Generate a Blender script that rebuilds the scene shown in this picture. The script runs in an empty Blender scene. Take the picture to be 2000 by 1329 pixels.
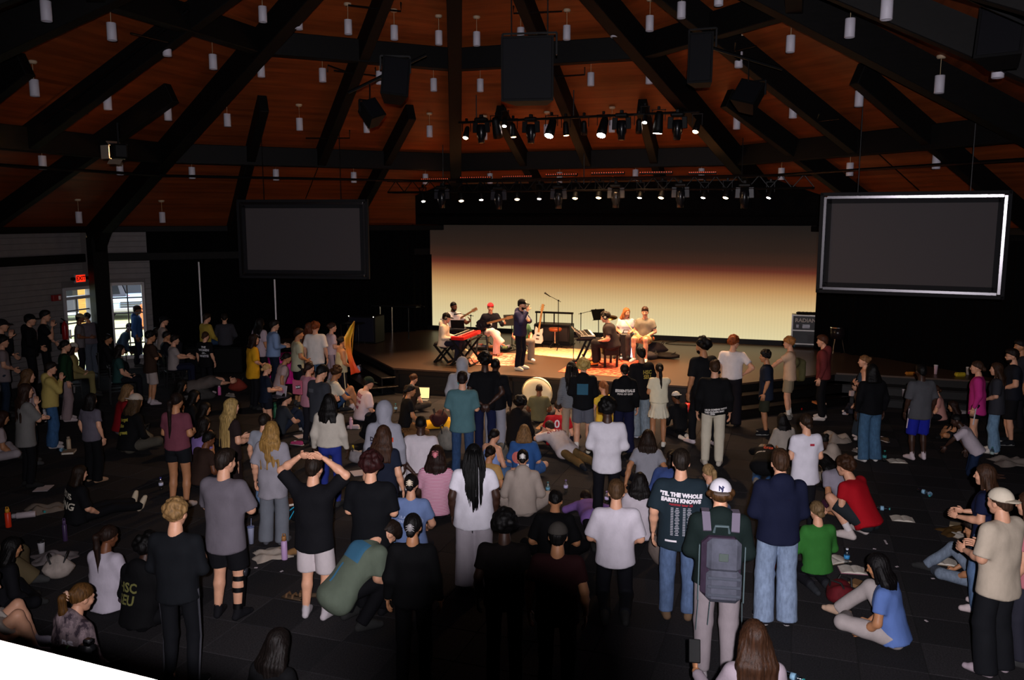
import bpy, math, random
import numpy as np
from mathutils import Vector, Matrix
from mathutils.bvhtree import BVHTree

S = bpy.context.scene
COL = S.collection
R = math.radians
rnd = random.Random(7)

# ---------------------------------------------------------------- camera
F, PITCH, H = 1650.0, R(8.2), 4.2          # focal length in pixels of a 2000 px wide frame
cd = bpy.data.cameras.new('camera'); cam = bpy.data.objects.new('camera', cd); COL.objects.link(cam)
cd.sensor_width = 36.0; cd.lens = F / 2000 * 36; cd.clip_start = .02; cd.clip_end = 400
cam.location = (0, 0, H); cam.rotation_euler = (R(90) - PITCH, 0, 0)
S.camera = cam

# ---------------------------------------------------------------- world, sun, exposure
S.view_settings.view_transform = 'Standard'; S.view_settings.look = 'None'
S.view_settings.exposure = 0.0; S.view_settings.gamma = 1.0; S.view_settings.use_curve_mapping = False
W = bpy.data.worlds.new('sky'); S.world = W; W.use_nodes = True
bg = W.node_tree.nodes['Background']; bg.inputs[0].default_value = (.72, .85, 1, 1); bg.inputs[1].default_value = 3.0
sd = bpy.data.lights.new('sun', 'SUN'); sd.energy = 11; sd.angle = R(1); sd.color = (1, .95, .86)
sun = bpy.data.objects.new('sun', sd); COL.objects.link(sun); sun.rotation_euler = (R(42), R(18), R(60))

FLASH_W = 4300.0
STAGE_W = 1100.0
WASH_W = 420.0
BAR_W = 1.6

def area(name, loc, aim, sx, sy, w, colr):
    d = bpy.data.lights.new(name, 'AREA'); d.shape = 'RECTANGLE'; d.size = sx; d.size_y = sy; d.energy = w; d.color = colr
    o = bpy.data.objects.new(name, d); COL.objects.link(o); o.location = loc
    o.rotation_euler = (Vector(aim) - Vector(loc)).to_track_quat('-Z', 'Y').to_euler()
    return o
def spot(name, loc, aim, w, colr, deg, blend=.5, size=.06):
    d = bpy.data.lights.new(name, 'SPOT'); d.energy = w; d.color = colr; d.spot_size = R(deg); d.spot_blend = blend
    d.shadow_soft_size = size
    o = bpy.data.objects.new(name, d); COL.objects.link(o); o.location = loc
    o.rotation_euler = (Vector(aim) - Vector(loc)).to_track_quat('-Z', 'Y').to_euler()
    return o
# flash unit of the photo camera (its lens hood shades the floor straight below the picture's centre)
spot('flash', (0, -.345, H + .190), (1.5, 12, 3.0), FLASH_W, (1, .94, 1.0), 112, 1.0, .028)

# ---------------------------------------------------------------- picture geometry: pixel -> point
def ray(x, y):
    u, v = (x - 1000) / F, (664.5 - y) / F
    return Vector((u, math.cos(PITCH) + v * math.sin(PITCH), -math.sin(PITCH) + v * math.cos(PITCH)))
def at_z(x, y, z=0.0):
    d = ray(x, y); s = (z - H) / d.z
    return Vector((d.x * s, d.y * s, z))
def at_y(x, y, Y):
    d = ray(x, y); s = Y / d.y
    return Vector((d.x * s, Y, H + d.z * s))
CX, CY, RAD, EAVE = -.9, 13.8, 13.85, 4.0            # octagonal hall
SLOPE = 6.4 / 12.8
C0 = Vector((CX, CY, 0))
TH0 = -3.75
def vert8(k, r=RAD, z=EAVE):
    a = R(TH0 + 45 * k); return Vector((CX + r * math.sin(a), CY + r * math.cos(a), z))
FN = [Vector((math.sin(R(TH0 + 45 * k + 22.5)), math.cos(R(TH0 + 45 * k + 22.5)), 0)) for k in range(8)]
APO = RAD * math.cos(R(22.5))
def roof_z(x, y):
    m = max(n.x * (x - CX) + n.y * (y - CY) for n in FN)
    return EAVE + (APO - m) * SLOPE
def roof_pt(x, y, off=0.0):
    d = ray(x, y); lo, hi = .5, 60.0
    for _ in range(50):
        m = (lo + hi) / 2; p = d * m
        if H + p.z < roof_z(p.x, p.y) - off: lo = m
        else: hi = m
    p = d * lo
    return Vector((p.x, p.y, H + p.z))
SN = FN[0].copy(); ST = Vector((SN.y, -SN.x, 0))     # stage axes: SN to the screen, ST to the right along it
def st(a, b, z=0.0): return C0 + ST * a + SN * b + Vector((0, 0, z))
def at_b(x, y, b):
    d = ray(x, y); o = Vector((0, 0, H))
    s = (b - SN.dot(o - C0)) / SN.dot(d)
    return o + d * s
STROT = math.atan2(ST.y, ST.x)                       # rotation of stage-aligned things
SZ = .6                                              # stage height
# ---------------------------------------------------------------- materials
def lin(h):
    h = h.lstrip('#')
    if len(h) == 3: h = ''.join(c * 2 for c in h)
    o = []
    for i in (0, 2, 4):
        c = int(h[i:i + 2], 16) / 255
        o.append(c / 12.92 if c <= .04045 else ((c + .055) / 1.055) ** 2.4)
    return (*o, 1)
MATS = {}
def mat(key, hexc, rough=.7, metal=0.0, kind='plain', spec=.3, emit=0.0, scale=1.0, hex2=None, amt=.15, sheen=0.0):
    k = (key, hexc, rough, metal, kind, spec, emit, scale, hex2)
    if k in MATS: return MATS[k]
    m = bpy.data.materials.new(key); m.use_nodes = True
    nt = m.node_tree; b = nt.nodes['Principled BSDF']
    c = lin(hexc)
    b.inputs['Base Color'].default_value = c; b.inputs['Roughness'].default_value = rough
    b.inputs['Metallic'].default_value = metal; b.inputs['Specular IOR Level'].default_value = spec
    if emit:
        b.inputs['Emission Color'].default_value = c; b.inputs['Emission Strength'].default_value = emit
    L = nt.links.new
    def N(t): return nt.nodes.new(t)
    if kind in ('cloth', 'skin', 'hair', 'denim', 'carpet', 'wood', 'paint', 'camo', 'stripe', 'rug', 'vstripe'):
        tc = N('ShaderNodeTexCoord'); mp = N('ShaderNodeMapping'); L(tc.outputs['Object'], mp.inputs['Vector'])
        sc = {'cloth': (9, 9, 6), 'skin': (14, 14, 14), 'hair': (60, 60, 7), 'denim': (30, 30, 12), 'carpet': (60, 60, 60), 'wood': (2.5, 30, 30), 'paint': (4, 4, 4), 'camo': (9, 9, 5), 'rug': (4, 4, 4)}.get(kind, (1, 1, 1))
        mp.inputs['Scale'].default_value = tuple(v * scale for v in sc)
        if kind in ('stripe', 'vstripe'):
            w = N('ShaderNodeTexWave'); w.bands_direction = 'Z' if kind == 'stripe' else 'X'; w.inputs['Scale'].default_value = scale; w.inputs['Distortion'].default_value = .3
            L(tc.outputs['Object'], w.inputs['Vector']); fac = w.outputs['Fac']
        else:
            n = N('ShaderNodeTexNoise'); n.inputs['Scale'].default_value = 1; n.inputs['Detail'].default_value = 4; n.inputs['Roughness'].default_value = .6
            L(mp.outputs['Vector'], n.inputs['Vector']); fac = n.outputs['Fac']
        rp = N('ShaderNodeValToRGB'); L(fac, rp.inputs['Fac'])
        e = rp.color_ramp.elements
        d = lin(hex2) if hex2 else tuple(v * (1 - 2 * amt) for v in c[:3]) + (1,)
        lt = c if hex2 else tuple(min(1, v * (1 + amt)) for v in c[:3]) + (1,)
        if kind == 'camo':
            rp.color_ramp.interpolation = 'CONSTANT'
            e[0].position = 0; e[0].color = d; e[1].position = .5; e[1].color = c
            x = e.new(.44); x.color = tuple((p + q) / 2 for p, q in zip(c, d)); x = e.new(.58); x.color = tuple(min(1, v * 1.5) for v in c[:3]) + (1,)
        elif kind in ('stripe', 'vstripe'):
            e[0].position = .45; e[0].color = d; e[1].position = .55; e[1].color = c
        elif kind == 'rug':
            e[0].position = .45; e[0].color = d; e[1].position = .56; e[1].color = c
        else:
            e[0].position = .3; e[0].color = d; e[1].position = .7; e[1].color = lt
        L(rp.outputs['Color'], b.inputs['Base Color'])
        if kind in ('cloth', 'denim', 'carpet', 'hair'):
            bp = N('ShaderNodeBump'); bp.inputs['Strength'].default_value = {'cloth': .35, 'denim': .35, 'carpet': .6, 'hair': .6}[kind]
            bp.inputs['Distance'].default_value = {'cloth': .02, 'denim': .01, 'carpet': .006, 'hair': .01}[kind]
            L(fac, bp.inputs['Height']); L(bp.outputs['Normal'], b.inputs['Normal'])
    MATS[k] = m
    return m
def cloth(h): return mat('cloth', h, .85, 0, 'cloth', .12, amt=.05)
def denim(h): return mat('denim', h, .85, 0, 'denim', .15)
def hairm(h): return mat('hair', h, .55, 0, 'hair', .18, amt=.3)
def skinm(h): return mat('skin', h, .5, 0, 'skin', .35, amt=.06)
BLACK = mat('black_paint', '060607', .55, 0, 'plain', .2)
BLACKM = mat('black_metal', '08080a', .45, .3, 'plain', .2)
CHROME = mat('chrome', 'd8d8d8', .15, 1.0)
ALU = mat('brushed_aluminium', '7c7a7e', .24, 1.0)
WHITE = mat('white_plastic', 'dcd8dc', .5)
def emat(name, hexc, s): return mat(name, hexc, .5, 0, 'plain', .3, s)
def glass_mat(name='clear_glass', tint=(1, 1, 1, 1), gl=.08):
    if name in MATS: return MATS[name]
    m = bpy.data.materials.new(name); m.use_nodes = True; nt = m.node_tree
    nt.nodes.remove(nt.nodes['Principled BSDF'])
    t = nt.nodes.new('ShaderNodeBsdfTransparent'); t.inputs[0].default_value = tint
    g = nt.nodes.new('ShaderNodeBsdfGlossy'); g.inputs['Roughness'].default_value = .06
    x = nt.nodes.new('ShaderNodeMixShader'); x.inputs[0].default_value = gl
    nt.links.new(t.outputs[0], x.inputs[1]); nt.links.new(g.outputs[0], x.inputs[2])
    nt.links.new(x.outputs[0], nt.nodes['Material Output'].inputs[0])
    MATS[name] = m
    return m

# ---------------------------------------------------------------- mesh building
def mesh_np(name, v, f, mats, mi=None, smooth=True):
    me = bpy.data.meshes.new(name)
    f = np.asarray(f, np.int32); n, k = f.shape
    me.vertices.add(len(v)); me.vertices.foreach_set('co', np.ascontiguousarray(v, np.float32).ravel())
    me.loops.add(n * k); me.loops.foreach_set('vertex_index', f.ravel())
    me.polygons.add(n); me.polygons.foreach_set('loop_start', np.arange(0, n * k, k, dtype=np.int32))
    if mi is not None: me.polygons.foreach_set('material_index', np.asarray(mi, np.int32))
    me.polygons.foreach_set('use_smooth', np.full(n, smooth, bool))
    for m in mats: me.materials.append(m)
    me.update(calc_edges=True); me.validate()
    return me
def link(name, data, parent=None, loc=None, rot=None):
    o = bpy.data.objects.new(name, data); COL.objects.link(o)
    if parent is not None: o.parent = parent
    if loc is not None: o.location = loc
    if rot is not None: o.rotation_euler = rot
    return o
def tag(o, label=None, cat=None, group=None, kind=None):
    if label: o['label'] = label
    if cat: o['category'] = cat
    if group: o['group'] = group
    if kind: o['kind'] = kind
    return o
def thing(name, label, cat, loc=(0, 0, 0), rz=0.0, group=None):
    o = link(name, None, None, loc, (0, 0, rz)); o.empty_display_size = .1
    return tag(o, label, cat, group)
def basis(d):
    d = Vector(d).normalized()
    u = Vector((0, 0, 1)) if abs(d.z) < .9 else Vector((1, 0, 0))
    s = d.cross(u).normalized(); u = s.cross(d).normalized()
    return s, d, u
class MB:
    def __init__(s): s.v = []; s.f = []; s.m = []; s.cur = 0; s.sm = []; s.s = False
    def mat(s, i): s.cur = i; return s
    def smooth(s, b=True): s.s = b; return s
    def add(s, vs, fs):
        o = len(s.v); s.v += [tuple(p) for p in vs]
        for f in fs: s.f.append(tuple(i + o for i in f)); s.m.append(s.cur); s.sm.append(s.s)
        return s
    def box(s, c, d, bev=0.0, M=None):
        x, y, z = d[0] / 2, d[1] / 2, d[2] / 2; c = Vector(c)
        if not bev:
            vs = [Vector((i * x, j * y, k * z)) for i in (-1, 1) for j in (-1, 1) for k in (-1, 1)]
            fs = [(0, 1, 3, 2), (4, 6, 7, 5), (0, 4, 5, 1), (2, 3, 7, 6), (0, 2, 6, 4), (1, 5, 7, 3)]
        else:
            b = min(bev, x * .9, y * .9, z * .9); vs = []; ix = {}
            for i in (-1, 1):
                for j in (-1, 1):
                    for k in (-1, 1):
                        for ax in range(3):
                            p = [i * (x - b), j * (y - b), k * (z - b)]
                            p[ax] = (i * x, j * y, k * z)[ax]; ix[(i, j, k, ax)] = len(vs); vs.append(Vector(p))
            fs = []
            for ax in range(3):
                o1, o2 = [a for a in range(3) if a != ax]
                for sg in (-1, 1):
                    q = []
                    for p1, p2 in ((-1, -1), (1, -1), (1, 1), (-1, 1)):
                        t = [0, 0, 0]; t[ax] = sg; t[o1] = p1; t[o2] = p2; q.append(ix[(*t, ax)])
                    fs.append(tuple(q))
            for ax in range(3):
                o1, o2 = [a for a in range(3) if a != ax]
                for p1 in (-1, 1):
                    for p2 in (-1, 1):
                        q = []
                        for sg, aa in ((-1, o1), (-1, o2), (1, o2), (1, o1)):
                            t = [0, 0, 0]; t[ax] = sg; t[o1] = p1; t[o2] = p2; q.append(ix[(*t, aa)])
                        fs.append(tuple(q))
            for i in (-1, 1):
                for j in (-1, 1):
                    for k in (-1, 1): fs.append(tuple(ix[(i, j, k, a)] for a in range(3)))
        if M is not None: vs = [M @ p for p in vs]
        return s.add([p + c for p in vs], fs)
    def bar(s, p, q, w, h, up=None, bev=0.0):
        p, q = Vector(p), Vector(q); a, d, u = basis(q - p)
        if up is not None:
            a = d.cross(Vector(up)).normalized(); u = a.cross(d)
        M = Matrix((a, d, u)).transposed()
        return s.box((p + q) / 2, (w, (q - p).length, h), bev, M)
    def tube(s, pts, r, n=8, caps=True):
        pts = [Vector(p) for p in pts]; rs = r if isinstance(r, (list, tuple)) else [r] * len(pts)
        vs = []; fs = []; a0 = None
        for i, p in enumerate(pts):
            d = (pts[min(i + 1, len(pts) - 1)] - pts[max(i - 1, 0)])
            if d.length < 1e-9: d = Vector((0, 0, 1))
            d.normalize()
            if a0 is None: a0, _, _ = basis(d)
            else:
                a0 = (a0 - d * a0.dot(d))
                a0 = a0.normalized() if a0.length > 1e-6 else basis(d)[0]
            b0 = d.cross(a0)
            for k in range(n):
                t = 2 * math.pi * k / n; vs.append(p + (a0 * math.cos(t) + b0 * math.sin(t)) * rs[i])
        for i in range(len(pts) - 1):
            for k in range(n):
                k2 = (k + 1) % n; fs.append((i * n + k, i * n + k2, (i + 1) * n + k2, (i + 1) * n + k))
        if caps: fs.append(tuple(range(n - 1, -1, -1))); fs.append(tuple(range((len(pts) - 1) * n, len(pts) * n)))
        return s.add(vs, fs)
    def cyl(s, p, q, r, r2=None, n=14): return s.tube([p, q], [r, r if r2 is None else r2], n)
    def lathe(s, prof, n=16, o=(0, 0, 0), M=None):
        o = Vector(o); vs = []; fs = []
        for r, z in prof:
            for k in range(n):
                t = 2 * math.pi * k / n; p = Vector((r * math.cos(t), r * math.sin(t), z))
                vs.append((M @ p if M is not None else p) + o)
        for i in range(len(prof) - 1):
            for k in range(n):
                k2 = (k + 1) % n; fs.append((i * n + k, i * n + k2, (i + 1) * n + k2, (i + 1) * n + k))
        fs.append(tuple(range(n - 1, -1, -1))); fs.append(tuple(range((len(prof) - 1) * n, len(prof) * n)))
        return s.add(vs, fs)
    def ball(s, c, r, nu=10, nv=7, M=None):
        r = r if isinstance(r, (list, tuple)) else (r, r, r); c = Vector(c); vs = []; fs = []
        P = lambda a, b: Vector((r[0] * math.sin(a) * math.cos(b), r[1] * math.sin(a) * math.sin(b), r[2] * math.cos(a)))
        for i in range(1, nv):
            for k in range(nu): vs.append(P(math.pi * i / nv, 2 * math.pi * k / nu))
        vs += [P(0, 0), P(math.pi, 0)]; t, b = len(vs) - 2, len(vs) - 1
        for i in range(nv - 2):
            for k in range(nu):
                k2 = (k + 1) % nu; fs.append((i * nu + k, (i + 1) * nu + k, (i + 1) * nu + k2, i * nu + k2))
        for k in range(nu):
            k2 = (k + 1) % nu; fs.append((t, k, k2)); fs.append((b, (nv - 2) * nu + k2, (nv - 2) * nu + k))
        if M is not None: vs = [M @ p for p in vs]
        return s.add([p + c for p in vs], fs)
    def prism(s, poly, z0, z1):
        n = len(poly); vs = [(p[0], p[1], z0) for p in poly] + [(p[0], p[1], z1) for p in poly]
        fs = [tuple(range(n - 1, -1, -1)), tuple(range(n, 2 * n))] + [(i, (i + 1) % n, n + (i + 1) % n, n + i) for i in range(n)]
        return s.add(vs, fs)
    def quad(s, *ps): return s.add(ps, [tuple(range(len(ps)))])
    def mesh(s, name, mats):
        me = bpy.data.meshes.new(name); me.from_pydata(s.v, [], s.f)
        me.polygons.foreach_set('material_index', s.m); me.polygons.foreach_set('use_smooth', s.sm)
        for m in (mats if isinstance(mats, (list, tuple)) else [mats]): me.materials.append(m)
        me.update()
        return me
    def obj(s, name, mats, parent=None, loc=None, rot=None): return link(name, s.mesh(name, mats), parent, loc, rot)
def copy_tree(o, parent=None):
    c = o.copy(); COL.objects.link(c)
    if parent is not None: c.parent = parent
    for ch in o.children: copy_tree(ch, c)
    return c
def text_geo(body, size, align='CENTER', res=2, bold=0.0):
    cu = bpy.data.curves.new('lettering', 'FONT'); cu.body = body; cu.size = size; cu.align_x = align; cu.align_y = 'CENTER'
    cu.resolution_u = res; cu.offset = bold
    o = bpy.data.objects.new('lettering', cu); me = o.to_mesh()
    me.calc_loop_triangles()
    v = np.empty(len(me.vertices) * 3, np.float32); me.vertices.foreach_get('co', v)
    t = np.empty(len(me.loop_triangles) * 3, np.int32); me.loop_triangles.foreach_get('vertices', t)
    o.to_mesh_clear(); bpy.data.objects.remove(o); bpy.data.curves.remove(cu)
    return v.reshape(-1, 3), t.reshape(-1, 3)
def text_obj(name, body, size, m, parent, loc, rot, bold=0.0):
    v, t = text_geo(body, size, bold=bold)
    return link(name, mesh_np(name, v, t, [m], None, False), parent, loc, rot)
def struct(name, mb, mats, parent=None):
    o = mb.obj(name, mats, parent)
    if parent is None: o['kind'] = 'structure'
    return o
# ================================================================ the hall
CARP = [mat('carpet_tile', h, .95, 0, 'carpet', .1, amt=.25) for h in ('2c2a2c', '272628', '323032')]
DARKW = mat('dark_wall', '070708', .9, 0, 'plain', .1)
RADW = RAD + .34; APOW = RADW * math.cos(R(22.5))
def shell():
    big = [(CX + 24 * math.sin(R(a)), CY + 24 * math.cos(R(a))) for a in range(0, 360, 45)]
    floor = struct('floor', MB().prism([(p.x, p.y) for p in [vert8(k, RAD + .6) for k in (5, 6, 7, 8, 9, 10, 11)]] + [(18, -4.5), (-18, -4.5)], -.3, -.014), mat('floor_slab', '1c1b1c', .95))
    # carpet tiles
    T = .61; g = []
    for i in range(-26, 27):
        for j in range(-26, 22):
            p = C0 + ST * (i * T + .2) + SN * (j * T)
            if max(n.dot(p - C0) for n in FN) > APO - .5 and p.y > 2: continue
            if abs(p.x) > 12 or p.y < 3: continue
            a, b = (p - C0).dot(ST), (p - C0).dot(SN)
            if b > 8.3 or (b > 5.6 and -3.9 < a < 3.5): continue
            u = F * p.x / max(p.y, .1)
            g.append((p.length + (100 if abs(u) > 1080 or p.y < 6.2 else 0), i, j, p))
    g.sort(key=lambda t: t[0])
    tm = []
    for m in CARP: tm.append(MB().box((0, 0, -.006), (T - .006, T - .006, .012), .004).mesh('carpet_tile', [m]))
    for d, i, j, p in g[:298]:
        k = (i + j) % 2 if rnd.random() < .75 else 2
        link('carpet_tile', tm[k], floor, p, (0, 0, STROT + (math.pi / 2 if (i + j) % 2 else 0)))
    rest = MB(); Mz = Matrix.Rotation(STROT, 3, 'Z')
    for d, i, j, p in g[298:]:
        rest.mat((i + j) % 2 if rnd.random() < .75 else 2).box(p + Vector((0, 0, -.006)), (T - .006, T - .006, .012), 0, Mz)
    o = rest.obj('carpet_tiles', CARP, floor); o['kind'] = 'stuff'
    # ceiling: six faces of the octagonal timber roof
    wood = bpy.data.materials.new('ceiling_boards'); wood.use_nodes = True; nt = wood.node_tree; b = nt.nodes['Principled BSDF']; Lk = nt.links.new
    tc = nt.nodes.new('ShaderNodeTexCoord'); sp = nt.nodes.new('ShaderNodeSeparateXYZ'); Lk(tc.outputs['Object'], sp.inputs[0])
    dv = nt.nodes.new('ShaderNodeMath'); dv.operation = 'DIVIDE'; dv.inputs[1].default_value = .05; Lk(sp.outputs['Z'], dv.inputs[0])
    fl = nt.nodes.new('ShaderNodeMath'); fl.operation = 'FLOOR'; Lk(dv.outputs[0], fl.inputs[0])
    wn = nt.nodes.new('ShaderNodeTexWhiteNoise'); wn.noise_dimensions = '1D'; Lk(fl.outputs[0], wn.inputs['W'])
    nz = nt.nodes.new('ShaderNodeTexNoise'); mp = nt.nodes.new('ShaderNodeMapping'); mp.inputs['Scale'].default_value = (.9, .9, 18); Lk(tc.outputs['Object'], mp.inputs[0]); Lk(mp.outputs[0], nz.inputs['Vector']); nz.inputs['Scale'].default_value = 1; nz.inputs['Detail'].default_value = 3
    ad = nt.nodes.new('ShaderNodeMath'); ad.operation = 'MULTIPLY_ADD'; ad.inputs[1].default_value = .35; Lk(wn.outputs['Value'], ad.inputs[0]); Lk(nz.outputs['Fac'], ad.inputs[2])
    rp = nt.nodes.new('ShaderNodeValToRGB'); Lk(ad.outputs[0], rp.inputs[0]); e = rp.color_ramp.elements
    e[0].position = .3; e[0].color = lin('58280f'); e[1].position = 1.0; e[1].color = lin('7e3c18')
    Lk(rp.outputs[0], b.inputs['Base Color']); b.inputs['Roughness'].default_value = .5; b.inputs['Specular IOR Level'].default_value = .15
    fr = nt.nodes.new('ShaderNodeMath'); fr.operation = 'FRACT'; Lk(dv.outputs[0], fr.inputs[0])
    gt = nt.nodes.new('ShaderNodeMath'); gt.operation = 'GREATER_THAN'; gt.inputs[1].default_value = .14; Lk(fr.outputs[0], gt.inputs[0])
    bp = nt.nodes.new('ShaderNodeBump'); bp.inputs['Distance'].default_value = .008; bp.inputs['Strength'].default_value = .7; Lk(gt.outputs[0], bp.inputs['Height']); Lk(bp.outputs[0], b.inputs['Normal'])
    APEX = Vector((CX, CY, EAVE + APO * SLOPE))
    c = MB()
    for k in (5, 6, 7, 0, 1, 2):
        p, q = vert8(k, RAD + .7, EAVE - .65 * SLOPE), vert8(k + 1, RAD + .7, EAVE - .65 * SLOPE); up = Vector((0, 0, .25))
        c.add([p, q, APEX, p + up, q + up, APEX + up], [(0, 1, 2), (5, 4, 3), (0, 3, 4, 1)])
    struct('ceiling', c, [wood])
    # beams
    bm = mat('beam_stain', '060505', .65, 0, 'wood', .15, amt=.3)
    def on_roof(k, u, t):
        p = vert8(k).lerp(vert8(k + 1), u); return p.lerp(APEX, t)
    def beam(p, q, w, d):
        off = Vector((0, 0, -d / 2 - .01))
        o = MB().bar(p + off, q + off, w, d, (0, 0, 1), .012).obj('roof_beam', [bm]); o['kind'] = 'structure'
    for k in (7, 0, 1, 2, 6, 5, 3): beam(vert8(k).lerp(APEX, .16 if k in (0, 1) else 0), vert8(k).lerp(APEX, .985), .3, .56)
    def jack(k, off, t0, t1):
        e = (vert8(k + 1) - vert8(k)).normalized() * off; m_ = (vert8(k) + vert8(k + 1)) / 2
        beam(m_.lerp(APEX, t0) + e, m_.lerp(APEX, t1) + e, .2, .42)
    for k in (5, 6, 7, 0, 1, 2):
        for t in (.304, .607): beam(on_roof(k, 0, t), on_roof(k, 1, t), .26, .46)
        beam(on_roof(k, .5, .304), on_roof(k, .5, .97), .22, .46)
        beam(vert8(k), vert8(k + 1), .3, .16)
        for off in (-1.72, 1.72) if k in (6, 7, 0, 1) else (): jack(k, off, .17 if k == 0 else .0, .46)
    # columns with knee braces
    for k in (6, 7, 2):
        p = vert8(k, RAD - .25, 0); m = MB().box(p + Vector((0, 0, 1.85)), (.4, .4, 3.7), .02, Matrix.Rotation(-R(TH0 + 45 * k), 3, 'Z'))
        d = (C0 - p).normalized(); m.bar(p + Vector((0, 0, 3.35)) + d * .1, p + d * .6 + Vector((0, 0, 3.9)), .26, .2)
        o = m.obj('column', [bm]); o['kind'] = 'structure'
    # walls. u runs along face k from vertex k to vertex k+1
    white = mat('white_shiplap', '6e6969', .7, 0, 'paint', .2, amt=.06)
    def wpt(k, u, off=0.0, z=0.0):
        p = vert8(k, RADW, 0); d = (vert8(k + 1, RADW, 0) - p).normalized()
        return p + d * u + FN[k] * off + Vector((0, 0, z))
    LEN = (vert8(1, RADW) - vert8(0, RADW)).length
    def on_face(x, y, k, off=0.0):
        d = ray(x, y); o = Vector((0, 0, H)); s = (APOW + off - FN[k].dot(o - C0)) / FN[k].dot(d); P = o + d * s
        return (P - vert8(k, RADW, 0)).dot((vert8(k + 1, RADW, 0) - vert8(k, RADW, 0)).normalized()), P.z
    def wall(name, k, m, opens=(), boards=None, zt=3.98):
        cuts = sorted({0.0, LEN, *[v for o in opens for v in o[:2]]}); mb = MB()
        for a, b in zip(cuts, cuts[1:]):
            hole = next((o for o in opens if o[0] <= (a + b) / 2 <= o[1]), None)
            for z0, z1 in ([(-.3, zt)] if not hole else [(-.3, hole[2]), (hole[3], zt)]):
                if z1 - z0 > .01: mb.bar(wpt(k, a, .15, (z0 + z1) / 2), wpt(k, b, .15, (z0 + z1) / 2), .2, z1 - z0, (0, 0, 1))
        o = struct(name, mb, [m])
        if boards:
            u0, u1 = boards; z = 0.02
            while z < 3.8:
                segs = [(u0, u1)]
                for oa, ob, oz0, oz1 in opens:
                    if z + .14 > oz0 - .06 and z < oz1 + .06:
                        segs = [s for a, b in segs for s in ((a, min(b, oa - .07)), (max(a, ob + .07), b)) if s[1] - s[0] > .05]
                for a, b in segs: MB().bar(wpt(k, a, .04, z + .068), wpt(k, b, .04, z + .068), .024, .136, (0, 0, 1), .005).obj('board', [white], o)
                z += .148
        return o
    d0, _ = on_face(129, 600, 6); d1, _ = on_face(181, 600, 6)
    w0, _ = on_face(219, 600, 7); w1, _ = on_face(288, 600, 7)
    wc, _ = on_face(300, 600, 7)
    w1 = min(w1, wc - .25); DZ, WZ0, WZ1 = 2.36, .28, 2.42
    wall('wall_left', 6, mat('wall_white', '5c5858', .8), [(d0, d1, 0.0, DZ)], (.2, LEN - .2))
    wall('wall_front_left', 7, mat('wall_white', '5c5858', .8), [(w0, w1, WZ0, WZ1)], (.2, wc + .5))
    wall('wall_front', 0, DARKW); wall('wall_front_right', 1, DARKW); wall('wall_right', 2, DARKW); wall('wall_side_left', 5, mat('wall_white', '5c5858', .8))
    # rail beam half way up the white walls
    for k, name in ((6, 'trim_1'), (7, 'trim_2')):
        struct(name, MB().bar(wpt(k, .2, -.04, 3.14), wpt(k, LEN - .2, -.04, 3.14), .16, .22, (0, 0, 1), .01), [bm])
    # glazed door and window
    fw = mat('white_frame', 'a8a4a6', .5); gm = glass_mat()
    def glazed(name, k, a, b, z0, z1, cols, rows, transom=None, muntin=True):
        o = struct(name, MB(), [fw]); f = MB()
        for u in (a, b): f.bar(wpt(k, u, .1, z0), wpt(k, u, .1, z1), .07, .2, FN[k])
        for z in [z0 + .03, z1 - .03] + ([transom] if transom else []): f.bar(wpt(k, a, .1, z), wpt(k, b, .1, z), .2, .08, (0, 0, 1))
        f.obj('frame', [fw], o)
        zt = transom or z1
        for i in range(cols):
            for j in range(rows):
                p, q = a + (b - a) * i / cols, a + (b - a) * (i + 1) / cols; y0, y1 = z0 + (zt - z0) * j / rows, z0 + (zt - z0) * (j + 1) / rows
                MB().quad(wpt(k, p, .12, y0), wpt(k, q, .12, y0), wpt(k, q, .12, y1), wpt(k, p, .12, y1)).obj('pane', [gm], o)
        if transom: MB().quad(wpt(k, a, .12, transom), wpt(k, b, .12, transom), wpt(k, b, .12, z1), wpt(k, a, .12, z1)).obj('pane', [gm], o)
        dm = mat('muntin', '504c50', .5)
        for i in range(1, cols): u = a + (b - a) * i / cols; MB().bar(wpt(k, u, .11, z0), wpt(k, u, .11, zt), .035, .04, FN[k]).obj('muntin', [dm], o)
        for j in range(1, rows): z = z0 + (zt - z0) * j / rows; MB().bar(wpt(k, a, .105, z), wpt(k, b, .105, z), .04, .035, (0, 0, 1)).obj('muntin', [dm], o)
        return o
    dr = glazed('door_1', 6, d0, d1, 0.02, DZ, 2, 6, DZ - .28)
    MB().bar(wpt(6, d0 + .1, .03, 1.0), wpt(6, d0 + .1, .03, 1.25), .03, .05, FN[6]).obj('door_handle', [CHROME], dr)
    glazed('window_1', 7, w0, w1, WZ0, WZ1, 2, 5)
    # exit sign, strobe, extinguisher on the left wall
    ue, ze = on_face(154, 544, 6); rz = math.atan2(-FN[6].x, FN[6].y)
    t = thing('exit_sign', 'glowing red EXIT sign on white wall above glazed door', 'sign', wpt(6, ue, -.03, ze), rz)
    MB().box((0, .0, 0), (.36, .06, .24), .01).obj('housing', [mat('sign_housing', '8a8486', .5)], t)
    MB().box((0, -.035, 0), (.3, .012, .18)).obj('face', [emat('exit_red', 'ff2a12', 1.5)], t)
    text_obj('lettering', 'EXIT', .15, mat('exit_dark', '300404', .6), t, (0, -.043, 0), (R(90), 0, 0), .006)
    for sx in (-1, 1): MB().cyl((sx * .25, -.06, .0), (sx * .25, .02, .0), .05, .04).obj('lamp', [BLACK], t)
    us, zs = on_face(107, 582, 6)
    t = thing('fire_alarm_strobe', 'dark red fire alarm horn strobe on white wall', 'alarm', wpt(6, us, -.05, zs), rz)
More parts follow.
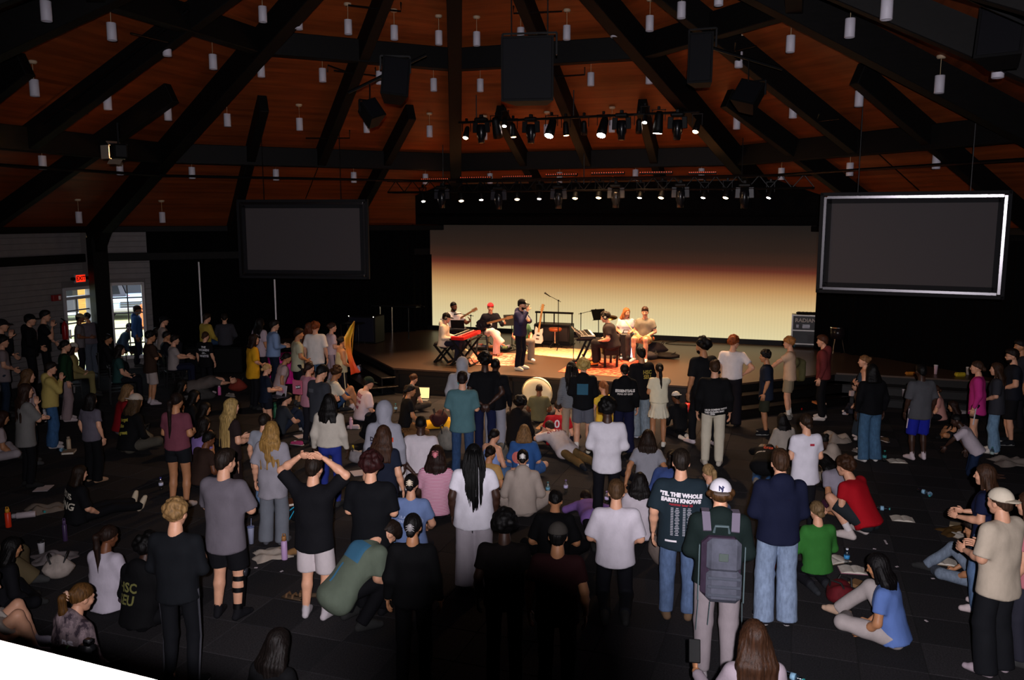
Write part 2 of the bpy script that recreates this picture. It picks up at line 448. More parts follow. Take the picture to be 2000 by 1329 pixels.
    MB().box((0, 0, 0), (.26, .09, .16), .01).obj('body', [mat('alarm_red', '7a1218', .5)], t); MB().box((.06, -.05, 0), (.06, .03, .1), .005).obj('lens', [mat('alarm_lens', 'c8c0c0', .3)], t)
    ux, zx = on_face(120, 645, 6)
    t = thing('fire_extinguisher', 'red fire extinguisher hung on the white wall near the glazed door', 'extinguisher', wpt(6, ux, -.12, zx - .25), rz)
    MB().smooth().lathe([(.0, 0), (.075, .005), (.08, .03), (.08, .36), (.05, .44), (.025, .47), (.02, .5)], 14).obj('cylinder', [mat('ext_red', '8a1014', .35)], t)
    m = MB(); m.bar((0, -.02, .5), (0, .1, .56), .03, .02); m.tube([(.0, 0, .5), (.09, 0, .48), (.1, 0, .3), (.09, -.01, .18)], .012, 6); m.obj('hose', [BLACK], t)
    MB().box((0, .09, .3), (.1, .03, .3)).obj('bracket', [BLACKM], t)
    # light-tight loft behind and above the photographer
    lb = MB(); Z1 = 11.5
    V5, V3 = vert8(5, RAD, 0), vert8(3, RAD, 0)
    lb.box((0, -4.6, Z1 / 2), (40, .2, Z1 + 1)); lb.box((0, 4.5, Z1), (40, 22, .2))
    for sx, V in ((-1, V5), (1, V3)):
        lb.box((sx * 18, 0, Z1 / 2), (.2, 10, Z1 + 1))
        lb.bar(V + Vector((0, 0, Z1 / 2)), Vector((sx * 18.2, V.y, Z1 / 2)), .15, Z1 + 1, (0, 0, 1))
        lb.add([V + Vector((0, 0, EAVE + .2)), Vector((V.x, V.y, Z1)), Vector((CX, CY, Z1)), APEX + Vector((0, 0, .2))], [(0, 1, 2, 3)])
    struct('wall_back', lb, [DARKW])
    # balcony slab and white parapet
    struct('trim_3', MB().prism([(-18, -4.5), (18, -4.5), (12, -3.6), (.0, .45), (-12, -3.6)][::1], 2.4, 2.6), [DARKW])
    e1, e2 = Vector((-.72, 1.12, 0)), Vector((-.49, 1.03, 0)); ed = (e2 - e1).normalized(); en = Vector((ed.y, -ed.x, 0))
    if en.y > 0: en = -en
    p0 = e1 - ed * 4.5; p1 = e1 + ed * .78
    wp = mat('white_ledge', 'f2efec', .6)
    o = MB().bar(p0 + en * .11 + Vector((0, 0, 3.587)), p1 + en * .11 + Vector((0, 0, 3.587)), .22, .06, (0, 0, 1), .01).obj('trim_4', [wp]); o['kind'] = 'structure'
    o = MB().bar(p0 + en * .12 + Vector((0, 0, 3.05)), p1 + en * .12 + Vector((0, 0, 3.05)), .12, .96, (0, 0, 1)).obj('trim_5', [wp]); o['kind'] = 'structure'
    # the photographer's camera and flash on its stand, behind the viewpoint
    t = thing('photo_camera', 'black photo camera with long lens hood and raised flash on balcony tripod', 'camera', (0, 0, H))
    MB().smooth().lathe([(.0, 0), (.05, 0), (.05, .12), (.055, .14), (.066, .26), (.066, .27), (.0, .262)], 24, (0, -.275, 0), Matrix.Rotation(R(-90), 3, 'X')).obj('lens', [BLACK], t)
    MB().box((0, -.36, 0), (.16, .12, .12), .02).box((0, -.38, .08), (.07, .08, .05), .01).obj('body', [BLACK], t)
    MB().box((0, -.40, .19), (.1, .09, .06), .01).bar((0, -.39, .08), (0, -.4, .19), .03, .03).obj('flash_unit', [BLACK], t)
    for a in (0, 120, 240): MB().tube([(0, -.36, -.06), (.45 * math.sin(R(a)), -.36 - .45 * math.cos(R(a)), -1.6)], .014, 6).obj('leg', [BLACKM], t)
    return wpt, on_face
wpt, on_face = shell()

# ---------------------------------------------------------------- black drapes
DRAPE = mat('black_velour', '060607', .95, 0, 'plain', .05)
def drape(label, p, q, z0, z1, folds):
    n = folds * 4; v = []; f = []
    p, q = Vector(p), Vector(q); d = (q - p); nn = Vector((-d.y, d.x, 0)).normalized()
    for i in range(n + 1):
        o = p + d * (i / n) + nn * (.05 * math.sin(i * math.pi / 2 + .6) + .02 * math.sin(i * 1.3))
        v += [o + Vector((0, 0, z0)), o + Vector((0, 0, z1))]
    f = [(2 * i, 2 * i + 2, 2 * i + 3, 2 * i + 1) for i in range(n)]
    tag(MB().smooth().add(v, f).obj('curtain', [DRAPE]), label, 'curtain')
_u, _ = on_face(297, 600, 7)
drape('black drape hanging on the wall between white shiplap window and stage wing', wpt(7, _u, -.12), wpt(7, 10.2, -.12), 0, 3.05, 40)
drape('black drape above the wall rail, beside the white shiplap', wpt(7, _u - .05, -.1), wpt(7, 10.4, -.1), 3.24, 3.96, 40)
drape('black stage curtain beside the dark end of the screen, where the bass rack stands', st(-9.0, 9.6), st(-6.32, 11.8), SZ, 4.3, 22)
drape('black stage curtain beside the road case', st(5.75, 11.9), st(8.6, 10.2), SZ, 4.3, 22)
drape('black drape behind the drum kit stored in the wing', st(6.6, 11.2), st(11.5, 9.4), SZ, 4.2, 26)
drape('black drape along the wall beside the large tilted screen', wpt(1, 1.4, -.15), wpt(1, 10.2, -.15), 0, 3.7, 40)

# ---------------------------------------------------------------- outside, seen through the panes
struct('lawn_outside', MB().box((-40, 40, -.5), (110, 110, .3)), [mat('lawn', 'b4b488', .9, 0, 'paint', .1, scale=.3)])
struct('road_outside', MB().bar((-60, 28, -.34), (-4, 54, -.34), 12, .04, (0, 0, 1)), [mat('asphalt', 'b8b4b0', .9)])
def car(name, label, loc, rz, L, Hh, colr, truck=False):
    t = thing(name, label, 'car', loc, rz); W2 = .92
    body = mat('car_paint', colr, .3, .3); dk = mat('car_glass', '1a1c22', .1); tire = mat('tyre', '141414', .8)
    prof = [(-L / 2, .35), (-L / 2, .85), (-L / 2 + .15, 1.0), (L / 2 - 1.2, 1.05), (L / 2 - .1, .95), (L / 2, .7), (L / 2, .35)]
    m = MB(); n = len(prof); vs = [(x, s * W2, z) for s in (-1, 1) for x, z in prof]
    m.add(vs, [tuple(range(n)), tuple(range(2 * n - 1, n - 1, -1))] + [(i, n + i, n + (i + 1) % n, (i + 1) % n) for i in range(n)]); m.obj('body', [body], t)
    x0, x1 = (-L / 2 + 2.2 if truck else -L / 2 + .1), L / 2 - 1.3
    cab = [(x0, 1.0), (x0 + .25, Hh), (x1 - .6, Hh), (x1, 1.02)]; m = MB(); vs = [(x, s * (W2 - .1), z) for s in (-1, 1) for x, z in cab]
    m.add(vs, [(0, 1, 2, 3), (7, 6, 5, 4)] + [(i, 4 + i, 4 + (i + 1) % 4, (i + 1) % 4) for i in range(4)]); m.obj('cabin', [body], t)
    m = MB()
    for s in (-1, 1): m.add([(x0 + .25, s * (W2 - .09), 1.1), (x0 + .38, s * (W2 - .09), Hh - .08), (x1 - .65, s * (W2 - .09), Hh - .08), (x1 - .22, s * (W2 - .09), 1.1)], [(0, 1, 2, 3)])
    m.add([(x1 + .02, -W2 + .2, 1.08), (x1 + .02, W2 - .2, 1.08), (x1 - .56, W2 - .25, Hh - .05), (x1 - .56, -W2 + .25, Hh - .05)], [(0, 1, 2, 3)])
    m.add([(x0 - .02, -W2 + .2, 1.08), (x0 - .02, W2 - .2, 1.08), (x0 + .2, W2 - .25, Hh - .05), (x0 + .2, -W2 + .25, Hh - .05)], [(0, 1, 2, 3)])
    m.obj('window_glass', [dk], t)
    for sx in (-1, 1):
        for sy in (-1, 1):
            w = MB().smooth().lathe([(0, -.12), (.3, -.12), (.36, -.08), (.36, .08), (.3, .12), (0, .12)], 14, (sx * (L / 2 - .9), sy * (W2 - .05), .36), Matrix.Rotation(R(90), 3, 'X')).obj('wheel', [tire], t)
            MB().cyl((sx * (L / 2 - .9), sy * (W2 + .06), .36), (sx * (L / 2 - .9), sy * (W2 + .09), .36), .2).obj('hubcap', [ALU], w)
    for sy in (-1, 1):
        MB().box((L / 2, sy * .65, .82), (.06, .35, .16), .02).obj('headlight', [WHITE], t); MB().box((-L / 2, sy * .7, .9), (.06, .2, .24), .02).obj('taillight', [mat('tail_red', 'c01820', .3)], t)
    g = MB()
    for z in (.56, .66, .76): g.box((L / 2 + .02, 0, z), (.04, .9, .05))
    g.obj('grille', [mat('grille', '3a3a3e', .4)], t)
    MB().box((L / 2 + .04, 0, .42), (.12, 1.8, .18), .04).box((-L / 2 - .04, 0, .42), (.12, 1.8, .18), .04).obj('bumper', [mat('bumper', '88888c', .4)], t)
p = at_z(141, 622, -.3); car('parked_suv', 'dark grey sport utility parked outside the glazed door', p, R(205), 4.8, 1.75, '4a4c58')
p = at_z(250, 612, -.3); car('parked_truck', 'pale blue pickup truck facing the tall window outside', p, R(-62), 5.2, 1.9, 'a8bcd8', True)
p = at_z(169, 660, -.34)
t = thing('porch_post', 'tan timber porch post outside the glazed door', 'post', p)
MB().box((0, 0, 2.2), (.3, .3, 4.4), .02).obj('post', [mat('tan_timber', 'c89850', .6, 0, 'wood')], t); MB().box((0, 0, .2), (.42, .42, .4), .02).obj('base', [mat('tan_timber', 'c89850', .6, 0, 'wood')], t)
p = at_z(281, 573, -.3)
t = thing('traffic_barrel', 'orange construction barrel on the grass beyond the window', 'barrel', at_z(286, 640, -.3))
MB().smooth().lathe([(0, 0), (.3, 0), (.3, .1), (.24, .12), (.2, .95), (.1, 1.0), (0, 1.0)], 14).obj('barrel', [mat('cone_orange', 'd86a30', .5)], t)
# ================================================================ things hung from the roof
def pendants():
    cyl = MB().smooth().lathe([(0, .14), (.072, .14), (.076, .135), (.076, -.135), (.07, -.14), (.066, -.09), (.0, -.085)], 16).mesh('shade', [mat('pendant_white', 'b2aeb8', .5)])
    cord = MB().tube([(0, 0, .14), (0, 0, .43)], .005, 5).mesh('cord', [mat('cord_tan', '9c8a6c', .6)])
    can = MB().smooth().lathe([(0, .395), (.055, .395), (.075, .42), (.075, .45), (0, .45)], 14).mesh('ceiling_rose', [mat('rose_tan', 'a08c74', .6)])
    pts = [(90, 22), (218, 62), (326, 94), (416, 121), (67, 172), (210, 200), (328, 222), (444, 235), (510, 137), (513, 28), (583, 43), (680, 53), (630, 147), (585, 243), (770, 64), (857, 74), (847, 166), (741, 152), (716, 248), (839, 257), (931, 76), (1017, 68), (1107, 64), (938, 167), (1200, 59), (1269, 46), (1331, 20), (1154, 155), (1268, 151), (1195, 247), (1404, -6), (1544, 86), (1443, 117), (1549, 217), (1660, 55), (1732, 17), (1678, 193), (1439, 240), (1835, 165), (1950, 131), (1829, 316), (1660, 331), (83, 318), (234, 330), (375, 338), (539, 342), (691, 347), (154, 425), (317, 425), (946, 262), (1068, 255), (1326, 250), (831, 350), (957, 349), (1093, 347), (1241, 342), (1526, 340), (1370, 340)]
    rows = ['in lowest roof bay', 'in middle roof bay', 'in upper roof bay']
    ordw = 'first second third fourth fifth sixth seventh eighth ninth tenth eleventh twelfth'.split(); seen = {}
    for x, y in sorted(pts):
        p = roof_pt(x, y, .44)
        a = math.degrees(math.atan2(p.x - CX, p.y - CY)) - TH0; k = int(((a + 360) % 360) // 45); fr = 1 - max(n.dot(p - C0) for n in FN) / APO
        side = {6: 'over the exit door', 7: 'between door and stage', 0: 'over the stage', 1: 'beside the tilted screen'}.get(k, 'near the balcony'); bay = rows[0 if fr < .304 else 1 if fr < .607 else 2]
        seen[side, bay] = seen.get((side, bay), 0) + 1
        t = thing('pendant_lamp', f'white cylinder pendant {bay} {side}, {ordw[seen[side, bay] - 1]} counted from the door', 'lamp', p, 0, 'white cylinder pendant lamps')
        for n, me in (('shade', cyl), ('cord', cord), ('ceiling_rose', can)): link(n, me, t)
pendants()

def speaker_box(name, label, p, rz, tilt, w, d, h, roll=0.0):
    t = thing(name, label, 'speaker', p, rz); M = Matrix.Rotation(tilt, 3, 'X') @ Matrix.Rotation(roll, 3, 'Y')
    body = mat('speaker_black', '050506', .7, 0, 'plain', .15); 
    wd = w * .62; poly = [(-w / 2, -d / 2), (w / 2, -d / 2), (wd / 2, d / 2), (-wd / 2, d / 2)]
    m = MB(); n = 4; vs = [M @ Vector((x, y, z)) for z in (-h / 2, h / 2) for x, y in poly]
    m.add(vs, [(3, 2, 1, 0), (4, 5, 6, 7)] + [(i, (i + 1) % 4, 4 + (i + 1) % 4, 4 + i) for i in range(4)]); m.obj('cabinet', [body], t)
    m = MB().box(M @ Vector((0, -d / 2 - .012, 0)), (w - .06, .02, h - .06), .006, M); m.obj('grille', [mat('speaker_grille', '07070c', .7, 0, 'plain', .15)], t)
    m = MB(); a, b = M @ Vector((-w / 2 - .02, 0, h / 4)), M @ Vector((w / 2 + .02, 0, h / 4)); T = M @ Vector((0, 0, h / 2 + .1))
    for e in (a, b): m.bar(e, (e.x, e.y, T.z), .03, .03)
    m.bar((a.x, a.y, T.z), (b.x, b.y, T.z), .03, .03); m.obj('yoke', [BLACKM], t)
    return t
def rod(name, label, cat, pts, r, m=BLACKM, n=6): return tag(MB().tube(pts, r, n).obj(name, [m]), label, cat)
p = at_y(1034, 140, 14.5)
t = speaker_box('speaker_cluster', 'large black centre speaker box hung below the roof over the crowd', p, R(-8), 0, .86, .6, 1.02)
for sx in (-.3, .3): MB().tube([(sx, 0, .5), (sx, 0, roof_z(p.x, p.y) - p.z - .1)], .012, 5).obj('chain', [BLACKM], t)
p = at_y(771, 158, 16); speaker_box('hung_speaker', 'big black wedge speaker hung from a slanted pipe beside the straight roof beam', p, R(12), R(-14), .5, .45, .72, R(6))
q = at_y(724, 222, 16.3); speaker_box('hung_speaker', 'smaller black speaker hanging askew under the slanted pipe by the wedge speaker', q, R(30), R(-30), .34, .34, .4, R(-22))
rod('hanging_pipe', 'slanted black pipe carrying the wedge and askew speakers', 'pipe', [at_y(680, 181, 16.2), at_y(832, 107, 16.2)], .03)
rod('drop_rod', 'thin black rod holding the smaller askew speaker', 'rod', [at_y(722, 162, 16.25), at_y(722, 200, 16.25)], .012)
p = at_y(1371, 118, 15); speaker_box('hung_speaker', 'tall black speaker hung upright under upper roof ring over the stage lights', p, R(-20), R(-4), .42, .4, .84)
q = at_y(1464, 190, 15.6); speaker_box('hung_speaker', 'black speaker hanging tilted from pipe between the roof beams by the tall speaker', q, R(-30), R(-28), .46, .36, .46, R(18))
rod('hanging_pipe', 'slanted black pipe carrying the tall and tilted speakers', 'pipe', [at_y(1385, 92, 15.3), at_y(1528, 135, 15.3)], .03)
rod('drop_rod', 'thin black rod holding the tilted speaker under its pipe', 'rod', [at_y(1462, 116, 15.35), at_y(1462, 160, 15.35)], .012)
speaker_box('hung_speaker', 'black speaker hung high in the dark roof corner over the seated crowd', at_y(1960, 75, 10.3), R(-40), R(-15), .5, .4, .6)
# sprinkler pipes and hangers
def ringpt(k, f, z): v = vert8(k, RAD * f, 0); return Vector((v.x, v.y, z))
rz_ = EAVE + APO * .285 * SLOPE - .62
rod('sprinkler_pipe', 'long black sprinkler pipe following the lower roof ring', 'pipe', [ringpt(k, .715, rz_) for k in (5, 6, 7, 8, 9, 10)], .035)
rod('sprinkler_pipe', 'black pipe running up beside the roof beam over the exit door', 'pipe', [roof_pt(85, 240, .3), roof_pt(368, 20, .3)], .03)
rod('sprinkler_pipe', 'black pipe high in the roof corner beside the dark hung speaker', 'pipe', [roof_pt(1875, -12, .3), roof_pt(2060, 70, .3)], .03)
rod('cable_drop', 'thin dark cable running down roof boards to the tilted screen', 'cable', [roof_pt(1715, 300, .1), roof_pt(1795, 372, .1)], .012)
rod('cable_drop', 'thin dark cable hanging down the roof boards above the bare screen', 'cable', [roof_pt(622, 325, .1), roof_pt(597, 388, .1)], .012)
for a, b, c, lab in [((255, 65), (343, 86), (336, 70), 'by the pendant row over the exit door'), ((125, 212), (172, 222), (166, 207), 'above the barn-door lantern'), ((640, 127), (693, 146), (640, 140), 'crossing the middle rafter'), ((597, 270), (683, 270), (683, 255), 'low on the middle rafter'), ((680, 10), (783, 22), (783, 5), 'high on the middle rafter'), ((1003, 26), (1098, 22), (1003, 12), 'above the centre speaker box'), ((1080, 150), (1142, 146), (1142, 132), 'beside the centre speaker box'), ((1435, 100), (1477, 90), (1437, 82), 'by the tilted speaker'), ((1595, 237), (1640, 232), (1600, 222), 'on the rafter toward the tilted screen'), ((652, 138), (734, 148), (733, 132), 'beside the wedge speaker')]:
    rod('bent_pipe', f'bent black sprinkler pipe {lab}', 'pipe', [roof_pt(*a, .45), roof_pt(*b, .45), roof_pt(*c, .45)] if c[0] > (a[0] + b[0]) / 2 else [roof_pt(*c, .45), roof_pt(*a, .45), roof_pt(*b, .45)], .016, n=5)

# ---------------------------------------------------------------- stage lighting
WARM, COOL = (1, .56, .25), (1, .78, .62)
EW, EC = emat('lamp_warm', 'ffc890', 30), emat('lamp_cool', 'fff0e8', 30)
def lantern(kind, x, y, b, aim, label, lit=True, W=None):
    big = {'par': .075, 'led': .115, 'small': .06}[kind]; col_, em = (WARM, EW) if kind == 'par' else (COOL, EC)
    lens = at_b(x, y, b); d = (Vector(aim) - lens).normalized(); piv = lens - d * big * 2.4
    t = thing('stage_lantern', label, 'stage light', piv + Vector((0, 0, .26)), STROT, 'stage lanterns')
    q = Matrix.Rotation(-STROT, 3, 'Z'); dl = q @ d; P = Vector((0, 0, -.26))
    rot = dl.to_track_quat('Z', 'Y').to_matrix(); L = big * 2.4
    MB().smooth().lathe([(0, -L * .75), (big * .55, -L * .75), (big * .8, -L * .5), (big * .85, 0), (big * .98, L * .5), (big, L), (big * .9, L), (big * .88, L * .93), (0, L * .93)], 16, P, rot).obj('can', [BLACK], t)
    m = MB(); w = big + .03
    m.bar((-w, 0, -.26), (-w, 0, -.02), .03, .012); m.bar((w, 0, -.26), (w, 0, -.02), .03, .012); m.bar((-w - .015, 0, -.02), (w + .015, 0, -.02), .03, .014); m.box((0, 0, .02), (.06, .06, .07), .01)
    m.obj('yoke', [BLACKM], t)
    m = MB(); vs = []
    if kind == 'led':
        for i in range(19):
            r = 0 if i == 0 else (.45 if i < 7 else .85); a = i * 2 * math.pi / (6 if i < 7 else 12)
            m.cyl(P + rot @ Vector((r * big * .85 * math.cos(a), r * big * .85 * math.sin(a), L * .95)), P + rot @ Vector((r * big * .85 * math.cos(a), r * big * .85 * math.sin(a), L * 1.0)), big * .16, n=7)
    else: m.smooth().lathe([(0, L * .94), (big * .87, L * .94), (big * .7, L * 1.03), (0, L * 1.06)], 16, P, rot)
    m.obj('lens', [em if lit else BLACK], t)
    if lit: spot('stage_beam', lens + d * .06, aim, W or (STAGE_W if kind == 'par' else WASH_W), col_, 76 if kind == 'par' else 60, .7, big)
def mover(x, y, b, label, rot=0.0, silver=False):
    p = at_b(x, y, b); t = thing('moving_head_light', label, 'stage light', p, STROT + rot, 'moving head lights')
    MB().box((0, 0, .26), (.3, .2, .1), .03).box((0, 0, .34), (.08, .08, .08), .01).obj('base', [BLACK], t)
    m = MB()
    for s in (-1, 1): MB().bar((s * .15, 0, .22), (s * .16, 0, -.04), .04, .12, None, .01).obj('arm', [mat('mover_arm', '2a2a30', .4)] if silver else [BLACK], t)
    MB().smooth().lathe([(0, .16), (.09, .15), (.115, .08), (.115, -.1), (.085, -.17), (.08, -.28), (.07, -.28), (.0, -.26)], 18).obj('head', [mat('mover_head', '0e0e12', .25)], t)
    MB().smooth().ball((0, 0, -.255), (.065, .065, .02), 12, 6).obj('lens', [mat('mover_lens', '6a5648', .08, .2)], t)
FB, RB = 6.5, 8.2
zf = at_b(1130, 222, FB).z
l, r_ = at_b(896, 240, FB), at_b(1366, 218, FB)
t = thing('lighting_bar', 'long straight black lighting bar hung over the stage front', 'pipe', (0, 0, 0))
MB().tube([l, r_], .03, 8).obj('bar', [BLACKM], t)
for f in (.08, .5, .92):
    p = l.lerp(r_, f); MB().tube([p, (p.x, p.y, roof_z(p.x, p.y) - .05)], .014, 5).obj('hanger', [BLACKM], t)
front = [('par', 909, 270), ('mv', 940, 262), ('led', 973, 269), ('small', 985, 247), ('par', 1003, 268), ('mv', 1037, 262), ('led', 1072, 266), ('par', 1106, 265), ('par', 1141, 263), ('led', 1174, 265), ('mv', 1214, 255), ('par', 1248, 260), ('small', 1259, 240), ('led', 1284, 261), ('mv', 1323, 254), ('par', 1358, 258)]
ordn = ['first', 'second', 'third', 'fourth', 'fifth', 'sixth', 'seventh', 'eighth', 'ninth', 'tenth']
cnt = {}
rn2 = random.Random(3)
def nth(k): cnt[k] = cnt.get(k, 0) + 1; return ordn[cnt[k] - 1]
for k, x, y in front:
    a = at_b(x, y, FB); aa = (a - C0).dot(ST)
    aim = st(aa * .85 + rn2.uniform(-.6, .6), [3.7, 6.4, 8.6][sum(cnt.values()) % 3], SZ + .6)
    if k == 'mv': mover(x, y - 6, FB, f'unlit black moving head on the front lighting bar, {nth("mv")} from the exit side')
    elif k == 'par': lantern('par', x, y, FB, aim, f'warm glowing par can on the front lighting bar, {nth("par")} from the exit side')
    elif k == 'led': lantern('led', x, y, FB, aim, f'round cool white lit wash light on the front bar, {nth("led")} from the exit side')
    else: lantern('small', x, y, FB, aim, f'small white profile spot clamped above the front bar, {nth("sm")} from the exit side')
# rear truss
l, r_ = at_b(757, 365, RB), at_b(1592, 352, RB); r_.z = l.z
t = thing('lighting_truss', 'long black box truss hung over the back of the stage', 'truss', (0, 0, 0))
for dz in (0, -.3):
    for db in (0, .3): MB().tube([l + Vector((0, 0, dz + .15)) + SN * db, r_ + Vector((0, 0, dz + .15)) + SN * db], .025, 6).obj('chord', [BLACKM], t)
N_ = 44
for i in range(N_):
    a, b = l.lerp(r_, i / N_), l.lerp(r_, (i + 1) / N_); s = .15 if i % 2 else -.15
    MB().bar(a + Vector((0, 0, s)), b + Vector((0, 0, -s)), .018, .018).obj('brace', [BLACKM], t)
for f in (.15, .5, .85):
    p = l.lerp(r_, f); MB().tube([p, (p.x, p.y, roof_z(p.x, p.y) - .05)], .012, 5).obj('hanger', [BLACKM], t)
rear = [('led', 827, 394), ('mv', 863, 390), ('par', 901, 393), ('led', 940, 391), ('mv', 974, 392), ('par', 1010, 390), ('led', 1053, 389), ('mv', 1091, 390), ('par', 1123, 388), ('par', 1169, 387), ('mv', 1203, 388), ('led', 1249, 387), ('par', 1291, 387), ('mv', 1329, 387), ('led', 1373, 387), ('par', 1417, 387), ('mv', 1454, 388), ('led', 1501, 387)]
for k, x, y in rear:
    a = at_b(x, y, RB); aa = (a - C0).dot(ST)
    aim = st(aa * .8, 7.0, SZ + .8)
    if k == 'mv': mover(x, y - 4, RB, f'unlit moving head with grey arms under the rear truss, {nth("mv2")} from the exit side', 0, True)
    elif k == 'par': lantern('par', x, y, RB, aim, f'warm glowing par can under the rear truss, {nth("par2")} from the exit side', W=STAGE_W * .5)
    else: lantern('small', x, y, RB, aim, f'small white lit lantern under the rear truss, {nth("led2")} from the exit side', W=WASH_W * .4)
LEDR = emat('led_orange', 'ff6a40', .07)
for i, (x0, x1, y) in enumerate([(823, 877, 351), (899, 960, 348), (981, 1040, 346), (1066, 1128, 342), (1155, 1220, 339), (1249, 1314, 338), (1345, 1400, 338)]):
    a, b = at_b(x0, y, RB - .1), at_b(x1, y, RB - .1); b.z = a.z
    t = thing('led_bar', f'dim orange LED bar on top of rear truss, {ordn[i]} from the exit side', 'stage light', (a + b) / 2, STROT, 'LED bars on the rear truss')
    Lh = (b - a).length / 2
    MB().box((0, 0, 0), (2 * Lh, .08, .07), .01).obj('housing', [BLACK], t)
    m = MB()
    for j in range(14): m.box((-Lh + (j + .5) * Lh / 7, -.042, .01), (.03, .01, .025))
    m.obj('diodes', [LEDR], t)['kind'] = 'stuff'
    area('bar_glow', (a + b) / 2 + Vector((0, 0, .06)), (a + b) / 2 + Vector((0, -.25, 1)) , 2 * Lh, .05, BAR_W, (1, .36, .10)).rotation_euler.z = STROT
# barn-door lantern by the left beam
P = at_y(232, 296, 15.5)
t = thing('barn_door_lantern', 'open-face lantern with lit barn doors hung beside the thick roof beam', 'stage light', P, R(40))
MB().box((0, 0, 0), (.24, .3, .26), .03).obj('housing', [BLACK], t)
MB().box((.0, .155, 0), (.18, .02, .2)).obj('lens', [EW], t)
for i, (c, s, e) in enumerate([((.16, .27, 0), (.012, .22, .24), (0, 0, R(-22))), ((-.16, .27, 0), (.012, .22, .24), (0, 0, R(22))), ((0, .27, .16), (.22, .22, .012), (R(22), 0, 0)), ((0, .27, -.16), (.22, .22, .012), (R(-22), 0, 0))]):
    MB().box((0, 0, 0), s).obj('barn_door', [mat('barn_door', 'b0a090', .3, .5)], t, c, e)
MB().bar((0, 0, .13), (0, 0, .5), .03, .03).bar((-.16, 0, .13), (.16, 0, .13), .03, .02).obj('yoke', [BLACKM], t)
spot('lantern_beam', P + Vector((-.643 * .0, 0, 0)) + Vector((-math.sin(R(40)), math.cos(R(40)), 0)) * .19, st(1.5, 6, 1), 9500, (1, .60, .30), 58)

# ---------------------------------------------------------------- screens
def pscreen(label, xl, xr, Yl, Yr, zt, zb):
    K = .87; Yl *= K; Yr *= K; zt = H + (zt - H) * K; zb = H + (zb - H) * K
    a, b = at_y(xl, 475, Yl), at_y(xr, 475, Yr); c = (a + b) / 2; w = (b - a).length; h = zt - zb
    t = thing('projection_screen', label, 'screen', (c.x, c.y, (zt + zb) / 2), math.atan2(b.y - a.y, b.x - a.x))
    bk = mat('screen_border', '0c0c10', .8); 
    MB().box((0, 0, 0), (w - .3, .02, h - .3)).obj('screen_surface', [mat('screen_grey', '443f40', .9)], t)
    for s in (-1, 1):
        MB().box((s * (w / 2 - .13), -.012, 0), (.09, .03, h - .2)).box((0, -.012, s * (h / 2 - .13)), (w - .2, .03, .09)).obj('black_masking', [bk], t)
        MB().box((s * (w / 2 - .06), -.03, 0), (.055, .05, h - .1), .004).obj('frame_bar', [ALU], t)
        MB().box((0, -.03, s * (h / 2 - .06)), (w - .18, .05, .055), .004).obj('frame_bar', [ALU], t)
        MB().box((s * (w / 2 + .0), .0, 0), (.065, .1, h + .06), .005).obj('outer_edge', [bk], t)
        MB().box((0, 0, s * (h / 2)), (w + .06, .1, .065), .005).obj('outer_edge', [bk], t)
        q = c + (b - a).normalized() * s * w * .3; MB().tube([(s * w * .3, .03, h / 2), (s * w * .3, .03, roof_z(q.x, q.y) - (zt + zb) / 2)], .01, 5).obj('cable', [BLACKM], t)
pscreen('large blank grey screen tilted nearer, in bright aluminium frame by the stage steps', 1602, 1966, 18.8, 17.15, 4.72, 2.6)
pscreen('smaller looking blank grey screen in dull frame hung before black drapes', 469, 718, 24.0, 23.5, 4.68, 2.56)

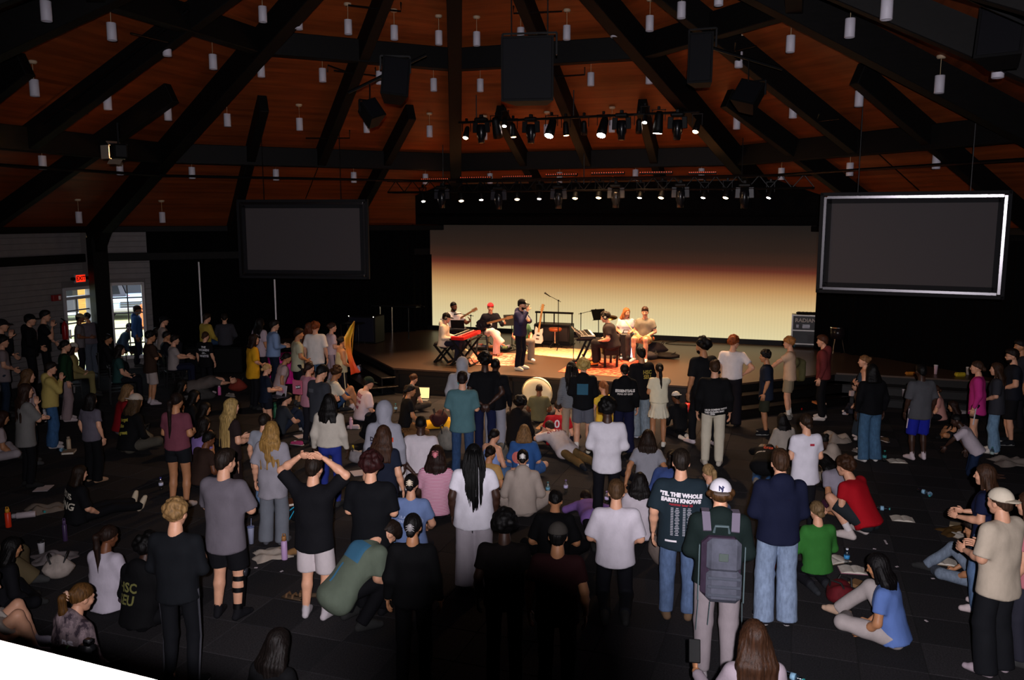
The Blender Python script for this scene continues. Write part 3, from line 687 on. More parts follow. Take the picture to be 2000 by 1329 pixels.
def led_wall():
    a, b = -6.26, 5.87; z0, z1 = .74, 3.99; B = 12.4
    t = thing('led_wall', 'huge glowing LED wall with dusk gradient from dark brown to pale sand', 'screen', st((a + b) / 2, B, 0), STROT)
    m = bpy.data.materials.new('led_gradient'); m.use_nodes = True; nt = m.node_tree; L = nt.links.new; bs = nt.nodes['Principled BSDF']
    tc = nt.nodes.new('ShaderNodeTexCoord'); sp = nt.nodes.new('ShaderNodeSeparateXYZ'); L(tc.outputs['Object'], sp.inputs[0])
    mr = nt.nodes.new('ShaderNodeMapRange'); mr.inputs[1].default_value = z0; mr.inputs[2].default_value = z1; L(sp.outputs['Z'], mr.inputs[0])
    sh = nt.nodes.new('ShaderNodeMath'); sh.operation = 'MULTIPLY_ADD'; sh.inputs[1].default_value = .0045; L(sp.outputs['X'], sh.inputs[0]); L(mr.outputs[0], sh.inputs[2])
    rp = nt.nodes.new('ShaderNodeValToRGB'); L(sh.outputs[0], rp.inputs[0]); cr = rp.color_ramp
    stops = [(0, 'dcd0a2'), (.27, 'd4b986'), (.45, 'b88a58'), (.55, '8e5a38'), (.62, '5e2c20'), (.68, '3c241a'), (.8, '291d17'), (1, '1c1714')]
    cr.elements[0].position = 0; cr.elements[0].color = lin(stops[0][1]); cr.elements[1].position = 1; cr.elements[1].color = lin(stops[-1][1])
    for p, h in stops[1:-1]: e = cr.elements.new(p); e.color = lin(h)
    wv = nt.nodes.new('ShaderNodeTexWave'); wv.bands_direction = 'X'; wv.inputs['Scale'].default_value = 3.6; L(tc.outputs['Object'], wv.inputs[0])
    ml = nt.nodes.new('ShaderNodeMath'); ml.operation = 'MULTIPLY_ADD'; ml.inputs[1].default_value = .05; ml.inputs[2].default_value = 1.0; L(wv.outputs['Fac'], ml.inputs[0])
    L(rp.outputs[0], bs.inputs['Emission Color']); L(ml.outputs[0], bs.inputs['Emission Strength']); bs.inputs['Base Color'].default_value = (.008, .008, .008, 1); bs.inputs['Roughness'].default_value = .7; bs.inputs['Specular IOR Level'].default_value = .05
    w = b - a
    MB().quad((-w / 2, -.06, z0), (w / 2, -.06, z0), (w / 2, -.06, z1), (-w / 2, -.06, z1)).obj('display', [m], t)
    MB().box((0, 0, (z0 + z1) / 2), (w + .02, .1, z1 - z0 + .02)).obj('cabinet', [BLACK], t)
    MB().box((0, -.02, (SZ + z0) / 2), (w + .02, .2, z0 - SZ)).obj('base', [BLACK], t)
led_wall()
struct('trim_6', MB().bar(at_b(813, 420, 10.2) * 1, at_b(1602, 420, 10.2) * 1, .1, .1, (0, 0, 1)).bar(*[Vector((q.x, q.y, 4.6)) for q in (at_b(813, 420, 10.2), at_b(1602, 420, 10.2))], .1, 1.14, (0, 0, 1)), [DRAPE])
for x, y0, y1, Y, lab in [(388, 512, 632, 23.6, 'tall thin white pole standing before the black drape'), (536, 546, 628, 23.0, 'thin white pole standing below the smaller screen')]:
    a, b = at_y(x, y0, Y), at_y(x, y1, Y)
    t = thing('white_pole', lab, 'pole', (a.x, a.y, 0)); MB().cyl((0, 0, .02), (0, 0, a.z), .022, n=8).obj('shaft', [WHITE], t); MB().cyl((0, 0, 0), (0, 0, .02), .16, n=12).obj('foot', [BLACKM], t)

# its twin on the other side of the hall, outside the picture
P2 = Vector((8.8, 9.2, 6.0)); d2 = (st(-1.5, 6, 1.2) - P2).normalized(); rz2 = math.atan2(-d2.x, d2.y)
t = thing('barn_door_lantern', 'open-face lantern high over the crowd, twin of the one by the beam', 'stage light', P2, rz2)
MB().box((0, 0, 0), (.24, .3, .26), .03).obj('housing', [BLACK], t); MB().box((.0, .155, 0), (.18, .02, .2)).obj('lens', [EW], t); MB().bar((0, 0, .13), (0, 0, roof_z(P2.x, P2.y) - P2.z - .1), .03, .03).obj('hanger', [BLACKM], t)
spot('lantern_beam', P2 + d2 * .2, st(-1.5, 6, 1.2), 6000, (1, .60, .30), 56)
# ================================================================ stage
SM = mat('stage_floor', '48362a', .38, 0, 'wood', .3, amt=.1)
SF = mat('stage_fascia', '0d0a08', .6)
def stage():
    P = [(-3.95, 5.5), (3.45, 5.5), (6.2, 8.25), (9.95, 8.25), (5.75, 12.6), (-6.0, 12.6), (-10.0, 8.2), (-6.6, 8.2)]
    W2 = [st(*p) for p in P]; n = len(W2)
    o = MB().add([(p.x, p.y, z) for z in (0, SZ - .04) for p in W2], [tuple(range(n - 1, -1, -1)), tuple(range(n, 2 * n))] + [(i, (i + 1) % n, n + (i + 1) % n, n + i) for i in range(n)]).obj('stage', [SF])
    tag(o, 'broad low black stage with angled corners in front of the glowing wall', 'stage')
    W3 = [st(a * 1.004, b - .04 if b < 9 else b) for a, b in P]
    MB().add([(p.x, p.y, z) for z in (SZ - .04, SZ) for p in W3], [tuple(range(n - 1, -1, -1)), tuple(range(n, 2 * n))] + [(i, (i + 1) % n, n + (i + 1) % n, n + i) for i in range(n)]).obj('deck', [SM], o)
    # framed fascia panels along the front
    for i in range(5):
        a0, a1 = -3.9 + i * 1.46, -3.9 + (i + 1) * 1.46; m = MB(); b = 5.485
        for z in (.06, .5): m.bar(st(a0, b, z), st(a1, b, z), .03, .09, (0, 0, 1))
        for a in (a0 + .04, a1 - .04): m.bar(st(a, b, .03), st(a, b, .54), .09, .03, SN)
        m.obj('fascia_panel', [mat('fascia_frame', '18110d', .5)], o)
    # steps
    for nm, pts, lab in [('stage_steps', [(3.45, 5.5), (6.2, 8.25)], 'black angled steps at the corner of the stage by the road case side'), ('stage_steps', [(6.2, 8.25), (9.9, 8.25)], 'long black steps under the wing with cups and crisps'), ('stage_steps', [(-6.6, 8.2), (-3.95, 5.5)], 'black angled steps by the orange flag'), ('stage_steps', [(-9.9, 8.2), (-6.6, 8.2)], 'black steps under the dark wing by the magenta foil')]:
        p, q = st(*pts[0]), st(*pts[1]); d = (q - p).normalized(); out = Vector((d.y, -d.x, 0))
        t = tag(struct_plain(nm), lab, 'steps')
        for i, z in enumerate((SZ - .2, SZ - .4)):
            w = .38 * (i + 1); z0 = Vector((0, 0, z - .02)); e = d * (.16 * (i + 1))
            MB().bar(p + out * w / 2 + z0 - e, q + out * w / 2 + z0 + e, w, .04, (0, 0, 1), .006).obj('tread', [mat('tread_black', '0e0b0a', .35)], t)
            MB().bar(p + out * (w - .02) + Vector((0, 0, (z - .04) / 2)) - e, q + out * (w - .02) + Vector((0, 0, (z - .04) / 2)) + e, .03, z - .04, (0, 0, 1)).obj('riser', [mat('riser_black', '0c0a09', .5)], t)
def struct_plain(nm): return link(nm, None)
stage()
def sp(x, y, z=SZ): return at_z(x, y, z)

def rug(label, pts, c1, c2, cb):
    P = [sp(*p, SZ) for p in pts]; c = sum(P, Vector()) / 4
    t = thing('rug', label, 'rug', (c.x, c.y, SZ))
    def ring(s0, z): return [((p - c) * s0).xy.to_3d() + Vector((0, 0, z)) for p in P]
    o, i = ring(1, .01), ring(.86, .011)
    b = ring(1, .0)
    MB().add(o + i, [(k, (k + 1) % 4, 4 + (k + 1) % 4, 4 + k) for k in range(4)]).add(o + b, [(k, 4 + k, 4 + (k + 1) % 4, (k + 1) % 4) for k in range(4)]).obj('border', [mat('rug', cb, .95, 0, 'rug', .1, 0, 1.6, c1)], t)
    MB().add(i, [(0, 1, 2, 3)]).obj('field', [mat('rug', c1, .95, 0, 'rug', .1, 0, 2.4, c2)], t)
rug('coral red patterned rug at the stage lip beside the tall bar stool', [(912, 712), (1008, 716), (1022, 692), (925, 688)], 'e0a890', 'c85a4a', 'd0604c')
rug('cream rug under the tall microphone stand', [(1008, 690), (1150, 704), (1160, 684), (1052, 679)], 'f0d4a4', 'e4b88c', 'e8b080')
rug('red oriental rug under the synthesizer player and bench', [(1090, 727), (1258, 741), (1262, 706), (1135, 699)], 'c86a50', '8a2c22', 'c04a38')

DK = BLACK
def xstand(t, w, h, dep=.5, m=DK):
    for s in (-1, 1):
        x = s * w * .32
        MB().bar((x, -dep / 2, .02), (x, dep / 2, h), .035, .05).obj('leg', [m], t); MB().bar((x, dep / 2, .02), (x, -dep / 2, h), .035, .05).obj('leg', [m], t)
    for y in (-dep / 2, dep / 2):
        MB().bar((-w * .38, y, .02), (w * .38, y, .02), .04, .04).obj('foot', [m], t); MB().bar((-w * .38, y, h), (w * .38, y, h), .04, .04).obj('arm', [m], t)
def keyboard(t, L, D, z, body, tilt=0.0, panel=None):
    # keys face local -Y (player at -Y)
    MB().box((0, 0, z), (L, D, .09), .015).obj('case', [body], t)
    wk = MB(); n = 36
    for i in range(n): wk.box((-L * .46 + (i + .5) * L * .92 / n, -D * .22, z + .05), (L * .92 / n - .003, D * .42, .02))
    wk.obj('white_keys', [mat('key_white', 'eee6d8', .3)], t)
    bk = MB()
    for i in range(n):
        if i % 7 not in (2, 6): bk.box((-L * .46 + (i + 1) * L * .92 / n, -D * .14, z + .066), (L * .5 / n, D * .26, .016))
    bk.obj('black_keys', [BLACK], t)
    kn = MB()
    for i in range(12): kn.cyl((-L * .4 + i * L * .8 / 11, D * .28, z + .04), (-L * .4 + i * L * .8 / 11, D * .28, z + .07), .012, n=6)
    kn.obj('knobs', [BLACK if panel is None else panel], t)
def mic(t, p, d, m=DK):
    d = Vector(d).normalized(); p = Vector(p)
    g = MB().cyl(p - d * .16, p, .011, .017, 8).obj('microphone', [m], t); MB().smooth().ball(p + d * .025, .027, 10, 6).obj('grille', [mat('mic_grille', '4a4a4c', .4, .7)], g)
def micstand(name, label, p, h, boom, tip, rz=0.0):
    t = thing(name, label, 'mic stand', p, rz)
    for a in (20, 140, 260): MB().tube([(0, 0, .12), (.28 * math.cos(R(a)), .28 * math.sin(R(a)), .01)], .01, 6).obj('leg', [DK], t)
    MB().tube([(0, 0, .06), (0, 0, h)], .012, 6).obj('pole', [DK], t); MB().smooth().ball((0, 0, h), .025, 8, 6).obj('clutch', [DK], t)
    b = Vector(boom); MB().tube([Vector((0, 0, h)) - b * .25, Vector((0, 0, h)) + b], .008, 6).obj('boom', [DK], t)
    mic(t, Vector((0, 0, h)) + b + Vector(tip) * .1, tip)
    return t
# red keyboard, its stand and bench; the player faces bearing +75 (right)
a = R(253)
kp = Vector((-1.14, 20.85, SZ)); t = thing('stage_keyboard', 'red stage keyboard on black folding stand', 'keyboard', kp, a)
xstand(t, 1.2, .66, .5); keyboard(t, 1.28, .34, .72, mat('nord_red', 'd01c18', .35))
kb = Vector((-1.72, 21.15, SZ)); t = thing('keyboard_bench', 'black padded folding bench of the red keyboard player', 'bench', kb, a)
xstand(t, .6, .44, .36); MB().box((0, 0, .49), (.62, .32, .09), .03).obj('seat', [mat('bench_vinyl', '1c1a1a', .5)], t)
# bar stool
t = thing('bar_stool', 'tall black wooden bar stool beside the red keyboard', 'stool', sp(942, 692))
MB().smooth().lathe([(0, .74), (.17, .74), (.18, .76), (.18, .78), (.16, .79), (0, .785)], 18).obj('seat', [mat('black_wood', '0e0b0a', .45)], t)
for k in range(4):
    d = Vector((math.cos(R(45 + 90 * k)), math.sin(R(45 + 90 * k)), 0)); MB().tube([d * .23, d * .12 + Vector((0, 0, .74))], .02, 7).obj('leg', [mat('black_wood', '0e0b0a', .45)], t)
for z, r in ((.22, .2), (.42, .172), (.58, .15)):
    m = MB()
    for k in range(4): m.tube([Vector((r * math.cos(R(45 + 90 * k)), r * math.sin(R(45 + 90 * k)), z)), Vector((r * math.cos(R(135 + 90 * k)), r * math.sin(R(135 + 90 * k)), z))], .012, 5)
    m.obj('stretcher', [mat('black_wood', '0e0b0a', .45)], t)
micstand('mic_stand', 'short black boom microphone stand between red keyboard and bar stool', sp(920, 690), 1.02, (-.3, -.1, .06), (-1, -.3, -.1))
micstand('mic_stand', 'tall black microphone stand on the cream rug', sp(1090, 683), 1.36, (-.28, -.05, .15), (-.7, -.3, .5))
micstand('mic_stand', 'low black boom microphone stand before the amp rack end', sp(1134, 668), .84, (.3, -.05, .08), (1, -.2, .3))
def musicstand(label, p, rz, h=1.0):
    t = thing('music_stand', label, 'music stand', p, rz)
    M = Matrix.Rotation(R(-25), 3, 'X'); MB().box((0, 0, h + .1), (.46, .012, .32), .004, M).obj('desk', [BLACKM], t); MB().box((0, -.04, h - .04), (.46, .05, .012)).obj('ledge', [BLACKM], t)
    MB().tube([(0, 0, .1), (0, .02, h)], .012, 6).obj('pole', [BLACKM], t)
    for a in (30, 150, 270): MB().tube([(0, 0, .14), (.24 * math.cos(R(a)), .24 * math.sin(R(a)), .01)], .008, 5).obj('leg', [BLACKM], t)
musicstand('black music stand behind the singer in the navy hoodie', sp(1000, 683), R(15), .72)
musicstand('black music stand tilted before the synthesizer player', sp(1169, 678), R(30), .82)
# laptop beside bassist
t = thing('laptop', 'open black laptop on small stand behind the red keyboard', 'laptop', Vector((at_y(896, 650, 21.9).x, 21.9, SZ + .1)), R(-10))
MB().box((0, 0, .62), (.5, .36, .04), .01).obj('shelf', [BLACK], t); MB().tube([(0, 0, -.1), (0, 0, .6)], .02, 6).obj('pole', [BLACKM], t)
MB().box((0, .0, .655), (.36, .25, .02), .005).obj('keyboard_deck', [mat('laptop_grey', '5a5a5c', .4)], t); MB().box((0, -.13, .77), (.36, .012, .24), .004, Matrix.Rotation(R(12), 3, 'X')).obj('lid', [BLACK], t)
# pedalboard
t = thing('pedalboard', 'crowded guitar pedalboard on the stage by the bar stool', 'pedalboard', sp(962, 684), STROT)
MB().box((0, 0, .05), (1.0, .42, .06), .01).obj('board', [BLACK], t)
pc = ['c8c4c0', '3a4a70', 'b0683a', '2a2a2c', '7a8a5a', 'c04838', 'd0c8a0', '505058', '8898a8', 'b0a0b8']
for i in range(10):
    q = MB().box((-.4 + (i % 5) * .2, -.09 + (i // 5) * .2, .11), (.12, .15, .06), .01).obj('pedal', [mat('pedal', pc[i], .4)], t)
    MB().cyl((-.4 + (i % 5) * .2, -.13 + (i // 5) * .2, .13), (-.4 + (i % 5) * .2, -.13 + (i // 5) * .2, .155), .018, n=8).obj('switch', [CHROME], q)
# amp rack
t = thing('amp_rack', 'wide black rack cabinet with open rail at the back of the stage', 'cabinet', sp(1082, 673), STROT)
MB().box((0, 0, .32), (1.06, .5, .58), .015).box((0, 0, .015), (1.12, .56, .03)).obj('cabinet', [mat('rack_black', '161213', .5)], t)
MB().box((0, -.255, .34), (.94, .02, .46), .005).obj('panel', [mat('rack_panel', '241c1c', .6)], t)
for z in (.12, .56): MB().bar((-.52, -.27, z), (.52, -.27, z), .04, .03).obj('rail', [BLACKM], t)
for x in (-.53, -.3, .0, .53): MB().bar((x, 0, .6), (x, 0, .92), .03, .03).obj('post', [BLACKM], t)
MB().bar((-.56, 0, .92), (.56, 0, .92), .09, .05).obj('top_rail', [BLACKM], t)
def roundstool(label, p, h, seat='a04c24'):
    t = thing('round_stool', label, 'stool', p)
    MB().smooth().lathe([(0, h - .09), (.17, h - .09), (.185, h - .07), (.185, h - .02), (.16, h), (0, h + .005)], 18).obj('seat', [mat('stool_leather', seat, .4)], t)
    MB().cyl((0, 0, .12), (0, 0, h - .09), .022, n=8).obj('post', [CHROME], t)
    for k in range(3): MB().tube([(0, 0, .2), (.22 * math.cos(R(90 + 120 * k)), .22 * math.sin(R(90 + 120 * k)), .015)], .014, 6).obj('leg', [BLACKM], t)
roundstool('empty brown leather round stool before the rack cabinet', sp(1084, 679), .56)
roundstool('brown topped stool under the smiling man in grey tee', sp(1264, 700), .56)
roundstool('brown stool under the guitarist wearing the red bandana', sp(955, 682), .5)
roundstool('stool under the bassist in white tee', sp(885, 682), .5, '8a5a34')
roundstool('stool of the seated player hidden behind the singer', sp(1024, 684), .42)
def guitar(t, M, body, neck='8a6038', hole=False, electric=True):
    def Q(p): return M @ Vector(p)
    pr = [(.0, -.2), (.12, -.19), (.165, -.1), (.14, .0), (.105, .07), (.12, .15), (.09, .2), (.0, .19), (-.09, .2), (-.12, .15), (-.105, .07), (-.14, .0), (-.165, -.1), (-.12, -.19)]
    if electric: pr[6] = (.1, .24); pr[8] = (-.11, .27)
    th = .045 if electric else .1; n = len(pr)
    MB().add([Q((x, y, z)) for z in (-th / 2, th / 2) for x, y in pr], [tuple(range(n - 1, -1, -1)), tuple(range(n, 2 * n))] + [(i, (i + 1) % n, n + (i + 1) % n, n + i) for i in range(n)]).obj('body', [body], t)
    MB().bar(Q((0, .12, th / 2 + .01)), Q((0, .74, th / 2 + .01)), .05, .025, M.to_3x3() @ Vector((0, 0, 1))).obj('neck', [mat('guitar_neck', neck, .5)], t)
    h = MB().bar(Q((0, .74, th / 2)), Q((.0, .92, th / 2 - .02)), .075, .018, M.to_3x3() @ Vector((0, 0, 1))).obj('headstock', [mat('guitar_neck', neck, .5)], t)
    for i in range(6): MB().cyl(Q((.05 if i % 2 else -.05, .76 + i * .025, th / 2)), Q((.065 if i % 2 else -.065, .76 + i * .025, th / 2)), .009, n=6).obj('tuner', [CHROME], h)
    MB().box(Q((0, -.07, th / 2 + .008)), (.09, .03, .015), 0, M.to_3x3()).obj('bridge', [CHROME], t); MB().box(Q((0, .03, th / 2 + .006)), (.09, .04, .012), 0, M.to_3x3()).obj('pickup', [BLACK], t)
p = sp(1051, 678); t = thing('white_guitar', 'white electric guitar with maple neck leaning on a stand behind the singer', 'guitar', p, STROT)
guitar(t, Matrix.Translation((0, 0, .3)) @ Matrix.Rotation(R(6), 4, 'Y') @ Matrix.Rotation(R(80), 4, 'X'), mat('guitar_white', 'e8e0d4', .25), 'b08048')
for s in (-1, 1): MB().tube([(0, .1, .35), (s * .16, -.08, .02)], .01, 5).obj('stand_leg', [BLACKM], t)
# synth: player at right, facing left (-ST)
a2 = R(98)
sq = sp(1143, 712); t = thing('synthesizer', 'black synthesizer workstation on black column stand', 'keyboard', sq, a2 - R(6))
for s in (-1, 1): MB().bar((s * .3, .18, .03), (s * .3, -.1, .66), .05, .05).obj('leg', [DK], t); MB().bar((s * .3, -.28, .03), (s * .3, .3, .03), .05, .04).obj('foot', [DK], t); MB().bar((s * .3, -.24, .66), (s * .3, .26, .66), .05, .05).obj('arm', [DK], t)
for z in (.2, .42): MB().bar((-.3, .1 - z * .3, z), (.3, .1 - z * .3, z), .03, .03).obj('brace', [DK], t)
keyboard(t, 1.0, .38, .74, mat('synth_black', '201a18', .4), panel=mat('knob_grey', '9a948c', .4))
MB().box((0, .22, .83), (.96, .2, .03), .006, Matrix.Rotation(R(35), 3, 'X')).obj('panel', [mat('synth_panel', '6a625c', .4)], t)
m = MB()
for i in range(8):
    for j in range(3): m.box((-.38 + i * .108, .17 + j * .055, .815 + j * .038), (.05, .02, .02))
m.obj('buttons', [BLACK], t)
bq = sp(1187, 714); t = thing('piano_bench', 'black padded piano bench under the synthesizer player', 'bench', bq, a2)
MB().box((0, 0, .47), (.72, .4, .08), .025).obj('seat', [mat('bench_vinyl', '1c1a1a', .5)], t); MB().box((0, 0, .37), (.66, .35, .14), .01).obj('apron', [mat('black_wood', '0e0b0a', .45)], t)
for sx in (-1, 1):
    for sy in (-1, 1): MB().bar((sx * .3, sy * .15, 0), (sx * .3, sy * .15, .32), .05, .05).obj('leg', [mat('black_wood', '0e0b0a', .45)], t)
# drum kit
dp = sp(1222, 694); t = thing('drum_kit', 'compact drum kit with chrome hardware half hidden behind the synthesizer player', 'drum kit', dp, STROT)
dsh = mat('drum_shell', '1a1416', .25)
def drum(c, r, h, ax='Z', nm='drum'):
    M = Matrix.Rotation(R(90), 3, 'X') if ax == 'Y' else Matrix.Rotation(0, 3, 'X')
    o = MB().smooth().lathe([(0, -h / 2), (r, -h / 2), (r, h / 2), (0, h / 2)], 20, c, M).obj(nm, [dsh], t)
    for s in (-1, 1): MB().lathe([(r * .96, s * h / 2 - .012), (r * 1.04, s * h / 2 - .012), (r * 1.04, s * h / 2 + .012), (r * .96, s * h / 2 + .012)], 20, c, M).obj('hoop', [CHROME], o)
    MB().lathe([(0, h / 2 + .001), (r * .95, h / 2 + .001), (r * .95, h / 2 + .004), (0, h / 2 + .004)], 20, c, M).obj('drum_head', [mat('drum_skin', 'd8d0c8', .5)], o)
drum((.0, .1, .3), .28, .4, 'Y', 'bass_drum'); drum((.42, .28, .48), .17, .16, nm='snare_drum'); drum((-.12, .1, .72), .14, .2, nm='tom'); drum((-.46, .4, .42), .2, .36, nm='floor_tom')
for x, y, z, r in ((.55, .05, .92, .19), (-.45, -.05, 1.0, .22)):
    MB().tube([(x, y, 0.02), (x, y, z)], .012, 6).obj('cymbal_stand', [CHROME], t); MB().smooth().lathe([(0, .03), (.04, .02), (r, -.01), (r, -.014), (0, .0)], 20, (x, y, z), Matrix.Rotation(R(12), 3, 'X')).obj('cymbal', [mat('bronze', 'b08a48', .25, 1.0)], t)
t = thing('instrument_case', 'black upright case with strip of white light beside the drum kit', 'case', sp(1222, 704), STROT)
MB().box((0, 0, .35), (.3, .26, .7), .03).obj('case', [mat('case_black', '14100f', .5)], t); MB().bar((.17, -.1, .1), (.2, -.1, .62), .05, .04).obj('light_strip', [emat('strip_white', 'dfe4ff', 3)], t); MB().tube([(-.08, 0, .7), (-.06, 0, .78), (.06, 0, .78), (.08, 0, .7)], .012, 6).obj('handle', [BLACK], t)
t = thing('side_table', 'small high table with pale pad between drummer and seated man', 'table', sp(1243, 683), STROT)
MB().box((0, 0, .8), (.36, .26, .03), .008).obj('table_top', [mat('pad_pale', 'd8d4c8', .5)], t); MB().tube([(0, 0, 0), (0, 0, .79)], .018, 6).obj('pole', [BLACKM], t); MB().cyl((0, 0, 0), (0, 0, .02), .16).obj('base', [BLACKM], t)
def softbag(name, label, p, s, hexc, rz=0.0, z=0.0, straps=True, cat='bag', seed=0):
    t = thing(name, label, cat, p, rz); rr = random.Random(seed + int(p[0] * 100)); m = MB().smooth().ball((0, 0, s[2] * .5), (s[0] / 2, s[1] / 2, s[2] / 2), 14, 9)
    ph = [rr.uniform(0, 6) for _ in range(4)]
    m.v = [(x * (1 + .1 * math.sin(9 * z_ / s[2] + ph[0])), y * (1 + .12 * math.sin(5 * x / s[0] + ph[1])), max(.0, z_ * (1 + .14 * math.sin(6 * x / s[0] + 5 * y / s[1] + ph[2])))) for x, y, z_ in m.v]
    m.obj('bag_body', [mat('bag_cloth', hexc, .8, 0, 'cloth', .2)], t)
    if straps:
        for sx in (-1, 1): MB().tube([(sx * s[0] * .2, -s[1] * .3, s[2] * .8), (sx * s[0] * .3, -s[1] * .2, s[2] * 1.15), (sx * s[0] * .3, s[1] * .2, s[2] * 1.15), (sx * s[0] * .2, s[1] * .3, s[2] * .8)], .012, 5).obj('strap', [mat('bag_strap', '1a1818', .7)], t)
    return t
softbag('duffel_bag', 'dark maroon duffel bag slumped on stage near the stool of the smiling man', sp(1282, 691), (.62, .36, .28), '33282a')
softbag('backpack', 'black gear bag lying flat on stage nearer the steps', sp(1300, 700), (.8, .4, .14), '1c1818', R(-25))
softbag('backpack', 'small dark grey pouch beside the flat gear bag', sp(1272, 702), (.36, .3, .2), '3a3434')
# monitor wedge, boxes, cables
t = thing('floor_monitor', 'black floor monitor wedge under the LED wall with cable loops', 'monitor', sp(1408, 668), STROT)
m = MB(); poly = [(-.15, 0), (.17, 0), (.17, .12), (-.03, .3), (-.15, .22)]; vs = [(x, y, z) for x in (-.32, .32) for y, z in poly]
m.add(vs, [(4, 3, 2, 1, 0), (5, 6, 7, 8, 9)] + [(i, (i + 1) % 5, 5 + (i + 1) % 5, 5 + i) for i in range(5)]).obj('cabinet', [BLACK], t)
MB().tube([(-.1, 0, .26), (-.08, 0, .36), (0, 0, .38), (.04, .02, .27)], .01, 5).obj('cable_loop', [BLACK], t)
tag(MB().box(sp(1449, 667) + Vector((0, 0, .07)), (.22, .16, .14), .02).obj('stage_box', [BLACK]), 'little black stage box beside the floor monitor wedge', 'box')
for i, pts in enumerate([[(1268, 668), (1330, 660), (1400, 662), (1452, 668), (1530, 672)], [(1290, 662), (1310, 655), (1335, 664), (1300, 672), (1360, 676)], [(1040, 690), (1010, 684), (985, 690), (962, 690)], [(1121, 668), (1120, 700), (1124, 712)], [(905, 706), (918, 700), (925, 710), (940, 712)]]):
    q = [sp(*p) + Vector((0, 0, .015)) for p in pts]; sm = []
    for j in range(len(q) - 1):
        for k in range(5):
            p0, p1, p2, p3 = q[max(j - 1, 0)], q[j], q[j + 1], q[min(j + 2, len(q) - 1)]; u = k / 5
            sm.append(.5 * ((2 * p1) + (p2 - p0) * u + (2 * p0 - 5 * p1 + 4 * p2 - p3) * u * u + (3 * p1 - p0 - 3 * p2 + p3) * u ** 3))
    tag(MB().tube(sm + [q[-1]], .011, 5).obj('stage_cable', [BLACK]), ['long black cable along the stage past the floor monitor', 'coiled black cable near the duffel bag', 'black cable from the pedalboard behind the singer', 'thin black cable dropping from the synthesizer', 'black cable around the red keyboard stand'][i], 'cable')
# road case
rp_ = sp(1576, 678); t = thing('road_case', 'black and metal road case lettered RADIANCE on castors by the LED wall', 'case', rp_, STROT)
MB().box((0, 0, .52), (.86, .6, .82), .01).obj('shell', [mat('case_laminate', '121214', .4)], t)
m = MB()
for x in (-.42, .42):
    for y in (-.29, .29): m.box((x, y, .52), (.04, .04, .84))
for z in (.12, .92, .5):
    for y in (-.3, .3): m.box((0, y, z), (.86, .025, .035))
    for x in (-.43, .43): m.box((x, 0, z), (.025, .6, .035))
m.obj('metal_edge', [mat('case_edge', '8a8682', .35, .8)], t)
text_obj('lettering', 'RADIANCE', .15, mat('case_letter', 'a8a098', .6), t, (.02, -.306, .78), (R(90), 0, 0), .004)
MB().box((-.05, -.315, .62), (.2, .02, .12), .004).obj('latch', [ALU], t); MB().box((-.28, -.315, .62), (.08, .02, .1), .004).obj('latch', [ALU], t); MB().box((.2, -.3, .3), (.4, .02, .2)).obj('drawer', [mat('drawer_dark', '1e1e20', .5)], t)
for x in (-.34, .34):
    for y in (-.22, .22): MB().smooth().lathe([(0, -.025), (.055, -.025), (.055, .025), (0, .025)], 12, (x, y, .056), Matrix.Rotation(R(90), 3, 'Y')).obj('castor', [mat('castor_blue', '2a4a58', .4)], t)
m = MB()
for i in range(6): m.ball((-.25 + i * .1, .0, .96), (.09, .07, .04), 8, 5)
m.obj('cable_pile', [BLACK], t)
# spare drums, bar, chairs in the dark wings
dp = sp(1634, 690); t = thing('spare_drums', 'dark drums with chrome stands stored in the unlit wing', 'drum kit', dp, STROT)
for x, y, z, r, h in ((0, 0, .55, .2, .3), (.45, .2, .5, .18, .2), (.1, .5, .32, .3, .42)):
    o = MB().smooth().lathe([(0, -h / 2), (r, -h / 2), (r, h / 2), (0, h / 2)], 18, (x, y, z)).obj('drum', [mat('drum_shell', '1a1416', .25)], t)
    MB().lathe([(r * .96, h / 2 - .01), (r * 1.04, h / 2 - .01), (r * 1.04, h / 2 + .012), (r * .96, h / 2 + .012)], 18, (x, y, z)).obj('hoop', [CHROME], o)
    for k in range(3): MB().tube([(x + .12 * math.cos(k * 2.1), y + .12 * math.sin(k * 2.1), z - h / 2), (x + .2 * math.cos(k * 2.1), y + .2 * math.sin(k * 2.1), .01)], .013, 6).obj('leg', [CHROME], t)
MB().tube([(.75, 0, .02), (.75, 0, .7)], .02, 6).obj('stand', [CHROME], t); MB().tube([(.55, 0, .06), (.95, 0, .06)], .014, 6).obj('stand_foot', [CHROME], t)
t = thing('upright_piano', 'large black covered piano standing in the dark wing behind spare drums', 'piano', sp(1690, 672), STROT)
MB().box((0, 0, .6), (1.5, .6, 1.2), .03).box((0, -.4, .68), (1.45, .3, .12), .02).obj('body', [mat('piano_black', '0a0a0b', .5)], t)
for s in (-1, 1): MB().bar((s * .66, -.48, 0), (s * .66, -.48, .62), .08, .08).obj('leg', [mat('piano_black', '0a0a0b', .5)], t)
bp_ = sp(775, 660); t = thing('keyboard_rack', 'long black two-legged rack table standing in the dark wing before the curtain', 'table', bp_, STROT)
MB().box((0, 0, .98), (1.5, .4, .06), .01).obj('table_top', [BLACK], t)
for s in (-.5, -.1, .45): MB().cyl((s, -.1, 0), (s, -.1, .96), .02, n=8).obj('leg', [CHROME if s < .3 else BLACKM], t)
MB().tube([(.75, 0, 1.0), (.95, -.05, .99)], .02, 6).obj('handle', [BLACK], t)
t = thing('stage_subwoofer', 'black subwoofer box with two tiny lights in the dark wing', 'speaker', sp(716, 668), STROT)
MB().box((0, 0, .4), (.9, .6, .8), .02).obj('cabinet', [BLACK], t); MB().box((0, -.305, .4), (.8, .02, .7), .01).obj('grille', [mat('speaker_grille', '141420', .5)], t)
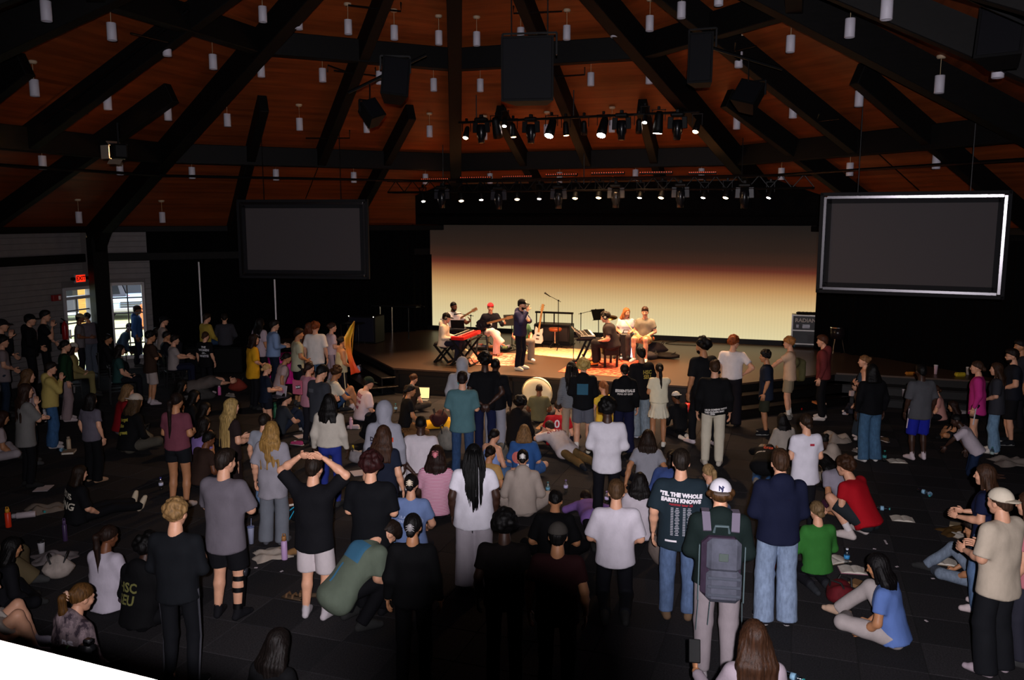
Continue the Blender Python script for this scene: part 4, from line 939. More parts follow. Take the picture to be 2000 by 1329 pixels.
for s in (-.4, .4): MB().smooth().ball((s, -.3, .78), .014, 6, 5).obj('indicator_light', [emat('led_white', 'fff4e0', 6)], t)
t = thing('wing_table', 'plain dark table in the unlit wing behind the flag girl', 'table', sp(690, 672), STROT)
MB().box((0, 0, .6), (.6, .5, .04), .01).obj('table_top', [BLACK], t)
for sx in (-1, 1):
    for sy in (-1, 1): MB().bar((sx * .27, sy * .2, 0), (sx * .27, sy * .2, .58), .03, .03).obj('leg', [CHROME], t)
# ================================================================ people
class Fld:
    """Blend of rounded limbs, meshed as one closed surface."""
    def __init__(s, h): s.h = h; s.P = []; s.cuts = []
    def cone(s, a, b, ra, rb=None, k=.03, cuts=()):
        s.P.append((0, np.array(a, np.float32), np.array(b, np.float32), ra, ra if rb is None else rb, k, cuts)); return s
    def ell(s, c, r, M=None, k=.03, cuts=()):
        s.P.append((1, np.array(c, np.float32), None if M is None else np.array(M, np.float32), np.array(r, np.float32), None, k, cuts)); return s
    def mesh(s):
        h = s.h; lo = np.full(3, 9e9); hi = -lo; bb = []
        for t, a, b, ra, rb, k, c in s.P:
            if t == 0: l, u = np.minimum(a - ra, b - rb), np.maximum(a + ra, b + rb)
            else: m = float(ra.max()); l, u = a - m, a + m
            bb.append((l, u)); lo = np.minimum(lo, l); hi = np.maximum(hi, u)
        lo -= 2.5 * h; n = np.ceil((hi + 2.5 * h - lo) / h).astype(int) + 1
        f = np.full(n, 1.0, np.float32); ax = [np.float32(lo[i]) + np.float32(h) * np.arange(n[i], dtype=np.float32) for i in range(3)]
        for (t, a, b, ra, rb, k, cuts), (l, u) in zip(s.P, bb):
            pad = k + 2 * h; i0 = np.maximum(((l - pad - lo) / h).astype(int), 0); i1 = np.minimum(((u + pad - lo) / h).astype(int) + 2, n)
            x = ax[0][i0[0]:i1[0], None, None]; y = ax[1][None, i0[1]:i1[1], None]; z = ax[2][None, None, i0[2]:i1[2]]
            if t == 0:
                dx, dy, dz = x - a[0], y - a[1], z - a[2]; ba = b - a; L2 = float(ba @ ba) + 1e-9
                tt = np.clip((dx * ba[0] + dy * ba[1] + dz * ba[2]) / L2, 0, 1)
                d = np.sqrt((dx - tt * ba[0]) ** 2 + (dy - tt * ba[1]) ** 2 + (dz - tt * ba[2]) ** 2) - (ra + (rb - ra) * tt)
            else:
                dx, dy, dz = x - a[0], y - a[1], z - a[2]
                if b is not None: dx, dy, dz = (b[0][i] * dx + b[1][i] * dy + b[2][i] * dz for i in range(3))
                q = np.sqrt((dx / ra[0]) ** 2 + (dy / ra[1]) ** 2 + (dz / ra[2]) ** 2); d = (q - 1) * float(ra.min())
            for p, nn in cuts: d = np.maximum(d, (x - p[0]) * nn[0] + (y - p[1]) * nn[1] + (z - p[2]) * nn[2])
            sub = f[i0[0]:i1[0], i0[1]:i1[1], i0[2]:i1[2]]
            e = np.maximum(k - np.abs(sub - d), 0)
            sub[...] = np.minimum(sub, d) - (e * e * (.25 / k) if k > 0 else 0)
        for p, nn in s.cuts: f = np.maximum(f, (ax[0][:, None, None] - p[0]) * nn[0] + (ax[1][None, :, None] - p[1]) * nn[1] + (ax[2][None, None, :] - p[2]) * nn[2])
        f[0], f[-1], f[:, 0], f[:, -1], f[:, :, 0], f[:, :, -1] = (1,) * 6
        return surfnet(f, lo, h)
def surfnet(f, lo, h):
    s = (f < 0); c = np.zeros(tuple(m - 1 for m in f.shape), np.int8)
    off = [(i, j, k) for i in (0, 1) for j in (0, 1) for k in (0, 1)]
    for i, j, k in off: c += s[i:s.shape[0] - 1 + i, j:s.shape[1] - 1 + j, k:s.shape[2] - 1 + k]
    idx = np.argwhere((c > 0) & (c < 8))
    if len(idx) == 0: return np.zeros((0, 3), np.float32), np.zeros((0, 4), np.int32)
    vals = {o: f[idx[:, 0] + o[0], idx[:, 1] + o[1], idx[:, 2] + o[2]] for o in off}
    acc = np.zeros((len(idx), 3), np.float32); cnt_ = np.zeros(len(idx), np.float32)
    for o in off:
        for a in range(3):
            if o[a] == 0:
                o2 = tuple(1 if i == a else o[i] for i in range(3)); v0, v1 = vals[o], vals[o2]; m = (v0 < 0) != (v1 < 0)
                t = np.where(m, v0 / np.where(m, v0 - v1, 1), 0)
                p = np.tile(np.array(o, np.float32), (len(idx), 1)); p[:, a] = t; acc += p * m[:, None]; cnt_ += m
    v = (idx + acc / cnt_[:, None]) * h + lo
    gid = np.full(c.shape, -1, np.int32); gid[idx[:, 0], idx[:, 1], idx[:, 2]] = np.arange(len(idx)); F_ = []
    for a in range(3):
        o1, o2 = (a + 1) % 3, (a + 2) % 3
        sl0 = [slice(1, None)] * 3; sl1 = [slice(1, None)] * 3; sl0[a] = slice(0, -1); sl1[a] = slice(1, None)
        A, B = s[tuple(sl0)], s[tuple(sl1)]; e = np.argwhere(A != B)
        if len(e) == 0: continue
        ins = A[e[:, 0], e[:, 1], e[:, 2]]; base = e + 1; base[:, a] -= 1
        q = []
        for d1, d2 in ((1, 1), (0, 1), (0, 0), (1, 0)):
            b = base.copy(); b[:, o1] -= d1; b[:, o2] -= d2
            b = np.clip(b, 0, np.array(c.shape) - 1); q.append(gid[b[:, 0], b[:, 1], b[:, 2]])
        q = np.stack(q, 1); q[~ins] = q[~ins][:, ::-1]; F_.append(q[(q >= 0).all(1)])
    return v.astype(np.float32), np.concatenate(F_)
def vnormals(v, q):
    n = np.zeros_like(v); fn = np.cross(v[q[:, 2]] - v[q[:, 0]], v[q[:, 3]] - v[q[:, 1]])
    for i in range(4): np.add.at(n, q[:, i], fn)
    return n / (np.linalg.norm(n, axis=1, keepdims=True) + 1e-9)
def folds(v, q, amp, seed, freq=26):
    """cloth creases: long soft diagonal ripples"""
    r = np.random.RandomState(seed); n = vnormals(v, q); d = np.zeros(len(v), np.float32)
    w = v + .03 * np.sin(v[:, [1, 2, 0]] * 13 + r.rand(3) * 6)
    for i in range(4):
        k = r.randn(3) * (1, 1, .7); k = k / np.linalg.norm(k) * freq * (.6 + .9 * r.rand()); d += np.sin(w @ k + r.rand() * 6) * (.45 if i else .8)
    m = np.sin(v @ (r.randn(3) * 5) + r.rand() * 6) * .5 + .5
    return v + n * (amp * d * (.35 + .65 * m))[:, None]
def strands(v, q, amp, seed, g, n=22):
    nn = vnormals(v, q); a = np.arctan2(v[:, 0], -v[:, 1] + .02)
    r = np.random.RandomState(seed)
    d = np.sin(a * n + 3 * np.sin(v[:, 2] * 9 + r.rand() * 6)) * .6 + np.sin(a * n * 2.3 + v[:, 2] * 14 + r.rand() * 6) * .4
    return v + nn * (amp * d)[:, None]
def tri4(mb):
    q, t = [], []
    for f in mb.f:
        if len(f) == 4: q.append(f)
        else:
            for i in range(1, len(f) - 1): t.append((f[0], f[i], f[i + 1]))
    return np.array(mb.v, np.float32).reshape(-1, 3), np.array(q, np.int32).reshape(-1, 4), np.array(t, np.int32).reshape(-1, 3)
def mesh_mix(name, parts, mats):
    """parts: (verts, quads, tris, material index)"""
    V, L, LT, MI = [], [], [], []; o = 0
    for v, q, t, mi in parts:
        if len(v) == 0: continue
        V.append(v); 
        if len(q): L.append((q + o).ravel()); LT.append(np.full(len(q), 4)); MI.append(np.broadcast_to(mi[0] if isinstance(mi, tuple) else mi, (len(q),)))
        if len(t): L.append((t + o).ravel()); LT.append(np.full(len(t), 3)); MI.append(np.full(len(t), mi if not isinstance(mi, tuple) else 0))
        o += len(v)
    me = bpy.data.meshes.new(name)
    if not V: return me
    V = np.concatenate(V).astype(np.float32); L = np.concatenate(L).astype(np.int32); LT = np.concatenate(LT).astype(np.int32); MI = np.concatenate(MI).astype(np.int32)
    me.vertices.add(len(V)); me.vertices.foreach_set('co', V.ravel()); me.loops.add(len(L)); me.loops.foreach_set('vertex_index', L)
    me.polygons.add(len(LT)); me.polygons.foreach_set('loop_start', np.concatenate([[0], np.cumsum(LT)[:-1]]).astype(np.int32)); me.polygons.foreach_set('material_index', MI); me.polygons.foreach_set('use_smooth', np.ones(len(LT), bool))
    for m in mats: me.materials.append(m)
    me.update(calc_edges=True); me.validate()
    return me
NOQ, NOT = np.zeros((0, 4), np.int32), np.zeros((0, 3), np.int32)

HEADS = {}
def head_template(h, fem):
    k = (h, fem)
    if k in HEADS: return HEADS[k]
    f = Fld(h); w = .94 if fem else 1.0
    f.ell((0, -.012, .025), (.074 * w, .096, .098), k=.02).ell((0, .026, -.04), (.058 * w, .066, .072), k=.03).ell((0, .062, -.092), (.026 * w, .024, .02), k=.025)
    f.cone((0, .086, .008), (0, .107, -.026), .010, .014, k=.012).cone((-.034, .078, .024), (.034, .078, .024), .014, k=.012)
    f.cone((-.018, .084, -.058), (.018, .084, -.058), .008, k=.008).ell((-.04, .06, -.025), (.024, .026, .026), k=.02).ell((.04, .06, -.025), (.024, .026, .026), k=.02)
    for sx in (-1, 1): f.ell((sx * .077 * w, -.006, -.012), (.011, .023, .031), k=.01)
    v, q = f.mesh(); c = v[q].mean(1); mi = np.where((np.abs(c[:, 0]) < .024) & (c[:, 1] > .082) & (np.abs(c[:, 2] + .058) < .0085), 3, 0)
    e = MB().smooth(); d = MB().smooth()
    for sx in (-1, 1):
        e.ball((sx * .031 * w, .078, .004), (.013, .009, .008), 8, 5); d.ball((sx * .031 * w, .0845, .004), (.0055, .004, .0055), 6, 4)
        d.tube([(sx * .014, .092, .024), (sx * .03, .091, .029), (sx * .047, .08, .024)], .0032, 4)
    HEADS[k] = [(v, q, NOT, (mi,)), (*tri4(e), 1), (*tri4(d), 2)]
    return HEADS[k]
def hand_geo(w, d, n, sx, curl=.6, sc=1.0):
    """palm and five bent fingers; d: pointing direction, n: palm normal"""
    d = d.normalized(); n = n - d * n.dot(d)
    if n.length < .1: n = Vector((0, .3, -1)) - d * d.dot(Vector((0, .3, -1)))
    n.normalize(); a = d.cross(n); th = a if a.dot(Vector((0, .8, .5))) > 0 else -a
    M = Matrix((th, d, n)).transposed(); m = MB().smooth()
    m.ball(w + d * .05 * sc, (.042 * sc, .055 * sc, .016 * sc), 9, 6, M)
    for i, (x, L) in enumerate(((.03, .072), (.01, .082), (-.011, .077), (-.03, .06))):
        b = w + (d * .088 + th * x) * sc; L *= sc; c1, c2 = curl * .55, curl * 1.3
        p1 = b + (d * math.cos(c1) + n * math.sin(c1)) * L * .5; p2 = p1 + (d * math.cos(c2) + n * math.sin(c2)) * L * .5
        m.tube([b - d * .02, b, p1, p2], [.009 * sc, .0092 * sc, .0085 * sc, .0065 * sc], 5)
    b = w + (d * .028 + th * .03) * sc; p1 = b + (d * .6 + th * .75 + n * .25).normalized() * .042 * sc
    m.tube([b - th * .02, b, p1, p1 + (d * .9 + th * .25 + n * .3 * (1 + curl)).normalized() * .032 * sc], [.011 * sc, .0115 * sc, .0095 * sc, .007 * sc], 5)
    return m
def RX(a): return Matrix.Rotation(a, 3, 'X')
def RY(a): return Matrix.Rotation(a, 3, 'Y')
def RZ(a): return Matrix.Rotation(a, 3, 'Z')
# pose: pelvis, lean, (right knee, ankle, toe), arms, head pitch down
POSES = {
 'stand': ((0, 0, .93), 2, ((.105, .03, .49), (.11, -.03, .09), (.15, .14, .035)), 'down', 4),
 'step': ((0, 0, .92), 3, None, 'down', 4),
 'sit': ((0, 0, .13), 12, ((.36, .27, .18), (-.06, .36, .08), (-.16, .44, .06)), 'lap', 14),
 'knees': ((0, 0, .13), 14, ((.13, .40, .47), (.12, .52, .09), (.14, .68, .04)), 'hug', 8),
 'legs': ((0, 0, .13), 6, ((.12, .5, .17), (.14, .92, .1), (.17, .98, .24)), 'lap', 10),
 'side': ((0, 0, .13), 6, None, 'lap', 10),
 'kneel': ((0, -.05, .29), 8, ((.14, .34, .09), (.1, -.12, .07), (.09, -.3, .04)), 'lap', 12),
 'kneelup': ((0, 0, .52), 6, ((.12, .07, .08), (.1, -.36, .07), (.1, -.52, .05)), 'lap', 12),
 'bow': ((0, -.25, .31), 78, ((.15, .1, .09), (.1, -.36, .07), (.1, -.52, .05)), 'bowf', 30),
 'squat': ((0, -.12, .25), 34, ((.2, .26, .47), (.15, .0, .09), (.19, .17, .04)), 'fwd', 0),
 'prone': ((0, 0, .14), 88, ((.11, -.44, .1), (.13, -.86, .08), (.15, -1.02, .06)), 'pronef', -30),
 'chair': ((0, 0, .55), 4, ((.13, .42, .53), (.14, .42, .09), (.17, .6, .04)), 'lap', 6),
 'stool': ((0, 0, .68), 4, ((.15, .4, .6), (.15, .36, .14), (.18, .53, .1)), 'lap', 6),
 'bend': ((0, -.12, .9), 58, ((.12, .02, .48), (.12, -.02, .09), (.15, .15, .035)), 'fwdlow', 0),
}
ARMS = {  # elbow, wrist, finger direction; in the torso's frame from the pelvis, right side
 'down': ((.245, -.04, .19), (.255, .04, -.05), (0, .2, -1)), 'cross': ((.245, .07, .19), (-.07, .185, .23), (-1, .1, .15)),
 'fold': ((.255, .0, .19), (.05, .2, .08), (-.7, .4, -.3)), 'hold': ((.23, .0, .19), (.12, .25, .17), (-.3, 1, .1)),
 'back': ((.27, -.1, .17), (.05, -.165, -.02), (-.7, -.1, -.7)), 'hips': ((.37, -.1, .22), (.19, .02, .06), (-.6, .5, -.4)),
 'head': ((.36, .0, .63), (.13, -.03, .80), (-1, -.1, .2)), 'pray': ((.2, .15, .24), (.05, .2, .44), (-.25, .05, 1)),
 'chin': ((.19, .15, .2), (.05, .16, .44), (-.3, .1, .9)), 'fwd': ((.22, .1, .26), (.18, .34, .25), (-.1, 1, -.1)),
 'lap': ((.27, .06, .18), (.16, .27, .05), (-.4, .9, -.3)), 'hug': ((.25, .2, .24), (.05, .42, .25), (-1, .2, 0)),
 'bowf': ((.27, .05, .55), (.13, .12, .76), (-.1, 0, 1)), 'pronef': ((.33, .1, .55), (.1, .1, .74), (-1, 0, .3)),
 'fwdlow': ((.2, .2, .42), (.13, .42, .34), (0, .7, -.5)), 'keys': ((.25, .03, .17), (.17, .3, .17), (0, 1, -.15)),
 'mic': ((.22, .13, .24), (.05, .2, .52), (-.3, -.1, .9)), 'reach': ((.24, .2, .38), (.2, .46, .36), (0, 1, 0)),
 'out': ((.38, .05, .3), (.5, .12, .1), (.4, .3, -.8)), 'gback': ((.3, -.05, .2), (.1, .19, .1), (-1, .2, -.2)), 'gneck': ((.3, .12, .22), (.36, .3, .3), (-.4, .3, .8)),
 'prop': ((.3, -.14, .22), (.32, -.26, -.06), (0, -.5, -.3)), 'side': ((.28, .0, .2), (.33, .12, -.02), (0, .4, -1)),
}
SKIN = {'l': 'd09a7c', 't': 'b07a55', 'b': '6e432b', 'd': '3a241a'}
def hair_parts(style, L, h, g, seed, hexc, capped=False):
    out = []; FP = ((0, .07, .06), (0, .80, -.60)); SP = ((0, 0, .004), (0, .545, -.84)); rr = random.Random(seed)
    CC = (((0, 0, .045), (0, 0, 1)),) if capped else ()
    def shell(i=.0, cuts=(SP,), k=.015): return Fld(h).ell((0, -.013, .028), (.081 + i, .102 + i, .101 + i), k=k, cuts=tuple(cuts) + CC)
    def V(*p): return Vector(p)
    if style == 'short':
        f = shell(.004)
        if not capped:
            f.ell((0, .012, .085), (.072, .09, .052), k=.02, cuts=(SP,))
            for _ in range(16): a = rr.uniform(0, 6.28); rr_ = rr.uniform(.2, 1); f.ell((.062 * rr_ * math.cos(a), .0 + .08 * rr_ * math.sin(a), .125 - .05 * rr_ ** 2), (.022, .026, .016), k=.012, cuts=(SP,))
        f.ell((0, -.075, -.035), (.05, .03, .03), k=.02); v, q = f.mesh(); out.append((folds(strands(v, q, .0025, seed, g, 26), q, .002, seed, 100), q))
    elif style == 'buzz':
        v, q = shell(-.002).mesh(); out.append((v, q))
    elif style in ('curly', 'afro'):
        i = (.02 if capped else .012) if style == 'curly' else .035; f = shell(i * .5, k=.012)
        for _ in range(46):
            a, b = rr.uniform(0, 6.28), rr.uniform(-.35, 1); c = math.sqrt(max(0, 1 - b * b)); p = V(.075 * c * math.cos(a), -.015 + .09 * c * math.sin(a), .035 + .092 * b)
            if (p.y - .0) * .545 - (p.z - .004) * .84 > -.01 or (p.y > .07 and p.z < .07) or (capped and p.z > .03): continue
            f.ell(p + (p - V(0, -.01, .02)).normalized() * i * .6, (.026 + i * .4,) * 3, k=.012)
        v, q = f.mesh(); out.append((folds(v, q, .0035, seed, 90), q))
    elif style in ('long', 'bob', 'wavy', 'half'):
        f = shell(.008, (FP,)); n = 5
        for j in range(n):
            x = (j - 2) / 2; p = V(x * .07, -.06 + .03 * abs(x), -.02); p2 = p + g * .14 + V(x * .03, -.06, 0)
            f.cone(p, p2, .045, .043, k=.03)
            if style != 'bob': f.cone(p2, p2 + g * L + V(x * .012 + rr.uniform(-.015, .015), -.035, 0), .043, .022, k=.03)
        for sx in (-1, 1): f.cone((sx * .075, .01, .03), V(sx * .082, .0, -.06) + g * .08, .022, .02, k=.02)
        v, q = f.mesh(); v = strands(v, q, .0035, seed, g, 30)
        if style in ('wavy', 'half'): v = folds(v, q, .005, seed, 60)
        out.append((v, q))
    elif style == 'pony':
        f = shell(.002).ell((0, -.112, .035), (.03, .03, .03), k=.02); p = V(0, -.13, .035); p1 = p + V(0, -.045, -.03); p2 = p1 + g * .12 + V(rr.uniform(-.02, .02), .01, 0)
        f.cone(p, p1, .026, .033, k=.015).cone(p1, p2, .034, .034, k=.02).cone(p2, p2 + g * L + V(rr.uniform(-.03, .03), .02, 0), .034, .012, k=.02)
        v, q = f.mesh(); out.append((strands(v, q, .004, seed, g, 24), q))
    elif style in ('bun', 'lowbun', 'claw'):
        z = .045 if style == 'bun' else -.03; f = shell(.002).ell((0, -.118, z), (.045, .036, .042), k=.015); v, q = f.mesh(); out.append((strands(v, q, .004, seed, g, 24), q))
    elif style == 'braids':
        v, q = shell(.006, (FP,)).mesh(); m = MB().smooth()
        for j in range(90):
            a = R(rr.uniform(-118, 118)); zz = rr.uniform(-.04, .08); p = V(.08 * math.sin(a), -.02 - .1 * math.cos(a), zz); e = L * rr.uniform(.75, 1.1)
            o = V(math.sin(a) * .05, -.05 - .03 * math.cos(a), 0); pts = [p, p + o * .5 + g * .06, p + o + g * .18, p + o * 1.1 + g * (.18 + e * .5), p + o * 1.0 + g * (.18 + e) + V(rr.uniform(-.02, .02), rr.uniform(-.01, .02), 0)]
            m.tube(pts, [.009, .0085, .008, .007, .004], 5)
        out.append((strands(v, q, .003, seed, g, 30), q)); out.append(tri4(m))
    return out
def world(j, p): A = j['A']; p = p * j['s']; return j['loc'] + Vector((p.x * math.cos(A) + p.y * math.sin(A), -p.x * math.sin(A) + p.y * math.cos(A), p.z))
NPEOPLE = [0]
def person(pose, hx, hy, face, skin, hair, top, bot, shoe, label, h=1.7, fy=None, zb=0.0, arms=None, lean=None, twist=0, yaw=0, pitch=None, fem=None, bulk=1.0,
           hem=None, sleeve=None, legs=None, cap=None, hood=False, prints=(), glasses=False, beard=None, stripes=None, side=0, hs=None, sock=None, wig=None, name='person', loc=None, pants_stripe=None, hl=None, clip=None, phones=False, dz=0.0):
    NPEOPLE[0] += 1; seed = NPEOPLE[0] * 7 + 3
    st_, _, hc = hair.partition(':'); tt, _, tc = top.partition(':'); bt, _, bc = bot.partition(':')
    if fem is None: fem = st_ in ('long', 'wavy', 'pony', 'bun', 'lowbun', 'claw', 'braids', 'half')
    pel, ln, lg, ar, pt = POSES[pose]; lean = ln if lean is None else lean; arms = arms or ar; pitch = pt if pitch is None else pitch
    pel = Vector(pel) + Vector((0, 0, dz))
    if pose in ('chair', 'stool') and hs is not None: pel.z = hs + .09
    if isinstance(arms, str): arms = (arms, arms)
    Rt = RZ(R(-twist)) @ RY(R(side)) @ RX(R(-lean)); Rh = Rt @ RZ(R(-yaw)) @ RX(R(-pitch) + (R(lean) * .75 if lean < 40 else 0))
    T = lambda p: pel + Rt @ Vector(p)
    nk = T((0, -.01, .53)); hd = nk + Rt @ Vector((0, .015, .05)) + Rh @ Vector((0, .015, .085)); topv = hd + Rh @ Vector((0, 0, .125))
    topp = Vector((hd.x, hd.y, max(topv.z, hd.z + .11)))
    if lean > 44: topp = Vector((topv.x * .5 + hd.x * .5, topv.y * .5 + hd.y * .5, max(hd.z + .1, T((0, -.1, .3)).z if pose in ('bow', 'prone') else 0)))
    # place in the hall
    A = R(face); fw = lambda p: Vector((p.x * math.cos(A) + p.y * math.sin(A), -p.x * math.sin(A) + p.y * math.cos(A), p.z))
    if loc is None:
        if fy is not None:
            Y = at_z(hx, fy, zb).y; s = (at_y(hx, hy, Y).z - zb) / topp.z; s = min(max(s, .84), 1.17); hp = at_y(hx, hy, Y)
        else: s = h / 1.72; hp = at_z(hx, hy, zb + topp.z * s)
        o = fw(topp); loc = Vector((hp.x - o.x * s, hp.y - o.y * s, zb))
    else: s = h / 1.72; loc = Vector(loc)
    Yd = loc.y; cell = .016 if Yd < 9.3 else .020 if Yd < 12 else .0245 if Yd < 16 else .028
    root = thing(name, label, 'person', loc, -A)
    j = {'pel': pel, 'T': T, 'Rt': Rt, 'Rh': Rh, 'hd': hd, 's': s, 'root': root, 'loc': loc, 'A': A}
    sw = (.165 if fem else .185) * bulk ** .45; hw = .095
    sh = [T((sx * (sw - .008), -.01, .44)) for sx in (-1, 1)]; el, wr, hdv = [], [], []
    for i, sx in enumerate((-1, 1)):
        e, w, d = ARMS[arms[i]] if isinstance(arms[i], str) else arms[i]
        k = sw / .185 if abs(e[0]) > .15 else 1
        el.append(T((sx * e[0] * k, e[1], e[2]))); wr.append(T((sx * w[0], w[1], w[2]))); hdv.append(Rt @ Vector((sx * d[0], d[1], d[2])))
        if pose == 'bow' and wr[-1].z < .07: wr[-1].z = .05
        el[-1].z = max(el[-1].z, .06); wr[-1].z = max(wr[-1].z, .045)
    if legs: LG = legs
    elif pose == 'step': LG = [((-.1, .12, .5), (-.11, .1, .09), (-.13, .27, .035)), ((.1, .0, .47), (.11, -.22, .11), (.14, -.06, .04))]
    elif pose == 'side': LG = [((-.22, .42, .2), (.18, .5, .08), (.32, .52, .06)), ((.3, .32, .4), (.3, .62, .09), (.33, .78, .04))]
    else: LG = [tuple((-p[0], p[1], p[2]) for p in lg), lg]
    if pose in ('chair', 'stool') and hs is not None and not legs: LG = [tuple((p[0], p[1], p[2] + (hs - .46 if i == 0 else 0)) for i, p in enumerate(g)) for g in LG]
    kn = [Vector(g[0]) for g in LG]; an = [Vector(g[1]) for g in LG]; to = [Vector(g[2]) for g in LG]
    hip = [pel + RX(R(-min(lean, 30) * .3)) @ Vector((sx * hw, 0, -.01)) for sx in (-1, 1)]
    b = bulk; UPR = pose in ('stand', 'step', 'bend')
    # ---- skin
    bare_leg = bt in ('shorts', 'skirt', 'none', 'jorts')
    f = Fld(cell * 1.2); f.cone(nk - Rt @ Vector((0, .0, .03)), hd + Rh @ Vector((0, -.015, -.06)), .056 if not fem else .049, .052 if not fem else .045)
    sl = sleeve if sleeve is not None else {'tee': .68, 'over': .92, 'polo': .7, 'cap': .4}.get(tt, 0); longs = tt in ('long', 'hood', 'sweat')
    for i in (0, 1):
        if longs: f.cone(el[i].lerp(wr[i], .8), wr[i], .034, .027)
        else:
            a0 = sh[i] if tt == 'tank' else sh[i].lerp(el[i], max(sl - .25, 0))
            f.cone(a0, el[i], (.05 if tt == 'tank' else .045) * (.9 if fem else 1) * b ** .5, .039 * b ** .5).cone(el[i], el[i].lerp(wr[i], .35), .039, .041).cone(el[i].lerp(wr[i], .35), wr[i], .041, .026)
    # body beneath the clothes
    f.cone(nk, T((0, -.01, .42)), .05, .06, k=.04).cone(T((0, -.01, .4)), T((0, 0, .05)), .075, .075, k=.04).cone(sh[0], sh[1], .035, k=.03).cone(hip[0], hip[1], .06, k=.03)
    for i in (0, 1):
        f.cone(sh[i], el[i], .036, .032)
        if longs: f.cone(el[i], wr[i], .03, .026)
        f.cone(hip[i], kn[i], .055, .042, k=.02)
        if not bare_leg: f.cone(kn[i], an[i], .042, .034, k=.02)
    if tt == 'tank':
        for sx in (-1, 1): f.cone(T((sx * .09, -.005, .42)), T((sx * .08, 0, .25)), .085, .08, k=.05).cone(T((sx * .04, -.01, .48)), T((sx * (sw - .01), -.01, .455)), .042, .05)
    bare_leg = bt in ('shorts', 'skirt', 'none', 'jorts')
    for i in (0, 1):
        if bare_leg: f.cone(hip[i].lerp(kn[i], .25), kn[i], .082 * b ** .5, .056, k=.02).cone(kn[i], kn[i].lerp(an[i], .35), .055, .057, k=.02).cone(kn[i].lerp(an[i], .35), an[i], .057, .036, k=.02)
        if shoe == 'bare': f.cone(an[i] - Vector((0, .0, .03)), to[i] - Vector((0, 0, .005)), .036, .026).cone(an[i], an[i] + Vector((0, -.02, -.04)), .036, .03)
        elif not bare_leg: f.cone(kn[i].lerp(an[i], .85), an[i], .04, .038)
    if pose not in ('prone',): f.cuts.append(((0, 0, .004), (0, 0, -1)))
    v, q = f.mesh(); parts = [(v, q, NOT, 0)]
    Mh = np.array(Rh, np.float32); ho = np.array(hd, np.float32)
    for hv, hq, ht, mi in head_template(.0100 if Yd < 9.3 else .013 if Yd < 13 else .016, fem): parts.append((hv @ Mh.T + ho, hq, ht, mi))
    for i, sx in enumerate((-1, 1)):
        m = hand_geo(wr[i], hdv[i], Rt @ Vector((-sx, 0, -.2)) if abs(hdv[i].normalized().x) < .6 else Rt @ Vector((0, -1 if hdv[i].z > -.2 else 1, -.4)), sx, .55, .95 if fem else 1.05)
        parts.append((*tri4(m), 0))
    sk = SKIN[skin]; lip = mat('lips', {'l': 'b06a60', 't': '96584a', 'b': '5a3028', 'd': '301c18'}[skin], .5)
    for i_, p_ in enumerate(parts): parts[i_] = (p_[0] * s, *p_[1:])
    link('body', mesh_mix('body', parts, [skinm(sk), mat('eye_white', 'cfc8c4', .3), mat('iris_and_brow', '1a120e', .5), lip]), root)
    # ---- top
    tm = cloth(tc) if not stripes else mat('striped_cloth', tc, .85, 0, 'stripe', .15, 0, stripes[1], stripes[0]); shirt = None
    if tt == 'camo': tm = mat('camo_cloth', tc, .85, 0, 'camo', .15, 0, 1.0, '3a3038'); tt = 'hood'; longs = True
    if tt != 'none':
        f = Fld(cell); hm = hem if hem is not None else {'over': -.16, 'tee': -.1, 'polo': -.1, 'tank': -.04, 'long': -.08, 'hood': -.08, 'sweat': -.06, 'cap': -.1}.get(tt, -.08)
        if not UPR and hem is None: hm = max(hm, -.07 if lean < 40 else -.02)
        ls = .012 if tt in ('over', 'hood', 'sweat') else .004; hc_ = ((tuple(T((0, 0, hm)))), tuple(Rt @ Vector((0, 0, -1))))
        tk = tt == 'tank'
        cu = [(tuple(T((0, 0, .41))), tuple(Rt @ Vector((0, 0, 1))))] if tk else []
        lo_c = [hc_] if lean < 40 else []
        for sx in (-1, 1):
            f.cone(T((sx * (.072 if fem else .086), -.008, .365)), T((sx * .07, .0, .17)), (.1 if fem else .112) * b ** .7 + ls - (.006 if tk else 0), (.09 if fem else .1) * b + ls, k=.06, cuts=cu)
            f.cone(T((sx * .07, 0, .17)), T((sx * .078, -.005, hm - .06)), (.09 if fem else .1) * b + ls, (.122 * b + ls) * (1.04 if tt in ('over', 'tee') else 1), k=.06, cuts=lo_c)
            if not tk: f.cone(T((sx * .03, -.014, .472)), T((sx * (sw - .025), -.012, .432)), .044, .056 + ls * .4, k=.05)
            if fem: f.ell(T((sx * .065, .08, .31)), (.06, .05, .058), k=.05)
        f.cone(T((0, -.004, .38)), T((0, -.004, .17)), .104 * b ** .5 + ls, .098 * b + ls, k=.06, cuts=cu).cone(T((0, -.004, .17)), T((0, -.014, hm - .06)), .1 * b + ls, .132 * b + ls, k=.06, cuts=lo_c)
        if tk:
            for sx in (-1, 1): f.cone(T((sx * .085, -.09, .40)), T((sx * .08, -.01, .53)), .014, .012, k=.01).cone(T((sx * .08, -.01, .53)), T((sx * .085, .1, .4)), .012, .014, k=.01)
        else:
            for i in (0, 1):
                if longs:
                    f.cone(sh[i], el[i], .057 + ls, .05 + ls, k=.05); e = wr[i] - (wr[i] - el[i]).normalized() * .01
                    f.cone(el[i], e, .05 + ls, .04, k=.03, cuts=[(tuple(e), tuple((wr[i] - el[i]).normalized()))])
                else:
                    e = sh[i].lerp(el[i], sl); dd = (el[i] - sh[i]).normalized(); f.cone(sh[i], e + dd * .06, .058 + ls, .064 + ls * 1.3, k=.05, cuts=[(tuple(e), tuple(dd))])
        if tt == 'hood' and not hood: f.ell(T((0, -.075, .505)), (.11, .075, .085), k=.04).ell(T((0, -.10, .45)), (.09, .05, .08), k=.04)
